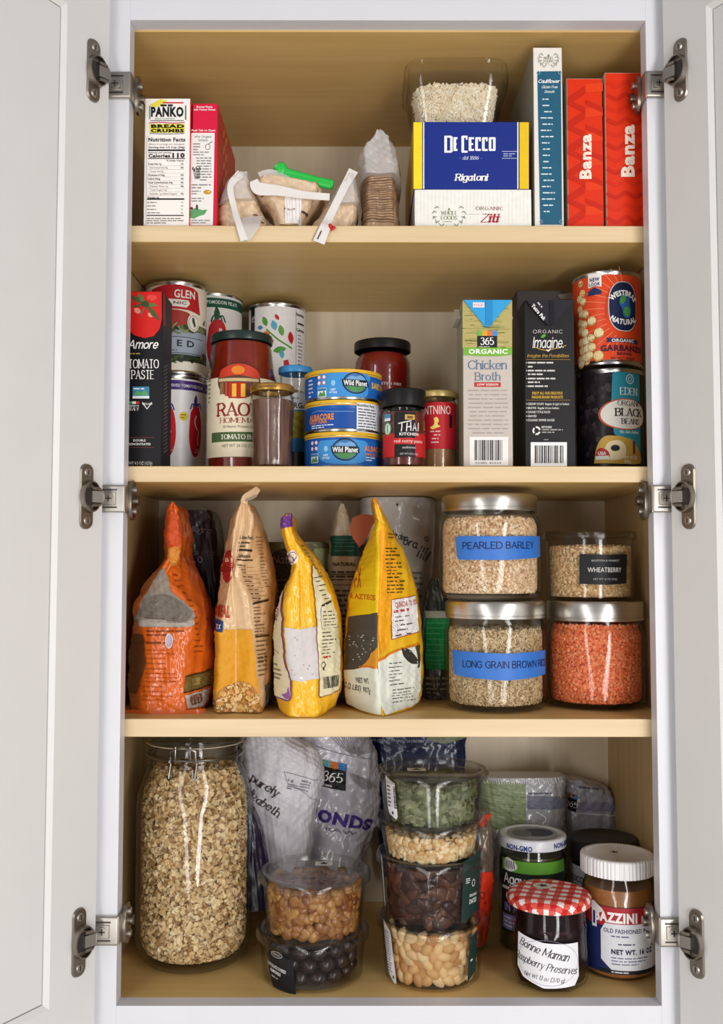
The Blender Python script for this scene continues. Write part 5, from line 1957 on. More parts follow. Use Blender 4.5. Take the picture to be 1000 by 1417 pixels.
mb, S, (xa, xb, zb, zt) = fbox(748, 800, 402, Z2, .118, .06, ink('#3a3433'), x0=.150, x1=.203)
T = thing('spare_carton', 'dark carton standing behind the black soup carton, only its top showing', 'food carton', ((xa + xb) / 2, .148, Z2))
b2 = Print(S, mb)
b2.poly([(771, 408), (797, 404), (797, 414), (776, 414)], '#6f6860', 0)
mb.build('carton', T)

# --- bean tins
kx, ky, kR = center(797, 889, 580, R=.0372)
kx = min(kx, HW - kR - .0012)
zm2 = row_z(508.5, ky - kR)


def art(p):
    A = (845, 575)
    p.poly([(848, 514), (893, 516), (893, 642), (849, 600), (845, 570)], '#2f8ea0', 1, a=(862, 575))
    for q in range(90):
        rd = random.Random(q + 5)
        p.ell(rd.uniform(790, 846), rd.uniform(520, 634), rd.uniform(3.5, 5.5), rd.uniform(3, 4.4), rd.choice(('#2a2326', '#342c2f', '#1f191c', '#3f3638')), .4 + q * .012, rot=rd.uniform(0, 3), a=(820, 577))
    p.ring(871.5, 524.5, 6.4, 6.8, 1.2, '#cfe3e4', 2, a=(869, 524))
    p.ring(871.5, 524.5, 3.2, 3.4, .9, '#cfe3e4', 2, a=(869, 524))
    p.text('EDEN', 871, 541.5, 9.5, '#e3ecea', 2, w=29, font='serif', bold=.1, a=(869, 541))
    p.ell(866, 573, 38, 22, '#b85a3c', 3, a=(862, 573))
    p.ell(867, 573, 36, 20.4, '#eae3d8', 4, a=(862, 573))
    p.text('ORGANIC', 872, 558.5, 6.5, '#2a2624', 5, w=38, font='serif', a=(868, 558.5), arc=-160)
    p.text('BLACK', 872, 570.5, 10, '#1c1a1a', 5, w=46, font='serif', bold=.35, a=(868, 570.5))
    p.text('BEANS', 873, 583, 7, '#1c1a1a', 5, w=30, font='serif', bold=.25, a=(868, 583))
    p.text('No Salt Added', 872, 597.5, 4, '#d8e6e4', 3, w=30, bold=.02, a=(866, 597))
    p.spoly([(822, 640), (826, 618), (836, 604), (852, 603), (868, 606), (880, 612), (892, 640)], '#c9a04a', 3, a=(855, 622))
    p.spoly([(834, 628), (842, 612), (858, 610), (866, 620), (862, 634), (842, 636)], '#ead9ae', 4, a=(852, 622))
    p.ell(851, 620, 6, 4.4, '#26262a', 5, a=(851, 620))
    p.rect(876, 610, 880, 628, '#6e3a2c', 5, a=(868, 619))
    p.spoly([(824, 630), (827, 622), (833, 620), (841, 625), (842, 634), (826, 636)], '#b83030', 6, a=(832, 628))
    p.text('USA', 833, 627.5, 4.6, '#f0e4e0', 7, w=11, bold=.04, a=(832, 628))
    p.rect(824, 631, 842, 636, '#d8e2d6', 7, a=(832, 630))
    p.text('NET WT 15 OZ', 868, 633, 4, '#efe6d0', 6, w=32, a=(862, 633), bold=.02)
    p.text('425g', 868, 638.5, 4, '#efe6d0', 6, w=10, a=(862, 638), bold=.02)


T = can('black_bean_tin', 'dark tin of black beans with a teal panel, under the orange garbanzo tin', kx, ky, kR, Z2, zm2, [(Z2 + .005, zm2 - .005, ink('#241d20', .3))], art=art)
vx, vy, vR = center(792, 886, 440, R=.0374)
vx = min(vx, HW - vR - .0018)
zt2 = row_z(373, vy - vR)


def art(p):
    ga = (822, 440)
    for q in range(15):
        t = 1.9 + q * .19
        p.line([(866 + 30 * math.cos(t), 430 + 40 * math.sin(t)), (866 + 62 * math.cos(t), 430 + 62 * math.sin(t))], .7, '#ef9a6a', 1, a=(862, 430))
    for q, (x, y, r_) in enumerate(((800, 388, 5), (803, 402, 5.5), (797, 409, 5.5), (804, 414, 6), (798, 424, 5.5), (801, 431, 6), (808, 433, 6), (799, 444, 6), (806, 447, 6), (818, 444, 7), (800, 455, 6), (807, 459, 6.5), (828, 462, 7.5), (801, 472, 6.5), (809, 471, 7), (817, 468, 6), (803, 484, 7), (811, 482, 7), (818, 481, 6.5), (827, 494, 7.5), (806, 495, 7), (814, 492, 6.5), (799, 496, 6), (800, 502, 6), (810, 500, 5))):
        p.spoly([(x - r_, y + 1), (x - r_ * .7, y - r_ * .8), (x + r_ * .2, y - r_), (x + r_, y - r_ * .2), (x + r_ * .7, y + r_ * .8), (x - r_ * .4, y + r_)], '#c58f52' if q % 3 else '#b07a44', 2 + q * .12, a=ga)
        p.ell(x + .3, y - .6, r_ * .86, r_ * .84, ('#ecd9a6', '#e5cc92', '#f0dfb4')[q % 3], 2.06 + q * .12, a=ga)
    p.poly([(813, 377), (832, 378.5), (832, 398), (822.5, 396), (813, 398)], '#ebe8e6', 3, a=(823, 390))
    p.text('NEW', 822.5, 387, 5, '#26305a', 4, w=14, bold=.04, a=(823, 390))
    p.text('LOOK', 822.5, 393.5, 4.6, '#26305a', 4, w=16, bold=.04, a=(823, 390))
    p.poly([(813, 403), (822.5, 397.5), (832, 403), (832, 408), (813, 409)], '#26305a', 4, a=(823, 400))
    E_ = (862, 425)
    t = np.linspace(0, 2 * math.pi, 40, endpoint=False)
    so = lambda rx, ry: [(863 + rx * np.sign(math.cos(q)) * abs(math.cos(q)) ** .8, 424 + ry * np.sign(math.sin(q)) * abs(math.sin(q)) ** .8) for q in t]
    p.poly(so(22, 35), '#d9dcd8', 3, a=E_)
    p.poly(so(21, 34), '#1b2648', 4, a=E_)
    p.spoly([(857, 412), (864, 406), (871, 410), (872, 420), (874, 430), (870, 440), (862, 438), (860, 428), (856, 420)], '#2f62a8', 5, a=E_)
    p.spoly([(858, 412), (863, 407), (866, 412), (862, 420), (857, 419)], '#4f9a4a', 6, a=E_)
    p.spoly([(864, 424), (871, 426), (872, 434), (866, 438), (862, 432)], '#4f9a4a', 6, a=E_)
    p.text('WESTBRAE', 863, 405, 7, '#f1efec', 6, w=44, bold=.04, a=E_, arc=24)
    p.text('NATURAL', 863, 446, 7, '#f1efec', 6, w=40, bold=.04, a=E_, arc=-30)
    p.poly([(838, 467.5), (888, 469), (888, 474.5), (838, 473.5), (840.5, 470.5)], '#26305a', 3, a=(862, 471))
    p.text('ORGANIC', 862.5, 471.2, 4.2, '#f1e6df', 4, w=34, bold=.03, track=1, a=(862, 471))
    p.text('GARBANZO', 865, 481.5, 7.6, '#4b1f36', 3, w=68, bold=.05, a=(857, 481.5))
    p.text('BEANS', 864, 489.5, 4, '#4b1f36', 3, w=22, bold=.03, track=1, a=(862, 489.5))
    p.text('NO SALT ADDED', 863, 495.5, 3, '#6e2a2c', 3, w=36, bold=.03, a=(862, 495.5))
    p.line([(838, 440), (839, 415), (846, 398), (866, 389), (884, 396)], 1.2, '#b8452a', 2, a=E_)


T = can('garbanzo_tin', 'orange tin of garbanzo beans standing on the dark black bean tin', vx, vy, vR, zm2 + .0004, zt2, [(zm2 + .0055, zt2 - .005, ink('#dc4a26', .3))], art=art)

# ================================================================== third shelf: bags
def poly_mat(name, h, rough=.3, coat=.35, **k):
    return mat(name, h, rough, spec=.35, coat=coat, amt=.05, scale=30, **k)


def bag(name, label, rows, m, art=None, y0=.058, ys=.100, yb=.17, crease=.004, seed=1, wr=.0008, zmin=None, cat='bag of food', group=None, lean=0., tens=.42, base=.0009):
    B = Bag(rows, y0, ys, yb, crease=crease, wrinkle=wr, seed=seed, zmin=zmin, lean=lean, tens=tens)
    mid = (B.G[-1, :, 0].min() + B.G[-1, :, 0].max()) / 2
    T = thing(name, label, cat, (mid, (y0 + yb) / 2, zmin if zmin is not None else B.G[-1, 0, 2]), group)
    b = MB()
    B.mesh(b, m)
    if art:
        art(Print(B, b, base))
    b.build('bag_body', T, sharp=60)
    return T, B


def prows(rows):
    """Rows of a plain pillow bag from (row, one side, other side)."""
    out = []
    for r in rows:
        y, a, c = r[:3]
        w_ = c - a
        out.append((y, a, a + .12 * w_, (a + c) / 2, c - .12 * w_, c) + tuple(r[3:]))
    return out


ZS3 = Z3 + .0004
# behind first: dark bag, olive bag, white and green bag, grey and white bag, green pouch


def art(p):
    p.text('Allegro', 274, 737, 8, '#8a7a80', 1, w=36, font='hand', shear=.3, rot=.12)
    p.ring(277, 779, 3.6, 5, 1.2, '#a59aa0', 1)
    p.text('COFFEE', 277, 768, 8, '#7d7076', 1, w=44, font='serif')
    p.poly([(253, 782), (258, 778), (285, 832), (281, 838)], '#5a5458', 1)
    p.para(262, 845, 292, 930, 9, '#5a4a52', 1)


bag('coffee_bag', 'dark purple-black bag standing behind the orange bag', prows([(706, 249, 295), (720, 247, 302), (760, 246, 306), (860, 246, 309), (940, 248, 308), (978, 250, 306)]), poly_mat('bag_plum', '#2a1a24', .38), art, .205, .235, .285, seed=3, zmin=ZS3)


def art(p):
    p.spoly([(372, 775), (400, 758), (430, 770), (440, 800), (420, 830), (385, 825)], '#4c4a3c', 1)
    p.text('Nature', 398, 778, 9, '#b8b096', 2, w=38, font='hand', shear=.2)
    p.para(376, 800, 420, 850, 6, '#8a8468', 2)
    p.rect(432, 760, 460, 790, '#a8b98a', 1)


bag('lentil_bag', 'olive green bag lying between the beige bag and the white green-labelled bag', prows([(750, 366, 452), (758, 364, 457), (800, 362, 462), (880, 362, 464), (940, 364, 462), (975, 366, 460)]), poly_mat('bag_olive', '#777a58', .35), art, .215, .24, .285, seed=8, zmin=ZS3)


def art(p):
    p.rect(459, 742, 495, 773, '#1f5a50', 1)
    for q in range(4):
        p.rect(464, 747 + q * 6, 489, 748.5 + q * 6, '#4d8076', 2)
    p.text('NATURAL', 476, 783, 4, '#3a3833', 1, w=28, bold=.03)
    p.para(459, 790, 496, 806, 3, '#5c5850', 1)
    for y_ in (795, 803, 812):
        p.rect(459, y_, 496, y_ + .9, '#3a3833', 2)
    p.para(459, 818, 496, 880, 10, '#6d685f', 1)


bag('seed_bag', 'white bag with a dark green label panel behind the yellow bag with purple top', prows([(697, 470, 477), (704, 466, 480), (716, 463, 484), (745, 457, 494), (800, 453, 500), (900, 452, 503), (972, 454, 501)]), poly_mat('bag_offwhite', '#c9c5b0', .4), art, .178, .20, .235, seed=12, zmin=ZS3)


def art(p):
    p.text('ora.', 568, 753, 10, '#2b2a2c', 1, w=20, font='hand', bold=.3, rot=.35)
    p.text('Garden', 551, 742, 9, '#2b2a2c', 1, w=28, font='hand', bold=.3, rot=.35)
    p.ring(588.5, 747, 3.4, 4, 1.4, '#2b2a2c', 1)
    p.para(575, 757, 594, 775, 4, '#4b4a4c', 1, rot=-1.1)
    p.ell(549.5, 700.5, 1.6, 2.4, '#2b2a2c', 1)
    p.para(545, 790, 585, 840, 6, '#77767a', 1)


bag('flax_bag', 'grey-white bag with dark lettering behind the yellow and white seed bag', prows([(688, 500, 598), (696, 498, 601), (740, 500, 601), (790, 505, 598), (860, 508, 592), (972, 510, 590)]), poly_mat('bag_silver_white', '#b9b6b2', .4), art, .215, .24, .285, seed=15, zmin=ZS3)


def art(p):
    p.rect(590, 858, 622, 925, '#1f9a52', 1)
    p.rect(590, 846, 622, 857, '#bcc2b4', 1)
    for q in range(9):
        p.rect(592, 864 + q * 6.6, 621, 865.2 + q * 6.6, '#4fb97a', 2)
    p.para(590, 932, 620, 960, 4, '#8f968f', 1)


bag('green_pouch', 'small pouch with a bright green label half hidden beside the brown rice jar', prows([(800, 598, 606), (815, 592, 614), (850, 586, 624), (920, 583, 628), (960, 584, 628), (980, 586, 626)]), poly_mat('bag_smoke', '#41463f', .22), art, .168, .185, .208, seed=19, zmin=ZS3)

# orange bag
OR = poly_mat('bag_orange', '#d4621a', .28, bump=.1, bscale=60)


def art(p):
    DB = '#7a3a17'
    p.spoly([(236, 698), (242, 702), (247, 720), (250, 745), (244, 757), (236, 757), (230, 745), (232, 720)], '#c24a1e', 1)
    p.spoly([(233, 758), (243, 755), (248, 762), (247, 776), (242, 782), (234, 778)], '#cf8436', 2)
    p.poly([(220, 792), (229, 785), (234, 800), (238, 820), (264, 843), (267, 852), (265, 866), (196, 867), (190, 857), (203, 825)], '#8a7d70', 1)
    p.spoly([(203, 828), (222, 822), (240, 826), (262, 846), (250, 860), (205, 855), (196, 850)], '#6e655c', 2)
    p.spoly([(196, 858), (215, 856), (250, 860), (265, 857), (263, 866), (230, 867), (198, 866)], '#a79d92', 3)
    p.para(205, 871, 257, 882, 2, DB, 1)
    p.para(203, 886, 262, 893, 1, DB, 1)
    for q in range(12):
        p.para(205 - q * .6, 898 + q * 6.2, 258, 901 + q * 6.2, 1, '#b04f17', 1, th=.55, fill=.7)
    p.ell(234, 887, 6, 10, '#d7cfd2', 3)
    p.ell(234, 887, 4.5, 8, '#b9a8b8', 4)
    for q in range(14):
        p.para(241 + min(q * 3.4, 28), 796 + q * 8.2, 256 + min(q * 2.6, 30), 799 + q * 8.2, 1, '#8a3d14', 1, th=.6, fill=.75, rot=.1)
    p.poly([(256, 934), (293, 929), (292, 953), (254, 958)], '#6d5a2c', 2)
    p.poly([(256, 934), (293, 929), (293, 931), (256, 936)], '#3a2a18', 3)
    p.poly([(254, 956), (292, 951), (292, 953), (254, 958)], '#3a2a18', 3)
    p.rect(266, 939, 276, 949, '#8c7a44', 3)
    p.poly([(256, 961), (291, 956), (288, 972), (282, 980), (258, 979)], '#b7aca4', 2)
    p.spoly([(264, 964), (276, 960), (279, 972), (266, 976)], '#6e4a38', 3)
    p.poly([(180, 900), (186, 880), (198, 880), (204, 915), (190, 960), (180, 962)], '#6e4426', 1)


T, B = bag('orange_bag', 'orange bag with a clear window and pinched top, next to the beige bean bag', [
    (695, 235, 237, 239.5, 241, 243), (706, 231, 234, 239, 244, 248), (740, 228, 232, 241, 250, 255), (770, 228, 233, 240, 248, 253), (785, 221, 224, 230, 238, 260), (800, 207, 213, 224, 236, 268), (840, 186, 190, 226, 266, 284),
    (870, 186, 194, 230, 267, 290), (900, 181, 199, 231, 260, 293), (940, 179, 196, 228, 257, 293), (968, 180, 192, 226, 256, 291), (986, 182, 190, 226, 258, 284)], OR, art, seed=2, wr=.0011, zmin=ZS3)
b = MB()
sp_ = lambda x, y, q: at(x, y, q)
b.strip([sp_(174, 984, .062), sp_(200, 986.5, .055), sp_(240, 987, .0545), sp_(272, 985.5, .056), sp_(284, 982, .062)], [.003, .006, .006, .006, .003], .0007, poly_mat('bag_orange_seal', '#c85a22', .3))
b.build('bottom_seal', T)

# beige bag of beans
BE = poly_mat('bag_beige', '#d9b58a', .34, bump=.08, bscale=60)


def art(p):
    p.poly([(300, 871), (324, 872), (348, 871.5), (352, 915), (357, 960), (360, 985), (297.5, 985.5), (298, 930)], '#d7951f', 1)
    p.spoly([(300, 984), (301, 966), (308, 952), (320, 946), (335, 941), (346, 946), (354, 958), (358, 972), (359, 984), (330, 986)], '#a9743a', 1.6)
    for q in range(170):
        rd = random.Random(q + 40)
        x, y = rd.uniform(301, 356), 984 - rd.uniform(0, 1) ** 1.2 * 44
        if y > 962 - 22 * math.cos((x - 332) / 20) ** 2 and x < 352 + (y - 950) * .15:
            r_ = rd.uniform(3.2, 5)
            p.ell(x, y, r_, r_ * .85, '#8a5a28', 2 + q * .015, rot=rd.uniform(0, 3))
            p.ell(x + .4, y - .6, r_ * .8, r_ * .64, rd.choice(('#dcae6a', '#e6c48a', '#cf9550')), 2.5 + q * .015, rot=rd.uniform(0, 3))
    p.line([(327, 872), (326.5, 920), (327, 965), (327, 986)], 1.6, '#e3c69a', 5)
    p.line([(339, 695), (337, 735), (328, 775), (320, 795)], 1.2, '#ecd8b8', 4)
    p.spoly([(313, 764), (319, 762), (322, 778), (320, 800), (312, 806), (309, 790)], '#a8282a', 2)
    p.text('B', 316, 774, 5, '#e7cfae', 3, w=5, bold=.04)
    p.rect(308, 783, 319, 792, '#8b2422', 3)
    p.text('MEAL', 309, 846, 17, '#b03a26', 2, w=18, bold=.03, rot=.05)
    p.poly([(300, 858), (310.5, 860), (309.5, 876.5), (298, 875)], '#243a6a', 3)
    p.text('IT', 304.5, 867.5, 5, '#dfe0e4', 4, w=6, font='serif', bold=.2)
    p.text('Nutrition Facts', 340, 744, 4, '#4a372a', 2, w=16, bold=.03)
    p.para(331, 748, 346, 758, 2, '#5a4534', 2)
    p.rect(329.5, 760, 348, 763, '#33261d', 2)
    p.text('Calories', 338, 769, 4, '#4a372a', 2, w=18, bold=.03)
    p.rect(330, 773.5, 351, 775, '#33261d', 2)
    for q in range(9):
        p.para(332 + q * 2.1, 779 + q * 6, 350 + q * 2, 783 + q * 6, 1, '#6a5240', 2, rot=.05)
        p.rect(332 + q * 2.1, 783.6 + q * 6, 354 + q * 2, 784.1 + q * 6, '#7a614c', 2)
    p.poly([(349, 834), (371, 830), (371, 832.6), (349, 836.6)], '#33261d', 2)
    for q in range(9):
        p.para(351, 839 + q * 5, 371, 842.4 + q * 5, 1, '#6a5240', 2)
    p.rect(352, 882, 374, 884, '#33261d', 2)
    for q in range(9):
        p.para(354 + q * .4, 887 + q * 5.6, 374, 891 + q * 5.6, 1, '#57432f' if q in (4, 5) else '#7a6048', 2, th=.7 if q in (4, 5) else .45)
    for q in range(16):
        p.para(353 + q * .9, 742 + q * 4.6, 366 + q * .7, 744.5 + q * 4.6, 1, '#7a6048', 2)
    p.poly([(367, 952), (374, 949), (373, 974), (366, 980)], '#5a6a7a', 2)


T, B = bag('bean_bag', 'beige and golden bag showing pale beans near its base, next to the orange bag', [
    (693, 333, 334, 337, 342, 345), (701, 328, 331, 338, 345, 349), (720, 320, 325, 337, 350, 358), (760, 312, 320, 328, 345, 369), (792, 306, 319, 322, 330, 375), (815, 304, 315, 323, 341, 378), (845, 300, 309, 325, 348, 377), (870, 299, 303, 326, 350, 376),
    (910, 299.5, 302, 326, 353, 375), (950, 298, 300.5, 326, 356, 373), (975, 297.5, 299, 327, 359, 371), (986, 299, 300, 328, 359, 366)], BE, art, seed=5, crease=-.003, zmin=ZS3)
b = MB()
b.strip([sp_(337, 697, .058), sp_(340, 689, .060), sp_(350, 683, .062), (sp_(357, 676, .064))], [.007, .008, .009, .006], .0016, poly_mat('bag_beige_top', '#d2b794', .36), nrm=(.2, -.9, .2))
b.build('top_seal', T)
b = MB()
b.strip([sp_(341, 692, .0555), sp_(348, 690, .056), sp_(355, 686, .058)], .0022, .0012, poly_mat('bag_tie', '#8a7f72', .4))
b.build('twist_tie', T)

# yellow bag with purple top
YB = poly_mat('bag_yellow', '#f0b51c', .3, bump=.07, bscale=60)
PURP = '#7b3f93'


def art(p):
    p.poly([(390, 714), (404, 709), (407, 728), (391, 731)], '#6a3688', 1)
    p.poly([(396, 869), (414, 872), (437, 868), (438.5, 905), (439.5, 938), (416, 943), (402, 940), (396.5, 905)], '#cdc6c4', 1)
    for q in range(10):
        rd = random.Random(q)
        p.ell(rd.uniform(400, 434), rd.uniform(876, 934), .9, .7, '#8d8580', 2)
    p.spoly([(414, 936), (417, 934), (421, 936), (418, 940)], '#f4f1f0', 3)
    # cream panel on the near side
    p.poly([(393.5, 818), (392, 850), (392.5, 890), (395, 920), (401, 940), (403, 962), (399, 969), (383, 967), (378, 940), (376.6, 900), (379.5, 860), (388, 830)], '#e6ddb8', 2)
    p.line([(393.8, 820), (392.2, 850), (392.8, 890), (395.3, 918), (402, 938), (403.5, 960), (400, 969), (390, 969), (383, 967)], 1.5, PURP, 3)
    p.text('GRITS', 382.5, 852, 9, '#7d3a4a', 4, w=18, bold=.03, rot=-1.2)
    p.line([(379, 900), (384, 904), (388, 906)], .8, '#55504a', 3)
    p.para(378.5, 918, 392, 945, 4, '#8a8468', 3)
    p.spoly([(391, 962), (397, 958), (400, 950), (402, 964), (396, 968)], '#9a62ae', 4)
    # panel further along
    p.poly([(429, 783), (436, 790), (446, 806), (456, 825), (464, 850), (469, 880), (470.5, 920), (470, 957), (446, 964), (441, 962), (440, 925), (438, 885), (436.5, 845), (433, 815)], '#e6ddb8', 2)
    p.line([(429, 783), (432.8, 815), (436.3, 845), (437.8, 885), (439.7, 925), (440.8, 961), (446, 964.5), (470, 957.5)], 1.3, '#8a4a52', 3)
    for q in range(6):
        p.para(434 + q * 2.6, 797 + q * 6.2, 447 + q * 2.8, 800.5 + q * 6.2, 1, '#4d463c', 3, rot=-.15)
    p.poly([(444, 839), (457, 833), (458, 836), (444.5, 842)], '#3b342c', 3)
    p.line([(444, 842), (444, 872), (470, 871)], .7, '#5d67a0', 3, smooth=False)
    for q in range(5):
        p.para(446, 846 + q * 4.8, 468, 849.5 + q * 4.8, 1, '#5f584c', 3)
    for q in range(6):
        p.para(445, 875 + q * 4.7, 470, 878.6 + q * 4.7, 1, '#5f584c', 3, fill=.8)
    p.para(444, 904, 470, 907, 1, '#5f584c', 3)
    p.para(446, 909, 466, 912.5, 1, '#c0392b', 3, th=.7)
    p.ring(447.5, 920, 3, 4, 1.3, '#3b342c', 3)
    p.rect(446.6, 923, 448.4, 927, '#3b342c', 4)
    p.barcode(447, 937, 467, 953, 3, white=None, seed=5)
    # badge near the top
    p.spoly([(399, 765), (404, 761), (410, 767), (411, 777), (406, 782), (402, 775)], '#e8dcc0', 2)
    p.ring(405, 771, 4.5, 7.5, 1, PURP, 3, n=20)
    p.line([(402, 768), (406, 771), (408, 776)], 1, PURP, 3)
    for q in range(9):
        p.para(416 + q * 2.8, 755 + q * 5.2, 424 + q * 3, 758 + q * 5.2, 1, '#7d6a3c', 2, rot=.5)
    p.line([(414, 790), (415, 830), (415, 868)], .9, '#d99c14', 2)


T, B = bag('grits_bag', 'bright yellow bag with cream panels and a folded purple top, nearest the shelf edge', [
    (710, 397, 398.5, 400.5, 402, 403.5), (716, 389.5, 392, 397, 402, 404), (731, 390, 392, 398, 403, 405.5), (747, 393, 395, 401, 409, 416), (766, 398, 403, 410, 422, 432), (782, 405, 408, 416, 429, 443), (802, 400, 403, 417, 431, 453), (826, 390, 396, 416, 433, 462),
    (860, 381, 394, 415, 437, 469.5), (900, 379.5, 395, 416, 438.5, 471), (940, 380, 402, 417, 439.5, 471), (966, 381, 400, 418, 441, 469), (984, 385, 397, 418, 442, 462), (993, 391, 399, 417, 440, 452)], YB, art, y0=.034, ys=.075, yb=.16, seed=7, crease=.003, zmin=ZS3)

# yellow, black and white seed bag
YC = poly_mat('bag_golden', '#e9b41e', .3, bump=.07, bscale=60)


def art(p):
    p.poly([(514, 728), (521, 718), (526, 724), (525, 760), (523, 850), (509, 855), (481, 858), (484, 822), (494, 790), (504, 760)], '#e6c31e', 1)
    p.poly([(482, 858), (498, 853), (522, 847), (522, 890), (517, 905), (505, 920), (490, 928), (476, 931), (477.5, 890)], '#4a4742', 2)
    for q in range(60):
        rd = random.Random(q)
        p.ell(rd.uniform(481, 518), 880 + abs(rd.gauss(0, 16)), .9, .8, rd.choice(('#c9c5bd', '#8e8a82', '#2b2926')), 3) if q % 3 else None
    p.poly([(476, 931), (490, 928), (505, 922), (522, 921), (526, 940), (527, 986), (500, 984), (480, 980), (475, 950)], '#dde0d2', 2)
    p.spoly([(500, 922), (512, 908), (522, 895), (523, 921), (510, 922)], '#d9912a', 3)
    p.line([(497, 923), (510, 921.5), (523, 922)], 1.8, '#d0651f', 4)
    p.text('CHIA-X', 487, 799, 26, '#b5302c', 3, w=26, font='hand', bold=.3, rot=.03)
    p.text('THE AZTECS', 497, 827, 7.5, '#c05a24', 3, w=44, bold=.02, rot=.05)
    p.text('NET WT', 501, 943, 7, '#3a3a36', 3, w=17, bold=.03, rot=-.02)
    p.text('32 OZ (2 LBS) 907g', 488, 953, 7, '#3a3a36', 3, w=48, bold=.02, rot=.08)
    # far side
    p.poly([(526, 722), (532, 730), (545, 760), (553, 800), (545, 860), (536, 898), (527, 905), (524, 850), (526, 780)], '#efa51f', 1)
    p.line([(526, 735), (525.5, 800), (524, 860), (523, 895)], 3, '#e88a1c', 2)
    p.para(536, 737, 548, 747, 2, '#7a5a14', 2)
    for q in range(13):
        p.para(532.5 + q * .25, 757 + q * 5.1, 556 + q * 1.2, 760.5 + q * 5.1, 1, '#5e4a16', 2, th=.6, fill=.75)
    p.poly([(542.5, 831), (577, 826), (580, 878), (544, 885)], '#a8362c', 2)
    p.poly([(543.3, 832), (576.5, 827), (579.4, 877), (544.8, 883.8)], '#e5e2e0', 3)
    p.text('QUINOA TO YOU', 563, 837, 7, '#b5362f', 4, w=30, bold=.03, rot=-.12)
    p.para(546, 843, 577, 848, 1, '#b5362f', 4, rot=-.12, th=.7)
    for q in range(5):
        p.para(548, 853 + q * 6, 577, 857 + q * 6, 1, '#55524f', 4, rot=-.1)
    p.line([(524, 914), (545, 904), (565, 897), (582, 894)], 2.6, '#dc7a22', 3)
    p.poly([(524, 915), (545, 905.5), (565, 899), (583, 896), (584, 940), (582, 970), (577, 980), (533, 987), (527, 975), (525, 940)], '#dde0d2', 2)
    p.spoly([(556, 897), (566, 902), (575, 914), (577, 921), (568, 920), (559, 910)], '#3a352e', 4)
    p.spoly([(574, 898), (582, 896), (583, 918), (579, 928), (576, 912)], '#4a453c', 4)
    for q in range(7):
        p.para(540, 916 + q * 5, 572 - (q % 3) * 6, 919.4 + q * 5, 1, '#6a675e', 3)
    for q in range(5):
        p.para(545, 953 + q * 4.4, 582, 956.4 + q * 4.4, 1, '#6a675e', 3)


T, B = bag('chia_bag', 'yellow bag with a dark seed picture and white base, beside the glass canisters', [
    (689, 514, 515, 516.5, 517.5, 518.5), (700, 516, 518, 520.5, 523, 526), (711, 518, 520, 524, 528, 532), (722, 519, 522, 527, 532, 538), (736, 514, 520, 528, 534, 545), (760, 505, 521, 527, 533, 557), (790, 494, 519, 526, 532, 568), (820, 485, 517, 524.5, 532, 575), (850, 481, 516, 523, 531, 579),
    (900, 477, 515, 522.5, 531, 583), (940, 475.5, 515, 523, 532, 584), (966, 477, 516, 525, 533, 582), (980, 480, 512, 527, 540, 579), (988, 490, 512, 528, 542, 570)], YC, art, y0=.052, ys=.100, yb=.17, seed=11, crease=.010, zmin=ZS3)
b = MB()
fl = [at(x, y, .112) for x, y in ((487, 717), (500, 711), (516, 713), (518, 722), (512, 735), (503, 752), (497, 757), (488, 745), (484, 733))]
b.prism([(v[0], v[2]) for v in fl], 'y', .1105, .1125, poly_mat('bag_rust', '#8e4219', .35))
b.build('back_flap', T)
b = MB()
b.strip([sp_(517, 689, .0555), sp_(522, 703, .0535), sp_(528, 720, .0505)], [.0035, .006, .004], .0012, poly_mat('bag_amber', '#e0781c', .3))
b.build('top_seal', T)

# ------------------------------------------------------------------ canisters
BRUSH = mat('brushed_steel', '#c9c5be', .30, metal=1, amt=.05, scale=8, stretch=(1, 1, 60), bump=.03)
FOODS = {
    'barley': [mat('barley_%d' % k, h, .6, amt=.05) for k, h in enumerate(('#e8caa6', '#dfbd96', '#f0d8b8', '#cda77e'))],
    'rice': [mat('rice_%d' % k, h, .5, amt=.05) for k, h in enumerate(('#d0b68d', '#c4a87e', '#dcc6a2', '#ad9066'))],
    'lentil': [mat('lentil_%d' % k, h, .5, amt=.05) for k, h in enumerate(('#f08350', '#e87544', '#f49866', '#de683a'))],
    'wheat': [mat('wheat_%d' % k, h, .55, amt=.05) for k, h in enumerate(('#d9b88a', '#cfaa78', '#e4c99e', '#b98f5e'))],
    'oat': [mat('oat_%d' % k, h, .65, amt=.06) for k, h in enumerate(('#e0c496', '#d0ae7a', '#e9d4aa', '#9c7646', '#dabd90'))],
}


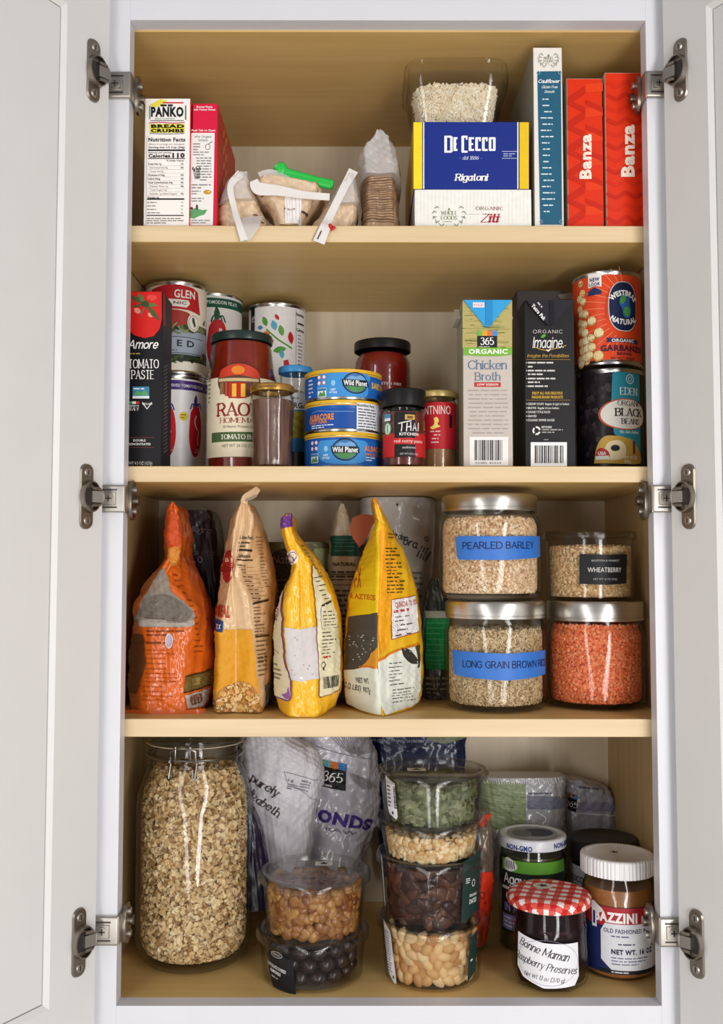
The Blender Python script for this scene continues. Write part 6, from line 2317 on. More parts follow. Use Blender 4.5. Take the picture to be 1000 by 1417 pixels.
def filled(name, label, cx, cy, z0, rad, z_lo, z_hi, food, n, size, ntop, seed, flat=.6, tmpl=None, arc=125, depth=.0025, dark=1):
    b = MB()
    m = FOODS[food]
    zs = np.linspace(z_lo, z_hi, 8)
    b.lathe(cx, cy, [(0, z_lo)] + [(float(rad(z)) - max(size) * 1.0 - depth * .6, z) for z in zs] + [(0, z_hi)], m[dark], n=56)
    rr = lambda z: rad(z) - size[0] * .55
    P, N = wall_points(cx, cy, rr, z_lo + size[0] * .5, z_hi, n, seed, arc=arc, depth=depth)
    scatter(b, P, N, size, m, seed + 1, flat=flat, tmpl=tmpl)
    if ntop:
        P, N = top_points(cx, cy, float(rr(z_hi)), z_hi, ntop, seed + 2, mound=.002)
        scatter(b, P, N, size, m, seed + 3, flat=.5, tmpl=tmpl)
    for V in b.V:                                    # nothing may poke through the wall it lies against
        d_ = np.hypot(V[:, 0] - cx, V[:, 1] - cy)
        V[:, 2] = np.clip(V[:, 2], z_lo, z_hi + .0042)
        k_ = np.minimum(1, (rad(V[:, 2]) - .0004) / np.maximum(d_, 1e-6))
        V[:, 0], V[:, 1] = cx + (V[:, 0] - cx) * k_, cy + (V[:, 1] - cy) * k_
    o = b.build(name, loc=(cx, cy, z_lo))
    tag(o, label, 'grain', kind='stuff')
    return o


def canister(label, cx, cy, R, z0, z_lid, z_top, lidR, lid=BRUSH, plastic=False):
    T = thing('glass_canister', label, 'jar', (cx, cy, z0), 'canisters with steel lids')
    h = z_lid - z0
    b = MB()
    w_ = .0028
    b.lathe(cx, cy, [(0, .0003), (R - .010, .0003), (R - .004, .0022), (R - .0008, .007), (R, .012), (R, h - .014), (R - .003, h - .006), (lidR - .003, h - .002), (lidR - .003, h + .010),
                     (lidR - .0055, h + .010), (lidR - .0055, h - .002), (R - .003 - w_, h - .0075), (R - w_, h - .015), (R - w_, .013), (R - w_ - .002, .008), (R - .010, .0055), (0, .0055)], GLASS, n=96, z0=z0)
    b.build('glass_body', T)
    b = MB()
    t = z_top - z0
    b.lathe(cx, cy, [(lidR - .0018, h + .0004), (lidR - .0012, h), (lidR, h + .0006), (lidR, h + .003), (lidR - .0005, h + .0034), (lidR - .0005, h + .0042), (lidR, h + .0046), (lidR, t - .003), (lidR - .0012, t - .0008), (lidR - .004, t), (lidR - .008, t - .0006), (0, t - .0006)], lid, n=96, z0=z0)
    b.build('steel_lid', T, sharp=30)
    return T, (lambda z: np.interp(z - z0, [.0055, .008, .013, h - .015, h - .0075], [R - .010, R - w_ - .002, R - w_, R - w_, R - w_ - .003]) - .0012)


TAPE = mat('painter_tape', '#2f6fc4', .5, amt=.05, scale=90, bump=.1)
jx, jy, jR = center(615, 755, 910, yc=.1012)
zl0, zl1 = row_z(858, jy - jR), row_z(832.5, jy - jR)
T, rad = canister('lower canister of brown rice marked with a blue tape strip', jx, jy, jR, Z3 + .0003, zl0, zl1, jR - .0012)
filled('brown_rice', 'brown rice grains filling the lower canister with blue tape', jx, jy, Z3, rad, Z3 + .0075, row_z(874, jy - jR), 'rice', 6500, (.0032, .00085, .0008), 700, 31, flat=.8)
b = MB()
p = Print(Cyl(jx, jy, jR), b, .0004)
p.poly([(617, 903), (640, 903.5), (700, 905), (775, 903), (775, 936), (700, 941), (640, 938), (621, 936), (618, 925)], TAPE, 0, a=(690, 921))
p.text('LONG GRAIN BROWN RICE', 706, 920, 8.6, '#15204a', 1.5, w=136, font='hand', bold=.3, rot=-.005, a=(690, 921))
b.build('tape_label', T)
jx2, jy2, jR2 = center(607, 747.5, 770, yc=.1012)
zm0, zm1 = row_z(705, jy2 - jR2), row_z(680.5, jy2 - jR2)
T, rad = canister('upper canister of pearled barley with a blue tape strip, standing on the brown rice', jx2, jy2, jR2, zl1 + .0004, zm0, zm1, jR2 - .0035)
filled('pearled_barley', 'round pale barley grains filling the upper canister with blue tape', jx2, jy2, zl1, rad, zl1 + .0078, row_z(716, jy2 - jR2), 'barley', 6000, (.0021, .0015, .0014), 900, 41, flat=.4)
b = MB()
p = Print(Cyl(jx2, jy2, jR2), b, .0004)
p.poly([(627, 744), (632, 741.5), (690, 742.5), (770, 741), (770, 770), (700, 774.5), (632, 774), (629, 765)], TAPE, 0, a=(680, 758))
p.text('PEARLED BARLEY', 693, 754.5, 8.6, '#15204a', 1.5, w=108, font='hand', bold=.3, rot=-.01, a=(680, 758))
b.build('tape_label', T)
kx2, ky2, kR2 = center(757, 890, 920, R=.0540)
kx2 = min(kx2, HW - kR2 - .001)
zn0, zn1 = row_z(861, ky2 - kR2), row_z(832.5, ky2 - kR2)
T, rad = canister('lower canister of orange lentils without any tape', kx2, ky2, kR2, Z3 + .0003, zn0, zn1, kR2 - .0012)
filled('red_lentils', 'orange split lentils filling the untaped canister', kx2, ky2, Z3, rad, Z3 + .0075, row_z(866, ky2 - kR2), 'lentil', 7500, (.0019, .0019, .0007), 0, 51, flat=.45)


# ---- clear deli tubs with snap lids
def star_sticker(px, py, z, T, sc=1., rot=0.):
    b = MB()
    P0 = EYE + ray(px, py) * ((z - EYE[2]) / ray(px, py)[2])
    c, s_ = math.cos(rot), math.sin(rot)
    w_, d_ = .0095 * sc, .0075 * sc
    q = [(P0[0] + c * x - s_ * y, P0[1] + s_ * x + c * y, z + .0002) for x, y in ((-w_, -d_), (w_, -d_), (w_, d_), (-w_, d_))]
    b.add(q, [(0, 1, 2, 3)], ink('#e3dfda'))
    st = []
    for k in range(10):
        r_ = (.0058 if k % 2 == 0 else .0024) * sc
        a_ = math.pi / 2 + k * math.pi / 5
        st.append((P0[0] + r_ * math.cos(a_) * 1.1, P0[1] + r_ * math.sin(a_), z + .00045))
    st.append((P0[0], P0[1], z + .00045))
    b.add(st, [(k, (k + 1) % 10, 10) for k in range(10)], ink('#2a2724'))
    b.build('star_sticker', T)


def tub(label, cx, cy, z0, h, Rb, Rt, rim, group=None):
    T = thing('deli_tub', label, 'food container', (cx, cy, z0), group)
    b = MB()
    b.lathe(cx, cy, [(0, .0012), (Rb - .010, .0012), (Rb - .008, .0003), (Rb - .003, .0003), (Rb, .003), (Rt - .0005, h - .016), (Rt, h - .010), (Rt + .0015, h - .009), (Rt + .0015, h - .0078),
                     (Rt - .0015, h - .0078), (Rt - .002, h - .016), (Rb - .0014, .004), (Rb - .004, .0022), (0, .0026)], PLAST, n=96, z0=z0)
    b.build('tub_body', T)
    b = MB()
    b.lathe(cx, cy, [(Rt + .0022, h - .0095), (rim - .0008, h - .0095), (rim, h - .0085), (rim, h - .0035), (rim - .001, h - .001), (rim - .003, h), (rim - .006, h), (rim - .0078, h - .0012), (rim - .0088, h - .0058), (rim - .012, h - .0068), (0, h - .0068),
                     (0, h - .0074), (rim - .0126, h - .0074), (rim - .0096, h - .0066), (rim - .0086, h - .002), (rim - .006, h - .0009), (rim - .003, h - .0009), (rim - .0012, h - .0036), (rim - .0012, h - .0080), (Rt + .0022, h - .0084)], PLAST, n=96, z0=z0)
    b.build('snap_lid', T, sharp=50)
    return T, (lambda z: np.interp(z - z0, [.003, h - .012], [Rb - .0026, Rt - .0030]) - .0006), [(Rb, z0 + .003), (Rt, z0 + h)]


wx, wy, wR = center(752, 880, 790, yc=.1195)
zw1 = row_z(733.5, wy - wR)
T, rad, prf = tub('clear tub of wheat berries with a black label, on the orange lentil canister', wx, wy, zn1 + .0004, zw1 - zn1, wR - .0045, wR - .0025, wR)
filled('wheat_berries', 'tan wheat berries filling the tub with the black label', wx, wy, zn1, rad, zn1 + .0042, row_z(757, wy - wR), 'wheat', 4200, (.0026, .0014, .0013), 500, 61, flat=.6)
b = MB()
p = Print(Cyl(wx, wy, wR - .003, prf), b, .0003)
A = (836, 788)
p.poly([(803, 767), (842, 768), (874, 767), (873.5, 807), (840, 809), (802, 807.5)], '#1a191b', 0, a=A)
p.text('WHEATBERRY', 838, 788.5, 6.4, '#dedad4', 1, w=49, a=A)
p.text('BOSTON & MARKET', 839, 776, 2.6, '#bdb9b4', 1, w=40, a=A)
p.text('NET WT 16 OZ (454g)', 838, 801, 2.6, '#a9a5a0', 1, w=34, a=A)
b.build('label', T)

# ================================================================== bottom compartment
# big clip-top jar of oats
bx, by, bR = center(190.5, 347, 1200, yc=.119)
T = thing('clip_top_jar', 'tall round glass jar of rolled oats with a wire clip at its neck', 'jar', (bx, by, 0))
nk = row_z(1068, by - bR * .8)
top = Z3B - .008
prof = [(0, .0004), (bR - .022, .0004), (bR - .012, .003), (bR - .004, .011), (bR, .024), (bR, .168), (bR - .0015, .182), (bR - .006, .194), (bR - .0115, nk - .003), (bR - .0128, nk)]
neck = [(bR - .0105, nk + .002), (bR - .0105, nk + .006), (bR - .0125, nk + .0085), (bR - .0125, nk + .013), (bR - .009, nk + .016), (bR - .009, nk + .021), (bR - .012, nk + .0235)]
inn = [(bR - .0165, nk + .0235), (bR - .0165, nk), (bR - .0095, .194), (bR - .0055, .182), (bR - .0036, .168), (bR - .0036, .026), (bR - .008, .013), (bR - .020, .0075), (0, .0075)]
b = MB()
b.lathe(bx, by, prof + neck + inn, GLASS, n=110)
b.build('glass_body', T)
b = MB()
lz = nk + .0245
b.lathe(bx, by, [(0, lz), (bR - .012, lz), (bR - .0095, lz + .001), (bR - .0095, lz + .006), (bR - .013, lz + .009), (bR - .016, min(top, lz + .013)), (0, min(top, lz + .013)), (0, min(top, lz + .013) - .003), (bR - .019, min(top, lz + .013) - .003), (bR - .014, lz + .0035), (0, lz + .003)], GLASS, n=96)
b.build('glass_lid', T)
b = MB()
b.lathe(bx, by, [(bR - .0135, nk + .0237), (bR - .0100, nk + .0237), (bR - .0100, nk + .0243), (bR - .0135, nk + .0243)], mat('rubber_seal', '#c8bfae', .6), n=80)
b.build('rubber_seal', T)
b = MB()
WIRE = mat('clip_wire', '#8d8a86', .3, metal=1, amt=.05)
rw = bR - .0075
fy = by - rw
qq = lambda dx, dz, dy=0: (bx - .004 + dx, by - math.sqrt(max(1e-6, rw**2 - (dx - .004)**2)) - dy, nk + dz)
ringp = [(bx + (bR - .011) * math.cos(t), by + (bR - .011) * math.sin(t), nk + .0112) for t in np.arange(48) / 48 * 6.2832]
b.tube(ringp, .0013, WIRE, 8, closed=True)
b.tube([qq(-.014, -.006, .003), qq(-.014, .010, .001), qq(-.013, .022, .001), qq(0, .027, .002), qq(.013, .022, .001), qq(.014, .010, .001), qq(.014, -.006, .003)], .0013, WIRE, 8)
for sg in (-1, 1):
    b.tube([qq(sg * .0175, -.004, .002), qq(sg * .014, -.008, .004), qq(sg * .0105, -.004, .004), qq(sg * .0115, .003, .002)], .0012, WIRE, 8)
b.tube([qq(-.008, .0265, .001), qq(-.008, .012, .002), qq(.008, .012, .002), qq(.008, .0265, .001)], .0011, WIRE, 8)
b.build('wire_clip', T)
# rolled flakes: flat rounds with a crease
nv = 7
fv = [(0, 0, .16)] + [(math.cos(t), .82 * math.sin(t), .10 * math.cos(2 * t)) for t in np.arange(nv) / nv * 6.2832] + [(0, 0, -.16)]
ff = [(0, 1 + k, 1 + (k + 1) % nv) for k in range(nv)] + [(nv + 1, 1 + (k + 1) % nv, 1 + k) for k in range(nv)]
flake = (np.array(fv), ff)
rad = lambda z: np.interp(z, [.0075, .013, .026, .168, .182, .194, nk], [bR - .022, bR - .010, bR - .0040, bR - .0040, bR - .006, bR - .010, bR - .0175]) - .0012
filled('rolled_oats', 'flat pale oat flakes filling the tall clip-top jar', bx, by, 0, rad, .0105, nk - .004, 'oat', 17000, (.0034, .0029, .0014), 300, 71, flat=.38, tmpl=flake, depth=.0065, dark=3)  # darkest oat tone on the core paints shade into gaps between flakes

# clear tubs: two on one side, four stacked in the middle
ux, uy, uR = center(358, 512, 1200, yc=.0762)
lx2 = at(432.5, 1300, .0762)[0]
TL, radL, prL = tub('lower clear tub of chocolate-coated nuts with a black label, on the cabinet floor', lx2, uy, .0004, .0500, .0525, .0560, uR, 'round clear tubs')
TU, radU, prU = tub('upper clear tub of golden raisins with a star sticker on its lid', ux, uy, .0436, .0655, .0500, .0548, uR, 'round clear tubs')
star_sticker(448, 1195, .0436 + .0655 - .0066, TU)
FOODS['raisin'] = [mat('raisin_%d' % k, h, .35, amt=.15, scale=200, bump=.4, bscale=400, coat=.3) for k, h in enumerate(('#9c6a30', '#8a5522', '#ab7c40', '#7c4317', '#986330'))]
FOODS['seed'] = [mat('pumpkin_seed_%d' % k, h, .45, amt=.08) for k, h in enumerate(('#6f7452', '#5d6444', '#858a66', '#4d5338', '#787c5c'))]
FOODS['pine'] = [mat('pine_nut_%d' % k, h, .45, amt=.06) for k, h in enumerate(('#e0c294', '#d3b07c', '#ead2a8', '#c99e68'))]
FOODS['date'] = [mat('date_%d' % k, h, .35, spec=.25, amt=.2, scale=120, bump=.4, bscale=200, coat=.3) for k, h in enumerate(('#3c211a', '#4a2a1e', '#2f1a17', '#5a3524'))]
FOODS['nut'] = [mat('peanut_%d' % k, h, .5, amt=.07) for k, h in enumerate(('#cb9d64', '#d9b27c', '#b98750', '#dfbf8e'))]
big = ellipsoid(10, 7)
filled('golden_raisins', 'amber golden raisins filling the upper tub beside the oats jar', ux, uy, 0, radU, .0475, .0955, 'raisin', 420, (.0068, .0052, .0042), 60, 81, flat=.6, tmpl=big, depth=.006)
b = MB()
p = Print(Cyl(lx2, uy, .054, prL), b, .0003)
A = (388, 1345)
p.poly([(366, 1317), (407, 1327), (411, 1372), (372, 1368), (364, 1345)], '#1a1a1d', 0, a=A)
p.ring(382, 1323.5, 10, 4.2, .7, '#c9c5c0', 1, a=A)
p.text('MARKET', 382, 1323.5, 3, '#c9c5c0', 1, w=14, a=A, rot=.1)
p.text('CHOCOLATE COVERED', 380, 1341, 4.2, '#dedad5', 1, w=34, a=A, bold=.02, rot=.18)
p.text('ALMONDS', 378, 1347.5, 4.2, '#dedad5', 1, w=20, a=A, bold=.02, rot=.18)
p.para(370, 1353, 392, 1358, 1, '#9a9691', 1, a=A, rot=.18)
b.build('label', TL)
CHO = mat('chocolate', '#261716', .3, spec=.25, amt=.15, scale=60, coat=.4, bump=.2, bscale=120)
meshes = []
for k in range(3):
    V, F = ellipsoid(16, 11)
    r_ = np.random.default_rng(k)
    V = V * np.array([.0088, .0076, .0076]) * (1 + .05 * np.sin(V[:, :1] * 4 + k) * np.cos(V[:, 1:2] * 5))
    b = MB()
    b.add(V, F, CHO)
    o = b.build('chocolate_nut')
    meshes.append(o.data)
    bpy.data.objects.remove(o)
kk = 0
for lay in range(3):
    for ring_, cnt in ((.0408 - .001 + lay * .0008, 14), (.0215, 6)):
        for q in range(cnt):
            t = 2 * math.pi * (q + .5 * (lay % 2)) / cnt + .1 * ring_ * 100
            if ring_ > .03 and math.sin(t) > .75 and lay < 2:
                continue
            o = bpy.data.objects.new('chocolate_nut', meshes[kk % 3])
            C.objects.link(o)
            o.location = (lx2 + ring_ * math.cos(t), uy + ring_ * math.sin(t), .0117 + lay * .0127)
            o.rotation_euler = (rng.uniform(-.4, .4), rng.uniform(-.4, .4), t + math.pi / 2 + rng.uniform(-.3, .3))
            tag(o, 'dark chocolate-coated nut in the lower tub beside the oats jar', 'nut', 'chocolate-coated nuts')
            kk += 1

sx_, sy_, sR = center(520, 675, 1200, yc=.0752)
sx1 = at(598, 1320, sy_)[0]
g4 = 'round clear tubs'
T1, rd1, pr1 = tub('clear tub of peanuts, lowest of the four stacked tubs', sx1, sy_, .0004, .0625, .0500, .0545, .0585, g4)
T2, rd2, pr2 = tub('clear tub of dark dates, second from the bottom of the four stacked tubs', sx1 - .0006, sy_, .0562, .0725, .0500, .0545, .0590, g4)
T3, rd3, pr3 = tub('shallow clear tub of pine nuts, third of the four stacked tubs', sx1 - .001, sy_, .1222, .0430, .0485, .0530, .0600, g4)
T4, rd4, pr4 = tub('clear tub of green pumpkin seeds, topmost of the four stacked tubs', sx1, sy_, .1585, .0570, .0500, .0545, sR, g4)
star_sticker(576, 1065, .1585 + .0570 - .0066, T4, 1.05)
filled('pumpkin_seeds', 'flat green pumpkin seeds filling the topmost stacked tub', sx1, sy_, 0, rd4, .1625, .2015, 'seed', 700, (.0072, .0042, .0014), 150, 91, flat=.72, tmpl=ellipsoid(8, 4), depth=.005)
filled('pine_nuts', 'small cream pine nuts filling the shallow stacked tub', sx1 - .001, sy_, 0, rd3, .1262, .1500, 'pine', 480, (.0046, .0030, .0028), 140, 101, flat=.6, tmpl=ellipsoid(8, 6), depth=.004)
filled('dried_dates', 'dark brown dates packed in the second of the stacked tubs', sx1 - .0006, sy_, 0, rd2, .0602, .1170, 'date', 170, (.0125, .0075, .0060), 20, 111, flat=.75, tmpl=big, depth=.006, arc=110)
# peanuts one by one
meshes = []
V0, F0 = ellipsoid(14, 9)
for k in range(4):
    V = V0 * np.array([.0082, .0057, .0050])
    if k >= 2:                                      # split halves: flat inner face with a rim
        V[:, 2] = np.where(V[:, 2] < 0, V[:, 2] * .28, V[:, 2])
    V[:, 0] *= 1 + .12 * np.sin(V0[:, 1] * 2 + k)
    V[:, 1] *= 1 - .10 * V0[:, 0]
    b = MB()
    b.add(V, F0, FOODS['nut'][k])
    o = b.build('peanut')
    meshes.append(o.data)
    bpy.data.objects.remove(o)
kk = 0
for lay in range(6):
    z = .0095 + lay * .0083
    Rr = float(rd1(z + .0004)) - .0064
    cnt = 18
    for q in range(cnt):
        t = -math.pi / 2 + (q - cnt / 2 + .5 * (lay % 2) + .25) * (math.radians(265) / cnt)
        o = bpy.data.objects.new('peanut', meshes[rng.integers(0, 4)])
        C.objects.link(o)
        rr_ = Rr - rng.uniform(0, .002)
        o.location = (sx1 + rr_ * math.cos(t), sy_ + rr_ * math.sin(t), z + rng.uniform(-.0008, .0008))
        M = Matrix.Rotation(t + math.pi / 2, 3, 'Z') @ Matrix.Rotation(R_(90) * (1 if rng.random() < .7 else -1), 3, 'X') @ Matrix.Rotation(rng.uniform(0, 3.14), 3, 'Z') @ Matrix.Rotation(rng.uniform(-.35, .35), 3, 'X')
        o.rotation_euler = M.to_euler()
        tag(o, 'roasted skinless peanut in the lowest of the stacked tubs', 'peanut', 'roasted peanuts')
        kk += 1
b = MB()
b.lathe(sx1, sy_, [(0, .0045), (.034, .0045), (.035, .030), (.034, .0470), (0, .0480)], FOODS['nut'][2], n=40)
P, N = wall_points(sx1, sy_, .034, .0145, .046, 90, 5, arc=150, depth=.002)
scatter(b, P, N, (.0080, .0058, .0052), FOODS['nut'], 6, tmpl=big, flat=.5)
P, N = top_points(sx1, sy_, .034, .0480, 40, 7, mound=.001)
scatter(b, P, N, (.0080, .0058, .0040), FOODS['nut'], 8, tmpl=big, flat=.7)
o = b.build('peanut_heap', loc=(sx1, sy_, .005))
tag(o, 'heap of peanuts further inside the lowest stacked tub', 'nuts', kind='stuff')
LB = '#e6e3e6'
b = MB()
p = Print(Cyl(sx1, sy_, .0525, pr4), b, .0004)
A = (541, 1104)
p.poly([(530, 1075), (551, 1083), (553, 1128), (550, 1132), (534, 1126), (531, 1120)], LB, 0, a=A)
p.barcode(544, 1089, 550, 1119, 1, white=None, vertical=False, seed=4)
p.para(533, 1086, 541, 1118, 6, '#5a585c', 1, a=A)
p.ell(543, 1124, 2.2, 2.4, '#3a383c', 1, a=A)
b.build('price_label', T4)
b = MB()
p = Print(Cyl(sx1, sy_, .0525, pr2), b, .0004)
p.poly([(525, 1183), (532, 1187), (535, 1250), (532, 1254), (528, 1248)], LB, 0, a=(531, 1218))
b.build('price_label', T2)
b = MB()
p = Print(Cyl(sx1, sy_, .0525, pr2), b, .0004)
A = (652, 1225)
p.poly([(635, 1190), (672, 1180), (672, 1262), (634, 1272)], '#20332f', 0, a=A)
p.para(640, 1213, 648, 1221, 3, '#d5d9d5', 1, a=A)
p.ring(655, 1222, 3.4, 5, .9, '#d5d9d5', 1, a=A)
p.text('ORGANIC', 656, 1238, 3.6, '#d5d9d5', 1, w=17, a=A, bold=.02)
p.text('DATES', 656, 1246, 6, '#d5d9d5', 1, w=16, a=A, bold=.02)
b.build('label', T2)
b = MB()
p = Print(Cyl(sx1, sy_, .0525, pr1), b, .0004)
A = (539, 1316)
p.poly([(526, 1277), (544, 1288), (551, 1356), (546, 1357), (533, 1348), (527, 1310)], LB, 0, a=A)
p.para(529, 1290, 543, 1348, 16, '#8a888e', 1, a=A)
p.ell(545, 1349, 1.8, 2, '#3a383c', 1, a=A)
b.build('price_label', T1)
b = MB()
p = Print(Cyl(sx1, sy_, .0525, pr1), b, .0004)
A = (652, 1320)
p.poly([(647, 1298), (664, 1288), (664, 1345), (646, 1357)], '#20332f', 0, a=A)
p.para(650, 1324, 660, 1330, 1, '#d5d9d5', 1, a=A, rot=-.4)
b.build('label', T1)

# ---- bags standing behind the tubs


def art(p):
    p.text('purely', 368, 1086, 11, '#4a3a3c', 1, w=45, font='serif', bold=.1, rot=.58)
    p.text('elizabeth.', 366, 1110, 10, '#4a3a3c', 1, w=58, font='serif', bold=.1, rot=.66)
    p.line([(393, 1067), (438, 1081)], .6, '#77757c', 1)
    p.line([(393, 1067), (398, 1083), (440, 1112)], .5, '#77757c', 1, smooth=False)
    p.text('16', 402, 1079, 4, '#4a474c', 1, w=7, rot=.3)
    p.para(397, 1084, 411, 1094, 3, '#6a676c', 1, rot=.3)
    p.para(412, 1079, 428, 1096, 4, '#85828a', 1, rot=.3)


bag('granola_bag', 'white paper bag with tilted dark lettering behind the golden raisin tub', [
    (990, 338, 345, 366, 388, 398), (1022, 336, 344, 370, 395, 408), (1040, 335, 345, 380, 415, 436), (1062, 335, 346, 388, 428, 445.5), (1085, 336, 348, 390, 432, 446), (1110, 338, 350, 388, 428, 441), (1140, 344, 354, 386, 420, 434), (1180, 350, 360, 388, 418, 430), (1235, 356, 366, 390, 414, 424)],
    poly_mat('bag_paper_white', '#c9c6cc', .42, coat=.1), art, .188, .205, .222, crease=.004, seed=23, wr=.0014, zmin=.0004)


def art(p):
    rd = random.Random(4)
    for q in range(26):
        a0 = -2.6 + q * .105
        p.line([(487 + 4 * math.cos(a0), 1046 + 4 * math.sin(a0)), (487 + 18 * math.cos(a0), 1042 + 16 * math.sin(a0)), (490 + 40 * math.cos(a0 + .1), 1040 + 34 * math.sin(a0 + .1))], .7, '#8f8a90', 1)
    for q in range(14):
        p.line([(480 + q * 1.6, 1068 + q * .6), (486 + q * 1.8, 1080), (498 + q * 1.6, 1092)], .6, '#a39fa6', 1)
    p.poly([(438, 1049), (477, 1058), (476, 1094), (438, 1086)], '#1b1a1d', 2)
    for k, c_ in enumerate(('#6a9a3c', '#5aa0a0', '#cc6a2a', '#3f86c4')):
        x = 438 + k * 9.75
        p.poly([(x, 1049 + k * 2.25), (x + 9.75, 1051.25 + k * 2.25), (x + 9.75, 1059.5 + k * 2.2), (x, 1057.3 + k * 2.2)], c_, 3)
    p.text('365', 460, 1074, 13, '#efecea', 3, w=27, font='serif', bold=.0, rot=.18)
    p.para(444, 1084, 474, 1090, 1, '#b9b6b4', 3, rot=.18)
    p.line([(432, 1030), (470, 1042), (510, 1052)], .6, '#5a575c', 1)
    p.text('ALMONDS', 449, 1128, 15, '#4b2f86', 2, w=128, bold=.05, rot=.22)
    p.text('RAW', 470, 1150, 6, '#77737c', 2, w=40, rot=.22)


bag('almond_bag', 'white and purple almond bag leaning behind the raisin tub, half covered by the paper bag', [
    (985, 380, 392, 440, 488, 500), (1020, 378, 392, 444, 496, 511), (1045, 376, 392, 448, 504, 519), (1080, 374, 392, 450, 508, 524), (1115, 374, 392, 452, 510, 526), (1145, 376, 394, 450, 506, 521), (1175, 380, 396, 446, 496, 509), (1230, 386, 398, 440, 482, 494)],
    poly_mat('bag_white_gloss', '#c4c1cc', .25, coat=.5), art, .232, .250, .270, crease=.004, seed=27, wr=.0016, zmin=.0004)


def art(p):
    p.text('ORGANIC FINE SHRED PARMESAN', 566, 1024.5, 4.6, '#9aa3b8', 1, w=104, bold=.02)
    p.spoly([(590, 1021), (600, 1026), (612, 1029), (630, 1025), (645, 1020), (640, 1014), (600, 1012)], '#8a9474', 1)


bag('navy_bag', 'navy blue bag behind the stack of four tubs, just below the shelf above', prows([(1000, 512, 646), (1024, 512, 644), (1040, 513, 643), (1090, 518, 642), (1180, 526, 632), (1215, 530, 628)]), poly_mat('bag_navy', '#1a2348', .38), art, .273, .282, .294, seed=31, zmin=.0004)
bag('plum_bag', 'dark purple bag corner peeking out between the oats jar and the raisin tub', prows([(1125, 330, 352), (1150, 326, 362), (1200, 324, 372), (1260, 326, 374)]), poly_mat('bag_dark_plum', '#221c34', .3), None, .140, .152, .168, seed=33, zmin=.0004)


def art(p):
    p.poly([(664, 1080), (728, 1084), (727, 1142), (664, 1150)], '#8d9a76', 1)
    for q in range(7):
        p.line([(666, 1092 + q * 6), (700, 1095 + q * 6), (727, 1097 + q * 6)], .9, '#6f7c5a' if q % 2 else '#a9b592', 2)
    p.text('x', 708, 1116, 5, '#3a4030', 3, w=5, font='hand')
    p.para(731, 1097, 778, 1100, 1, '#4d4d55', 2)
    p.poly([(730, 1101), (780, 1104), (780, 1122), (730, 1120)], '#77798a', 1)
    for q in range(40):
        p.line([(664 + q * 3, 1077), (666 + q * 3, 1084)], .7, '#e3e3e6', 3)
    p.line([(740, 1124), (752, 1132), (748, 1140)], 1.4, '#e9e9ec', 3)


bag('quinoa_bag', 'silvery green plastic bag leaning on the back wall behind the white-lidded jar', prows([(1076, 660, 779), (1084, 660, 781), (1110, 660, 782), (1150, 661, 781), (1200, 664, 778), (1216, 668, 774)]), poly_mat('bag_silver_green', '#a9aaae', .25, coat=.5), art, .222, .240, .258, seed=37, wr=.0016, zmin=.0004)


def art(p):
    p.poly([(787, 1098), (799, 1101), (798, 1125), (786, 1122)], '#1b1b20', 2)
    for k, c_ in enumerate(('#c07a3a', '#4a7ab0')):
        p.poly([(787 + 6 * k, 1097 + 1.6 * k), (793 + 6 * k, 1098.6 + 1.6 * k), (793 + 6 * k, 1104 + 1.6 * k), (787 + 6 * k, 1102.4 + 1.6 * k)], c_, 3)
    p.text('365', 792, 1113.5, 9, '#e3e0de', 3, w=16, font='serif', rot=.2)
    p.para(800, 1089, 840, 1093, 1, '#5a5a64', 1, rot=.16)
    p.poly([(802, 1108), (846, 1112), (850, 1126), (800, 1122)], '#84869a', 1)
    p.line([(800, 1126), (830, 1128), (852, 1132)], 1.4, '#d3d3d9', 2)


bag('trail_mix_bag', 'silver bag with a small square black logo behind the dark-lidded jar', prows([(1077, 782, 788), (1081, 778, 808), (1092, 776, 838), (1108, 776, 850), (1140, 776, 853), (1200, 780, 848), (1214, 784, 844)]), poly_mat('bag_silver', '#a3a3ae', .22, coat=.5), art, .2605, .274, .292, seed=41, wr=.0016, zmin=.0004)


def art(p):
    p.poly([(655, 1198), (665, 1206), (679, 1208), (678, 1250), (670, 1306), (655, 1310)], '#e83a1c', 1)
    p.spoly([(660, 1140), (667, 1130), (676, 1127), (677, 1133), (668, 1144)], '#e83a1c', 1)
    p.line([(664, 1232), (668, 1234), (667, 1240), (663, 1238)], 1.1, '#5a1a12', 2)
    p.ell(669, 1246, 1.4, 1.6, '#5a1a12', 2)
    p.line([(664, 1186), (668, 1172), (672, 1160)], 1.2, '#cfc6bc', 1)


bag('snack_packet', 'brown packet with a bright orange-red label strip squeezed behind the tub stack', prows([(1126, 650, 677), (1145, 640, 680), (1200, 634, 682), (1260, 634, 679), (1308, 640, 672)]), poly_mat('bag_brown_clear', '#6a5a4a', .2), art, .139, .150, .166, seed=43, wr=.001, zmin=.0004)

# ---- jars on the floor of the cabinet
PLASTW = mat('white_plastic', '#e9e7e6', .35, amt=.015)
# relish jar with a white printed lid
ex, ey, eR = center(690, 782, 1160, yc=.158)
zl0, zl1 = row_z(1181, ey - eR), row_z(1165, ey - eR)
REL = mat('green_relish', '#4a4322', .3, amt=.25, scale=150, coat=.4)
T = jar('spread_jar', 'jar with a white printed lid and green label behind the gingham-lidded jar', ex, ey,
        [(eR - .004, .0006), (eR - .001, .004), (eR - .001, zl0 - .014), (eR - .004, zl0 - .004), (eR - .004, zl1 - .003)], .0002, REL, zl0 - .008, (eR, zl0, zl1), mat('lid_white', '#d5d7de', .3))


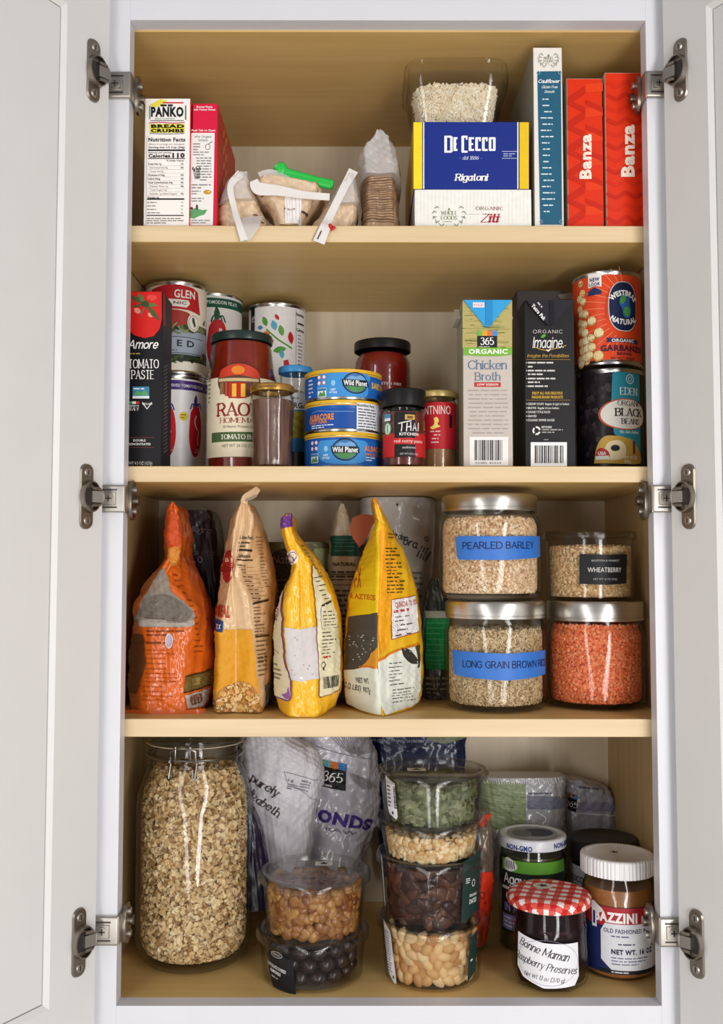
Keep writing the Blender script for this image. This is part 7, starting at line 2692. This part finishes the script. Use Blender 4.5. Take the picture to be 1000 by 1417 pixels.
def art(p):
    A = (736, 1240)
    p.rect(688, 1196, 790, 1212, '#5f9a34', 1, a=A)
    p.spoly([(692, 1200), (700, 1194), (712, 1198), (716, 1206), (706, 1212), (694, 1210)], '#d9dcd9', 2, a=A)
    for q in range(6):
        p.line([(694 + q * 3.4, 1198), (696 + q * 3.2, 1208)], 1.2, '#232326', 3 + q * .1, a=A)
    p.text('Agave', 714, 1222, 12, '#e3e3e6', 2, w=44, font='hand', bold=.5, a=A)
    p.rect(688, 1233, 780, 1237, '#c9c9ce', 2, a=A)
    p.text('RAW', 706, 1245, 6, '#e3e3e6', 2, w=18, bold=.04, a=A)
    p.text('IN A JAR', 716, 1260, 10, '#8d84c4', 2, w=44, bold=.04, a=A)
    p.rect(688, 1270, 780, 1290, '#7a7ab0', 1, a=A)
    p.para(692, 1272, 720, 1288, 3, '#c9c9dc', 2, a=A)


add_label(T, ex, ey, eR - .001, row_z(1295, ey - eR), row_z(1196, ey - eR), 684, 790, 736, '#1f2420', art)
b = MB()
p = Print(Cyl(ex, ey, eR), b, .0003)
p.text('NON-GMO', 717, 1173.5, 6.4, '#2a3a78', 0, w=38, bold=.04, a=(717, 1173.5))
p.text('NON-GMO', 784, 1170.5, 6.4, '#2a3a78', 0, w=38, bold=.04, a=(770, 1170.5))
nl = len(b.V)
zt_ = .0002 + zl1 - .0008
def disc(r_, dx, dy, rx_, ry_, col, k):
    t = np.arange(28) / 28 * 6.2832
    b.add([(ex + dx + rx_ * math.cos(q), ey + dy + ry_ * math.sin(q), zt_ + .0003 + k * .0002) for q in t], [tuple(range(28))], ink(col))
disc(0, 0, 0, .0285, .0285, '#9fa3a8', 0)
disc(0, .006, .001, .018, .017, '#3c3d42', 1)
disc(0, -.012, -.002, .011, .015, '#6d7076', 1.5)
b.build('lid_print', T)

# dark lidded jar
dx_, dy_, dR = .2525, .1685, .0382
zl0, zl1 = .0945, .1175
T = jar('dark_lid_jar', 'wide jar with a black lid behind the peanut butter jar', dx_, dy_, [(dR - .004, .0006), (dR - .001, .004), (dR - .001, zl0 - .010), (dR - .004, zl0 - .003), (dR - .004, zl1 - .003)], .0002, mat('dark_spread', '#2c1d18', .3, amt=.1), zl0 - .006, (dR, zl0, zl1), mat('lid_brown_black', '#1d1716', .45))
b = MB()
p = Print(Cyl(dx_, dy_, dR - .001), b, .0003)
p.rect(762, 1199, 880, 1262, '#b5b3b2', 0, a=(800, 1225))
p.text('cocoa', 800, 1215, 10, '#3a3536', 1, w=36, font='hand', bold=.3, a=(800, 1225))
b.build('label', T)

# raspberry preserves with a gingham lid
mx_, my_, mR = center(703, 815.5, 1240, yc=.0585)
zl0, zl1 = row_z(1268, my_ - mR), row_z(1213, my_ + mR)
JAM = mat('raspberry_jam', '#1c050a', .45, spec=.1, amt=.2, scale=90, coat=0)
T = thing('preserves_jar', 'raspberry preserves jar with a red and white gingham lid and handwritten white label', 'jar', (mx_, my_, 0))
fac = lambda th, z: ((1 / np.maximum(np.cos(((th + math.pi / 2 + math.pi / 8) % (math.pi / 4)) - math.pi / 8), .93)) ** (np.clip(1.25 - z * 22, 0, 1)) * .975,) * 2
b = MB()
r0 = .0388
pb = [(0, .0006), (r0 - .010, .0006), (r0 - .004, .003), (r0 - .001, .010), (r0, .020), (r0 + .0006, zl0 - .026), (r0 + .0012, zl0 - .022), (r0 - .0006, zl0 - .018), (r0 - .0006, zl0 - .006), (r0 - .003, zl0 - .001), (r0 - .003, zl1 - .004)]
b.lathe(mx_, my_, pb + [(r - .0024, z) for r, z in pb[:2:-1]] + [(r0 - .008, .0045), (0, .0045)], GLASS, n=96, shape=fac)
b.build('glass_body', T)
b = MB()
b.lathe(mx_, my_, [(0, .005)] + [(np.interp(z, [q[1] for q in pb[2:]], [q[0] for q in pb[2:]]) - .0032, z) for z in (.006, .010, .02, zl0 - .026, zl0 - .018, zl0 - .003)] + [(0, zl0 - .003)], JAM, n=96, shape=fac)
b.build('jam', T)
# lid: rows and columns of cloth check printed on metal
b = MB()
CK = [ink('#ece6e0', .35), ink('#d9584c', .35), ink('#bf2420', .35)]
Rl = mR
NG = 44
gs = np.linspace(-Rl, Rl, NG)
skirt = zl1 - .0045
prof_l = [(0, zl1 - .0005), (Rl * .35, zl1 - .0004), (Rl * .70, zl1), (Rl * .86, zl1 - .0006), (Rl * .95, zl1 - .002), (Rl * .995, skirt), (Rl, skirt - .003), (Rl, zl0 + .001), (Rl - .0008, zl0), (Rl - .0025, zl0 + .001)]
nn_ = 160
th = np.arange(nn_) / nn_ * 6.28318
dist, acc = [0], 0
for k in range(1, len(prof_l)):
    acc += math.hypot(prof_l[k][0] - prof_l[k - 1][0], prof_l[k][1] - prof_l[k - 1][1])
    dist.append(acc)
fine = np.linspace(0, acc, 60)
pr_ = np.interp(fine, dist, [q[0] for q in prof_l])
pz_ = np.interp(fine, dist, [q[1] for q in prof_l])
V = [(mx_ + r * math.cos(t), my_ + r * math.sin(t), z) for r, z in zip(pr_, pz_) for t in th]
F, ms = [], []
cell = .0066
ang = .32
for k in range(59):
    for j in range(nn_):
        rr_ = (fine[k] + fine[k + 1]) / 2
        t = th[j] + math.pi / nn_
        x, y = rr_ * math.cos(t + ang), rr_ * math.sin(t + ang)
        c_ = (int(math.floor(x / cell)) % 2) + (int(math.floor(y / cell)) % 2)
        F.append((k * nn_ + j, k * nn_ + (j + 1) % nn_, (k + 1) * nn_ + (j + 1) % nn_, (k + 1) * nn_ + j))
        ms.append(CK[c_])
b.add(V, F, ms)
st = []
for k in range(10):
    r_ = .0062 if k % 2 == 0 else .0026
    a_ = math.pi / 2 + .2 + k * math.pi / 5
    st.append((mx_ - .004 + r_ * math.cos(a_), my_ + .012 + r_ * math.sin(a_), zl1 + .0007))
b.add([(mx_ - .004 + .0105 * math.cos(q), my_ + .012 + .0095 * math.sin(q), zl1 + .0003) for q in np.arange(24) / 24 * 6.2832], [tuple(range(24))], ink('#d9d0c2'))
b.add(st + [(mx_ - .004, my_ + .012, zl1 + .0007)], [(k, (k + 1) % 10, 10) for k in range(10)], ink('#3a2a20'))
b.build('gingham_lid', T, sharp=50)
b = MB()
S_ = Plane((0, my_ - r0 - .0008, 0))
p = Print(Cyl(mx_, my_, r0 + .0012), b, .0004)
A = (757, 1332)
p.poly([(713, 1300), (752, 1307), (801, 1308), (802, 1352), (795, 1363), (752, 1366), (722, 1357), (711, 1345)], '#e9e7ea', 0, a=A)
p.text('Bonne Maman', 752, 1318, 10, '#2a262c', 1, w=72, font='script', shear=.35, rot=.22, a=A)
p.text('Raspberry Preserves', 754, 1337, 9, '#2a262c', 1, w=92, font='script', shear=.35, rot=.16, a=A)
p.text('Net Wt 13 oz (370 g)', 752, 1353, 5.4, '#3a363c', 1, w=56, font='script', shear=.3, rot=.08, a=A)
p.ring(757, 1333, 43.5, 29.5, .5, '#8b88a0', .6, n=40, a=A)
b.build('label', T)
b = MB()
p = Print(Cyl(mx_, my_, r0 - .0002), b, .0004)
p.text('Bonne Maman', 766, 1291, 5, '#5a3a40', 0, w=38, font='hand', shear=.25, bold=-.3, a=(760, 1291))
b.build('embossed_name', T)

# peanut butter with a ribbed white lid
nx2, ny2, nR2 = center(806, 903, 1240, yc=.088)
nR2 = .0382
nx2 = min(nx2, HW - nR2 - .0012)
zl0, zl1 = row_z(1220, ny2 - nR2), row_z(1166, ny2 + nR2)
PBM = mat('peanut_butter', '#9a6230', .35, amt=.08, scale=60, coat=.3)
T = jar('peanut_butter_jar', 'peanut butter jar with a ribbed white lid and red and blue label', nx2, ny2,
        [(nR2 - .006, .0006), (nR2 - .001, .005), (nR2, .010), (nR2, zl0 - .022), (nR2 - .002, zl0 - .012), (nR2 - .006, zl0 - .003), (nR2 - .006, zl1 - .003)], .0002, PBM, zl0 - .012, (nR2 + .0004, zl0, zl1), PLASTW, ridges=60)


def art(p):
    A = (858, 1290)
    p.rect(800, 1259, 930, 1284, '#a8272b', 1, a=A)
    p.poly([(800, 1282), (835, 1282), (824, 1296), (824, 1338), (836, 1345), (800, 1345)], '#1f2a5a', 1, a=A)
    p.text('BAZZINI', 852, 1272, 12, '#ece6e2', 2, w=58, bold=.05, a=A)
    p.rect(818.5, 1263, 826, 1288, '#e6e2de', 3, a=A)
    p.rect(820.5, 1267, 824, 1284, '#2a3260', 4, a=A)
    p.spoly([(816, 1262), (820, 1254), (828, 1258), (836, 1264), (830, 1268), (820, 1266)], '#d9d4d0', 3, a=A)
    p.poly([(838, 1280), (922, 1280), (932, 1292), (932, 1330), (922, 1340), (846, 1340), (832, 1328), (832, 1290)], '#d6d6da', 3, a=A)
    p.text('OLD FASHIONED PEANUT BUTTER', 888, 1289, 5.4, '#26304f', 4, w=104, bold=.02, a=A)
    p.para(846, 1294, 884, 1298, 1, '#5a5f74', 4, a=A)
    p.para(855, 1304, 895, 1308, 1, '#3a4058', 4, a=A)
    p.text('NET WT. 16 OZ', 876, 1316, 6, '#1b2038', 4, w=60, bold=.05, a=A)
    p.para(846, 1322, 900, 1334, 3, '#7a7f90', 4, a=A)
    p.rect(830, 1340, 930, 1345, '#1b1c22', 4, a=A)
    p.para(846, 1341, 886, 1344, 1, '#c9c9ce', 5, a=A, th=.6)


add_label(T, nx2, ny2, nR2, row_z(1345, ny2 - nR2), row_z(1259, ny2 - nR2), 798, 930, 855, '#1f2a5a', art)
star = MB()
st = []
zz = .0002 + zl1 - .0006
for k in range(10):
    r_ = .0052 if k % 2 == 0 else .0021
    a_ = math.pi / 2 + k * math.pi / 5
    st.append((nx2 - .002 + r_ * math.cos(a_), ny2 + .004 + r_ * math.sin(a_), zz + .0002))
star.add(st + [(nx2 - .002, ny2 + .004, zz + .0002)], [(k, (k + 1) % 10, 10) for k in range(10)], ink('#4a3a2c'))
star.build('star_mark', T)
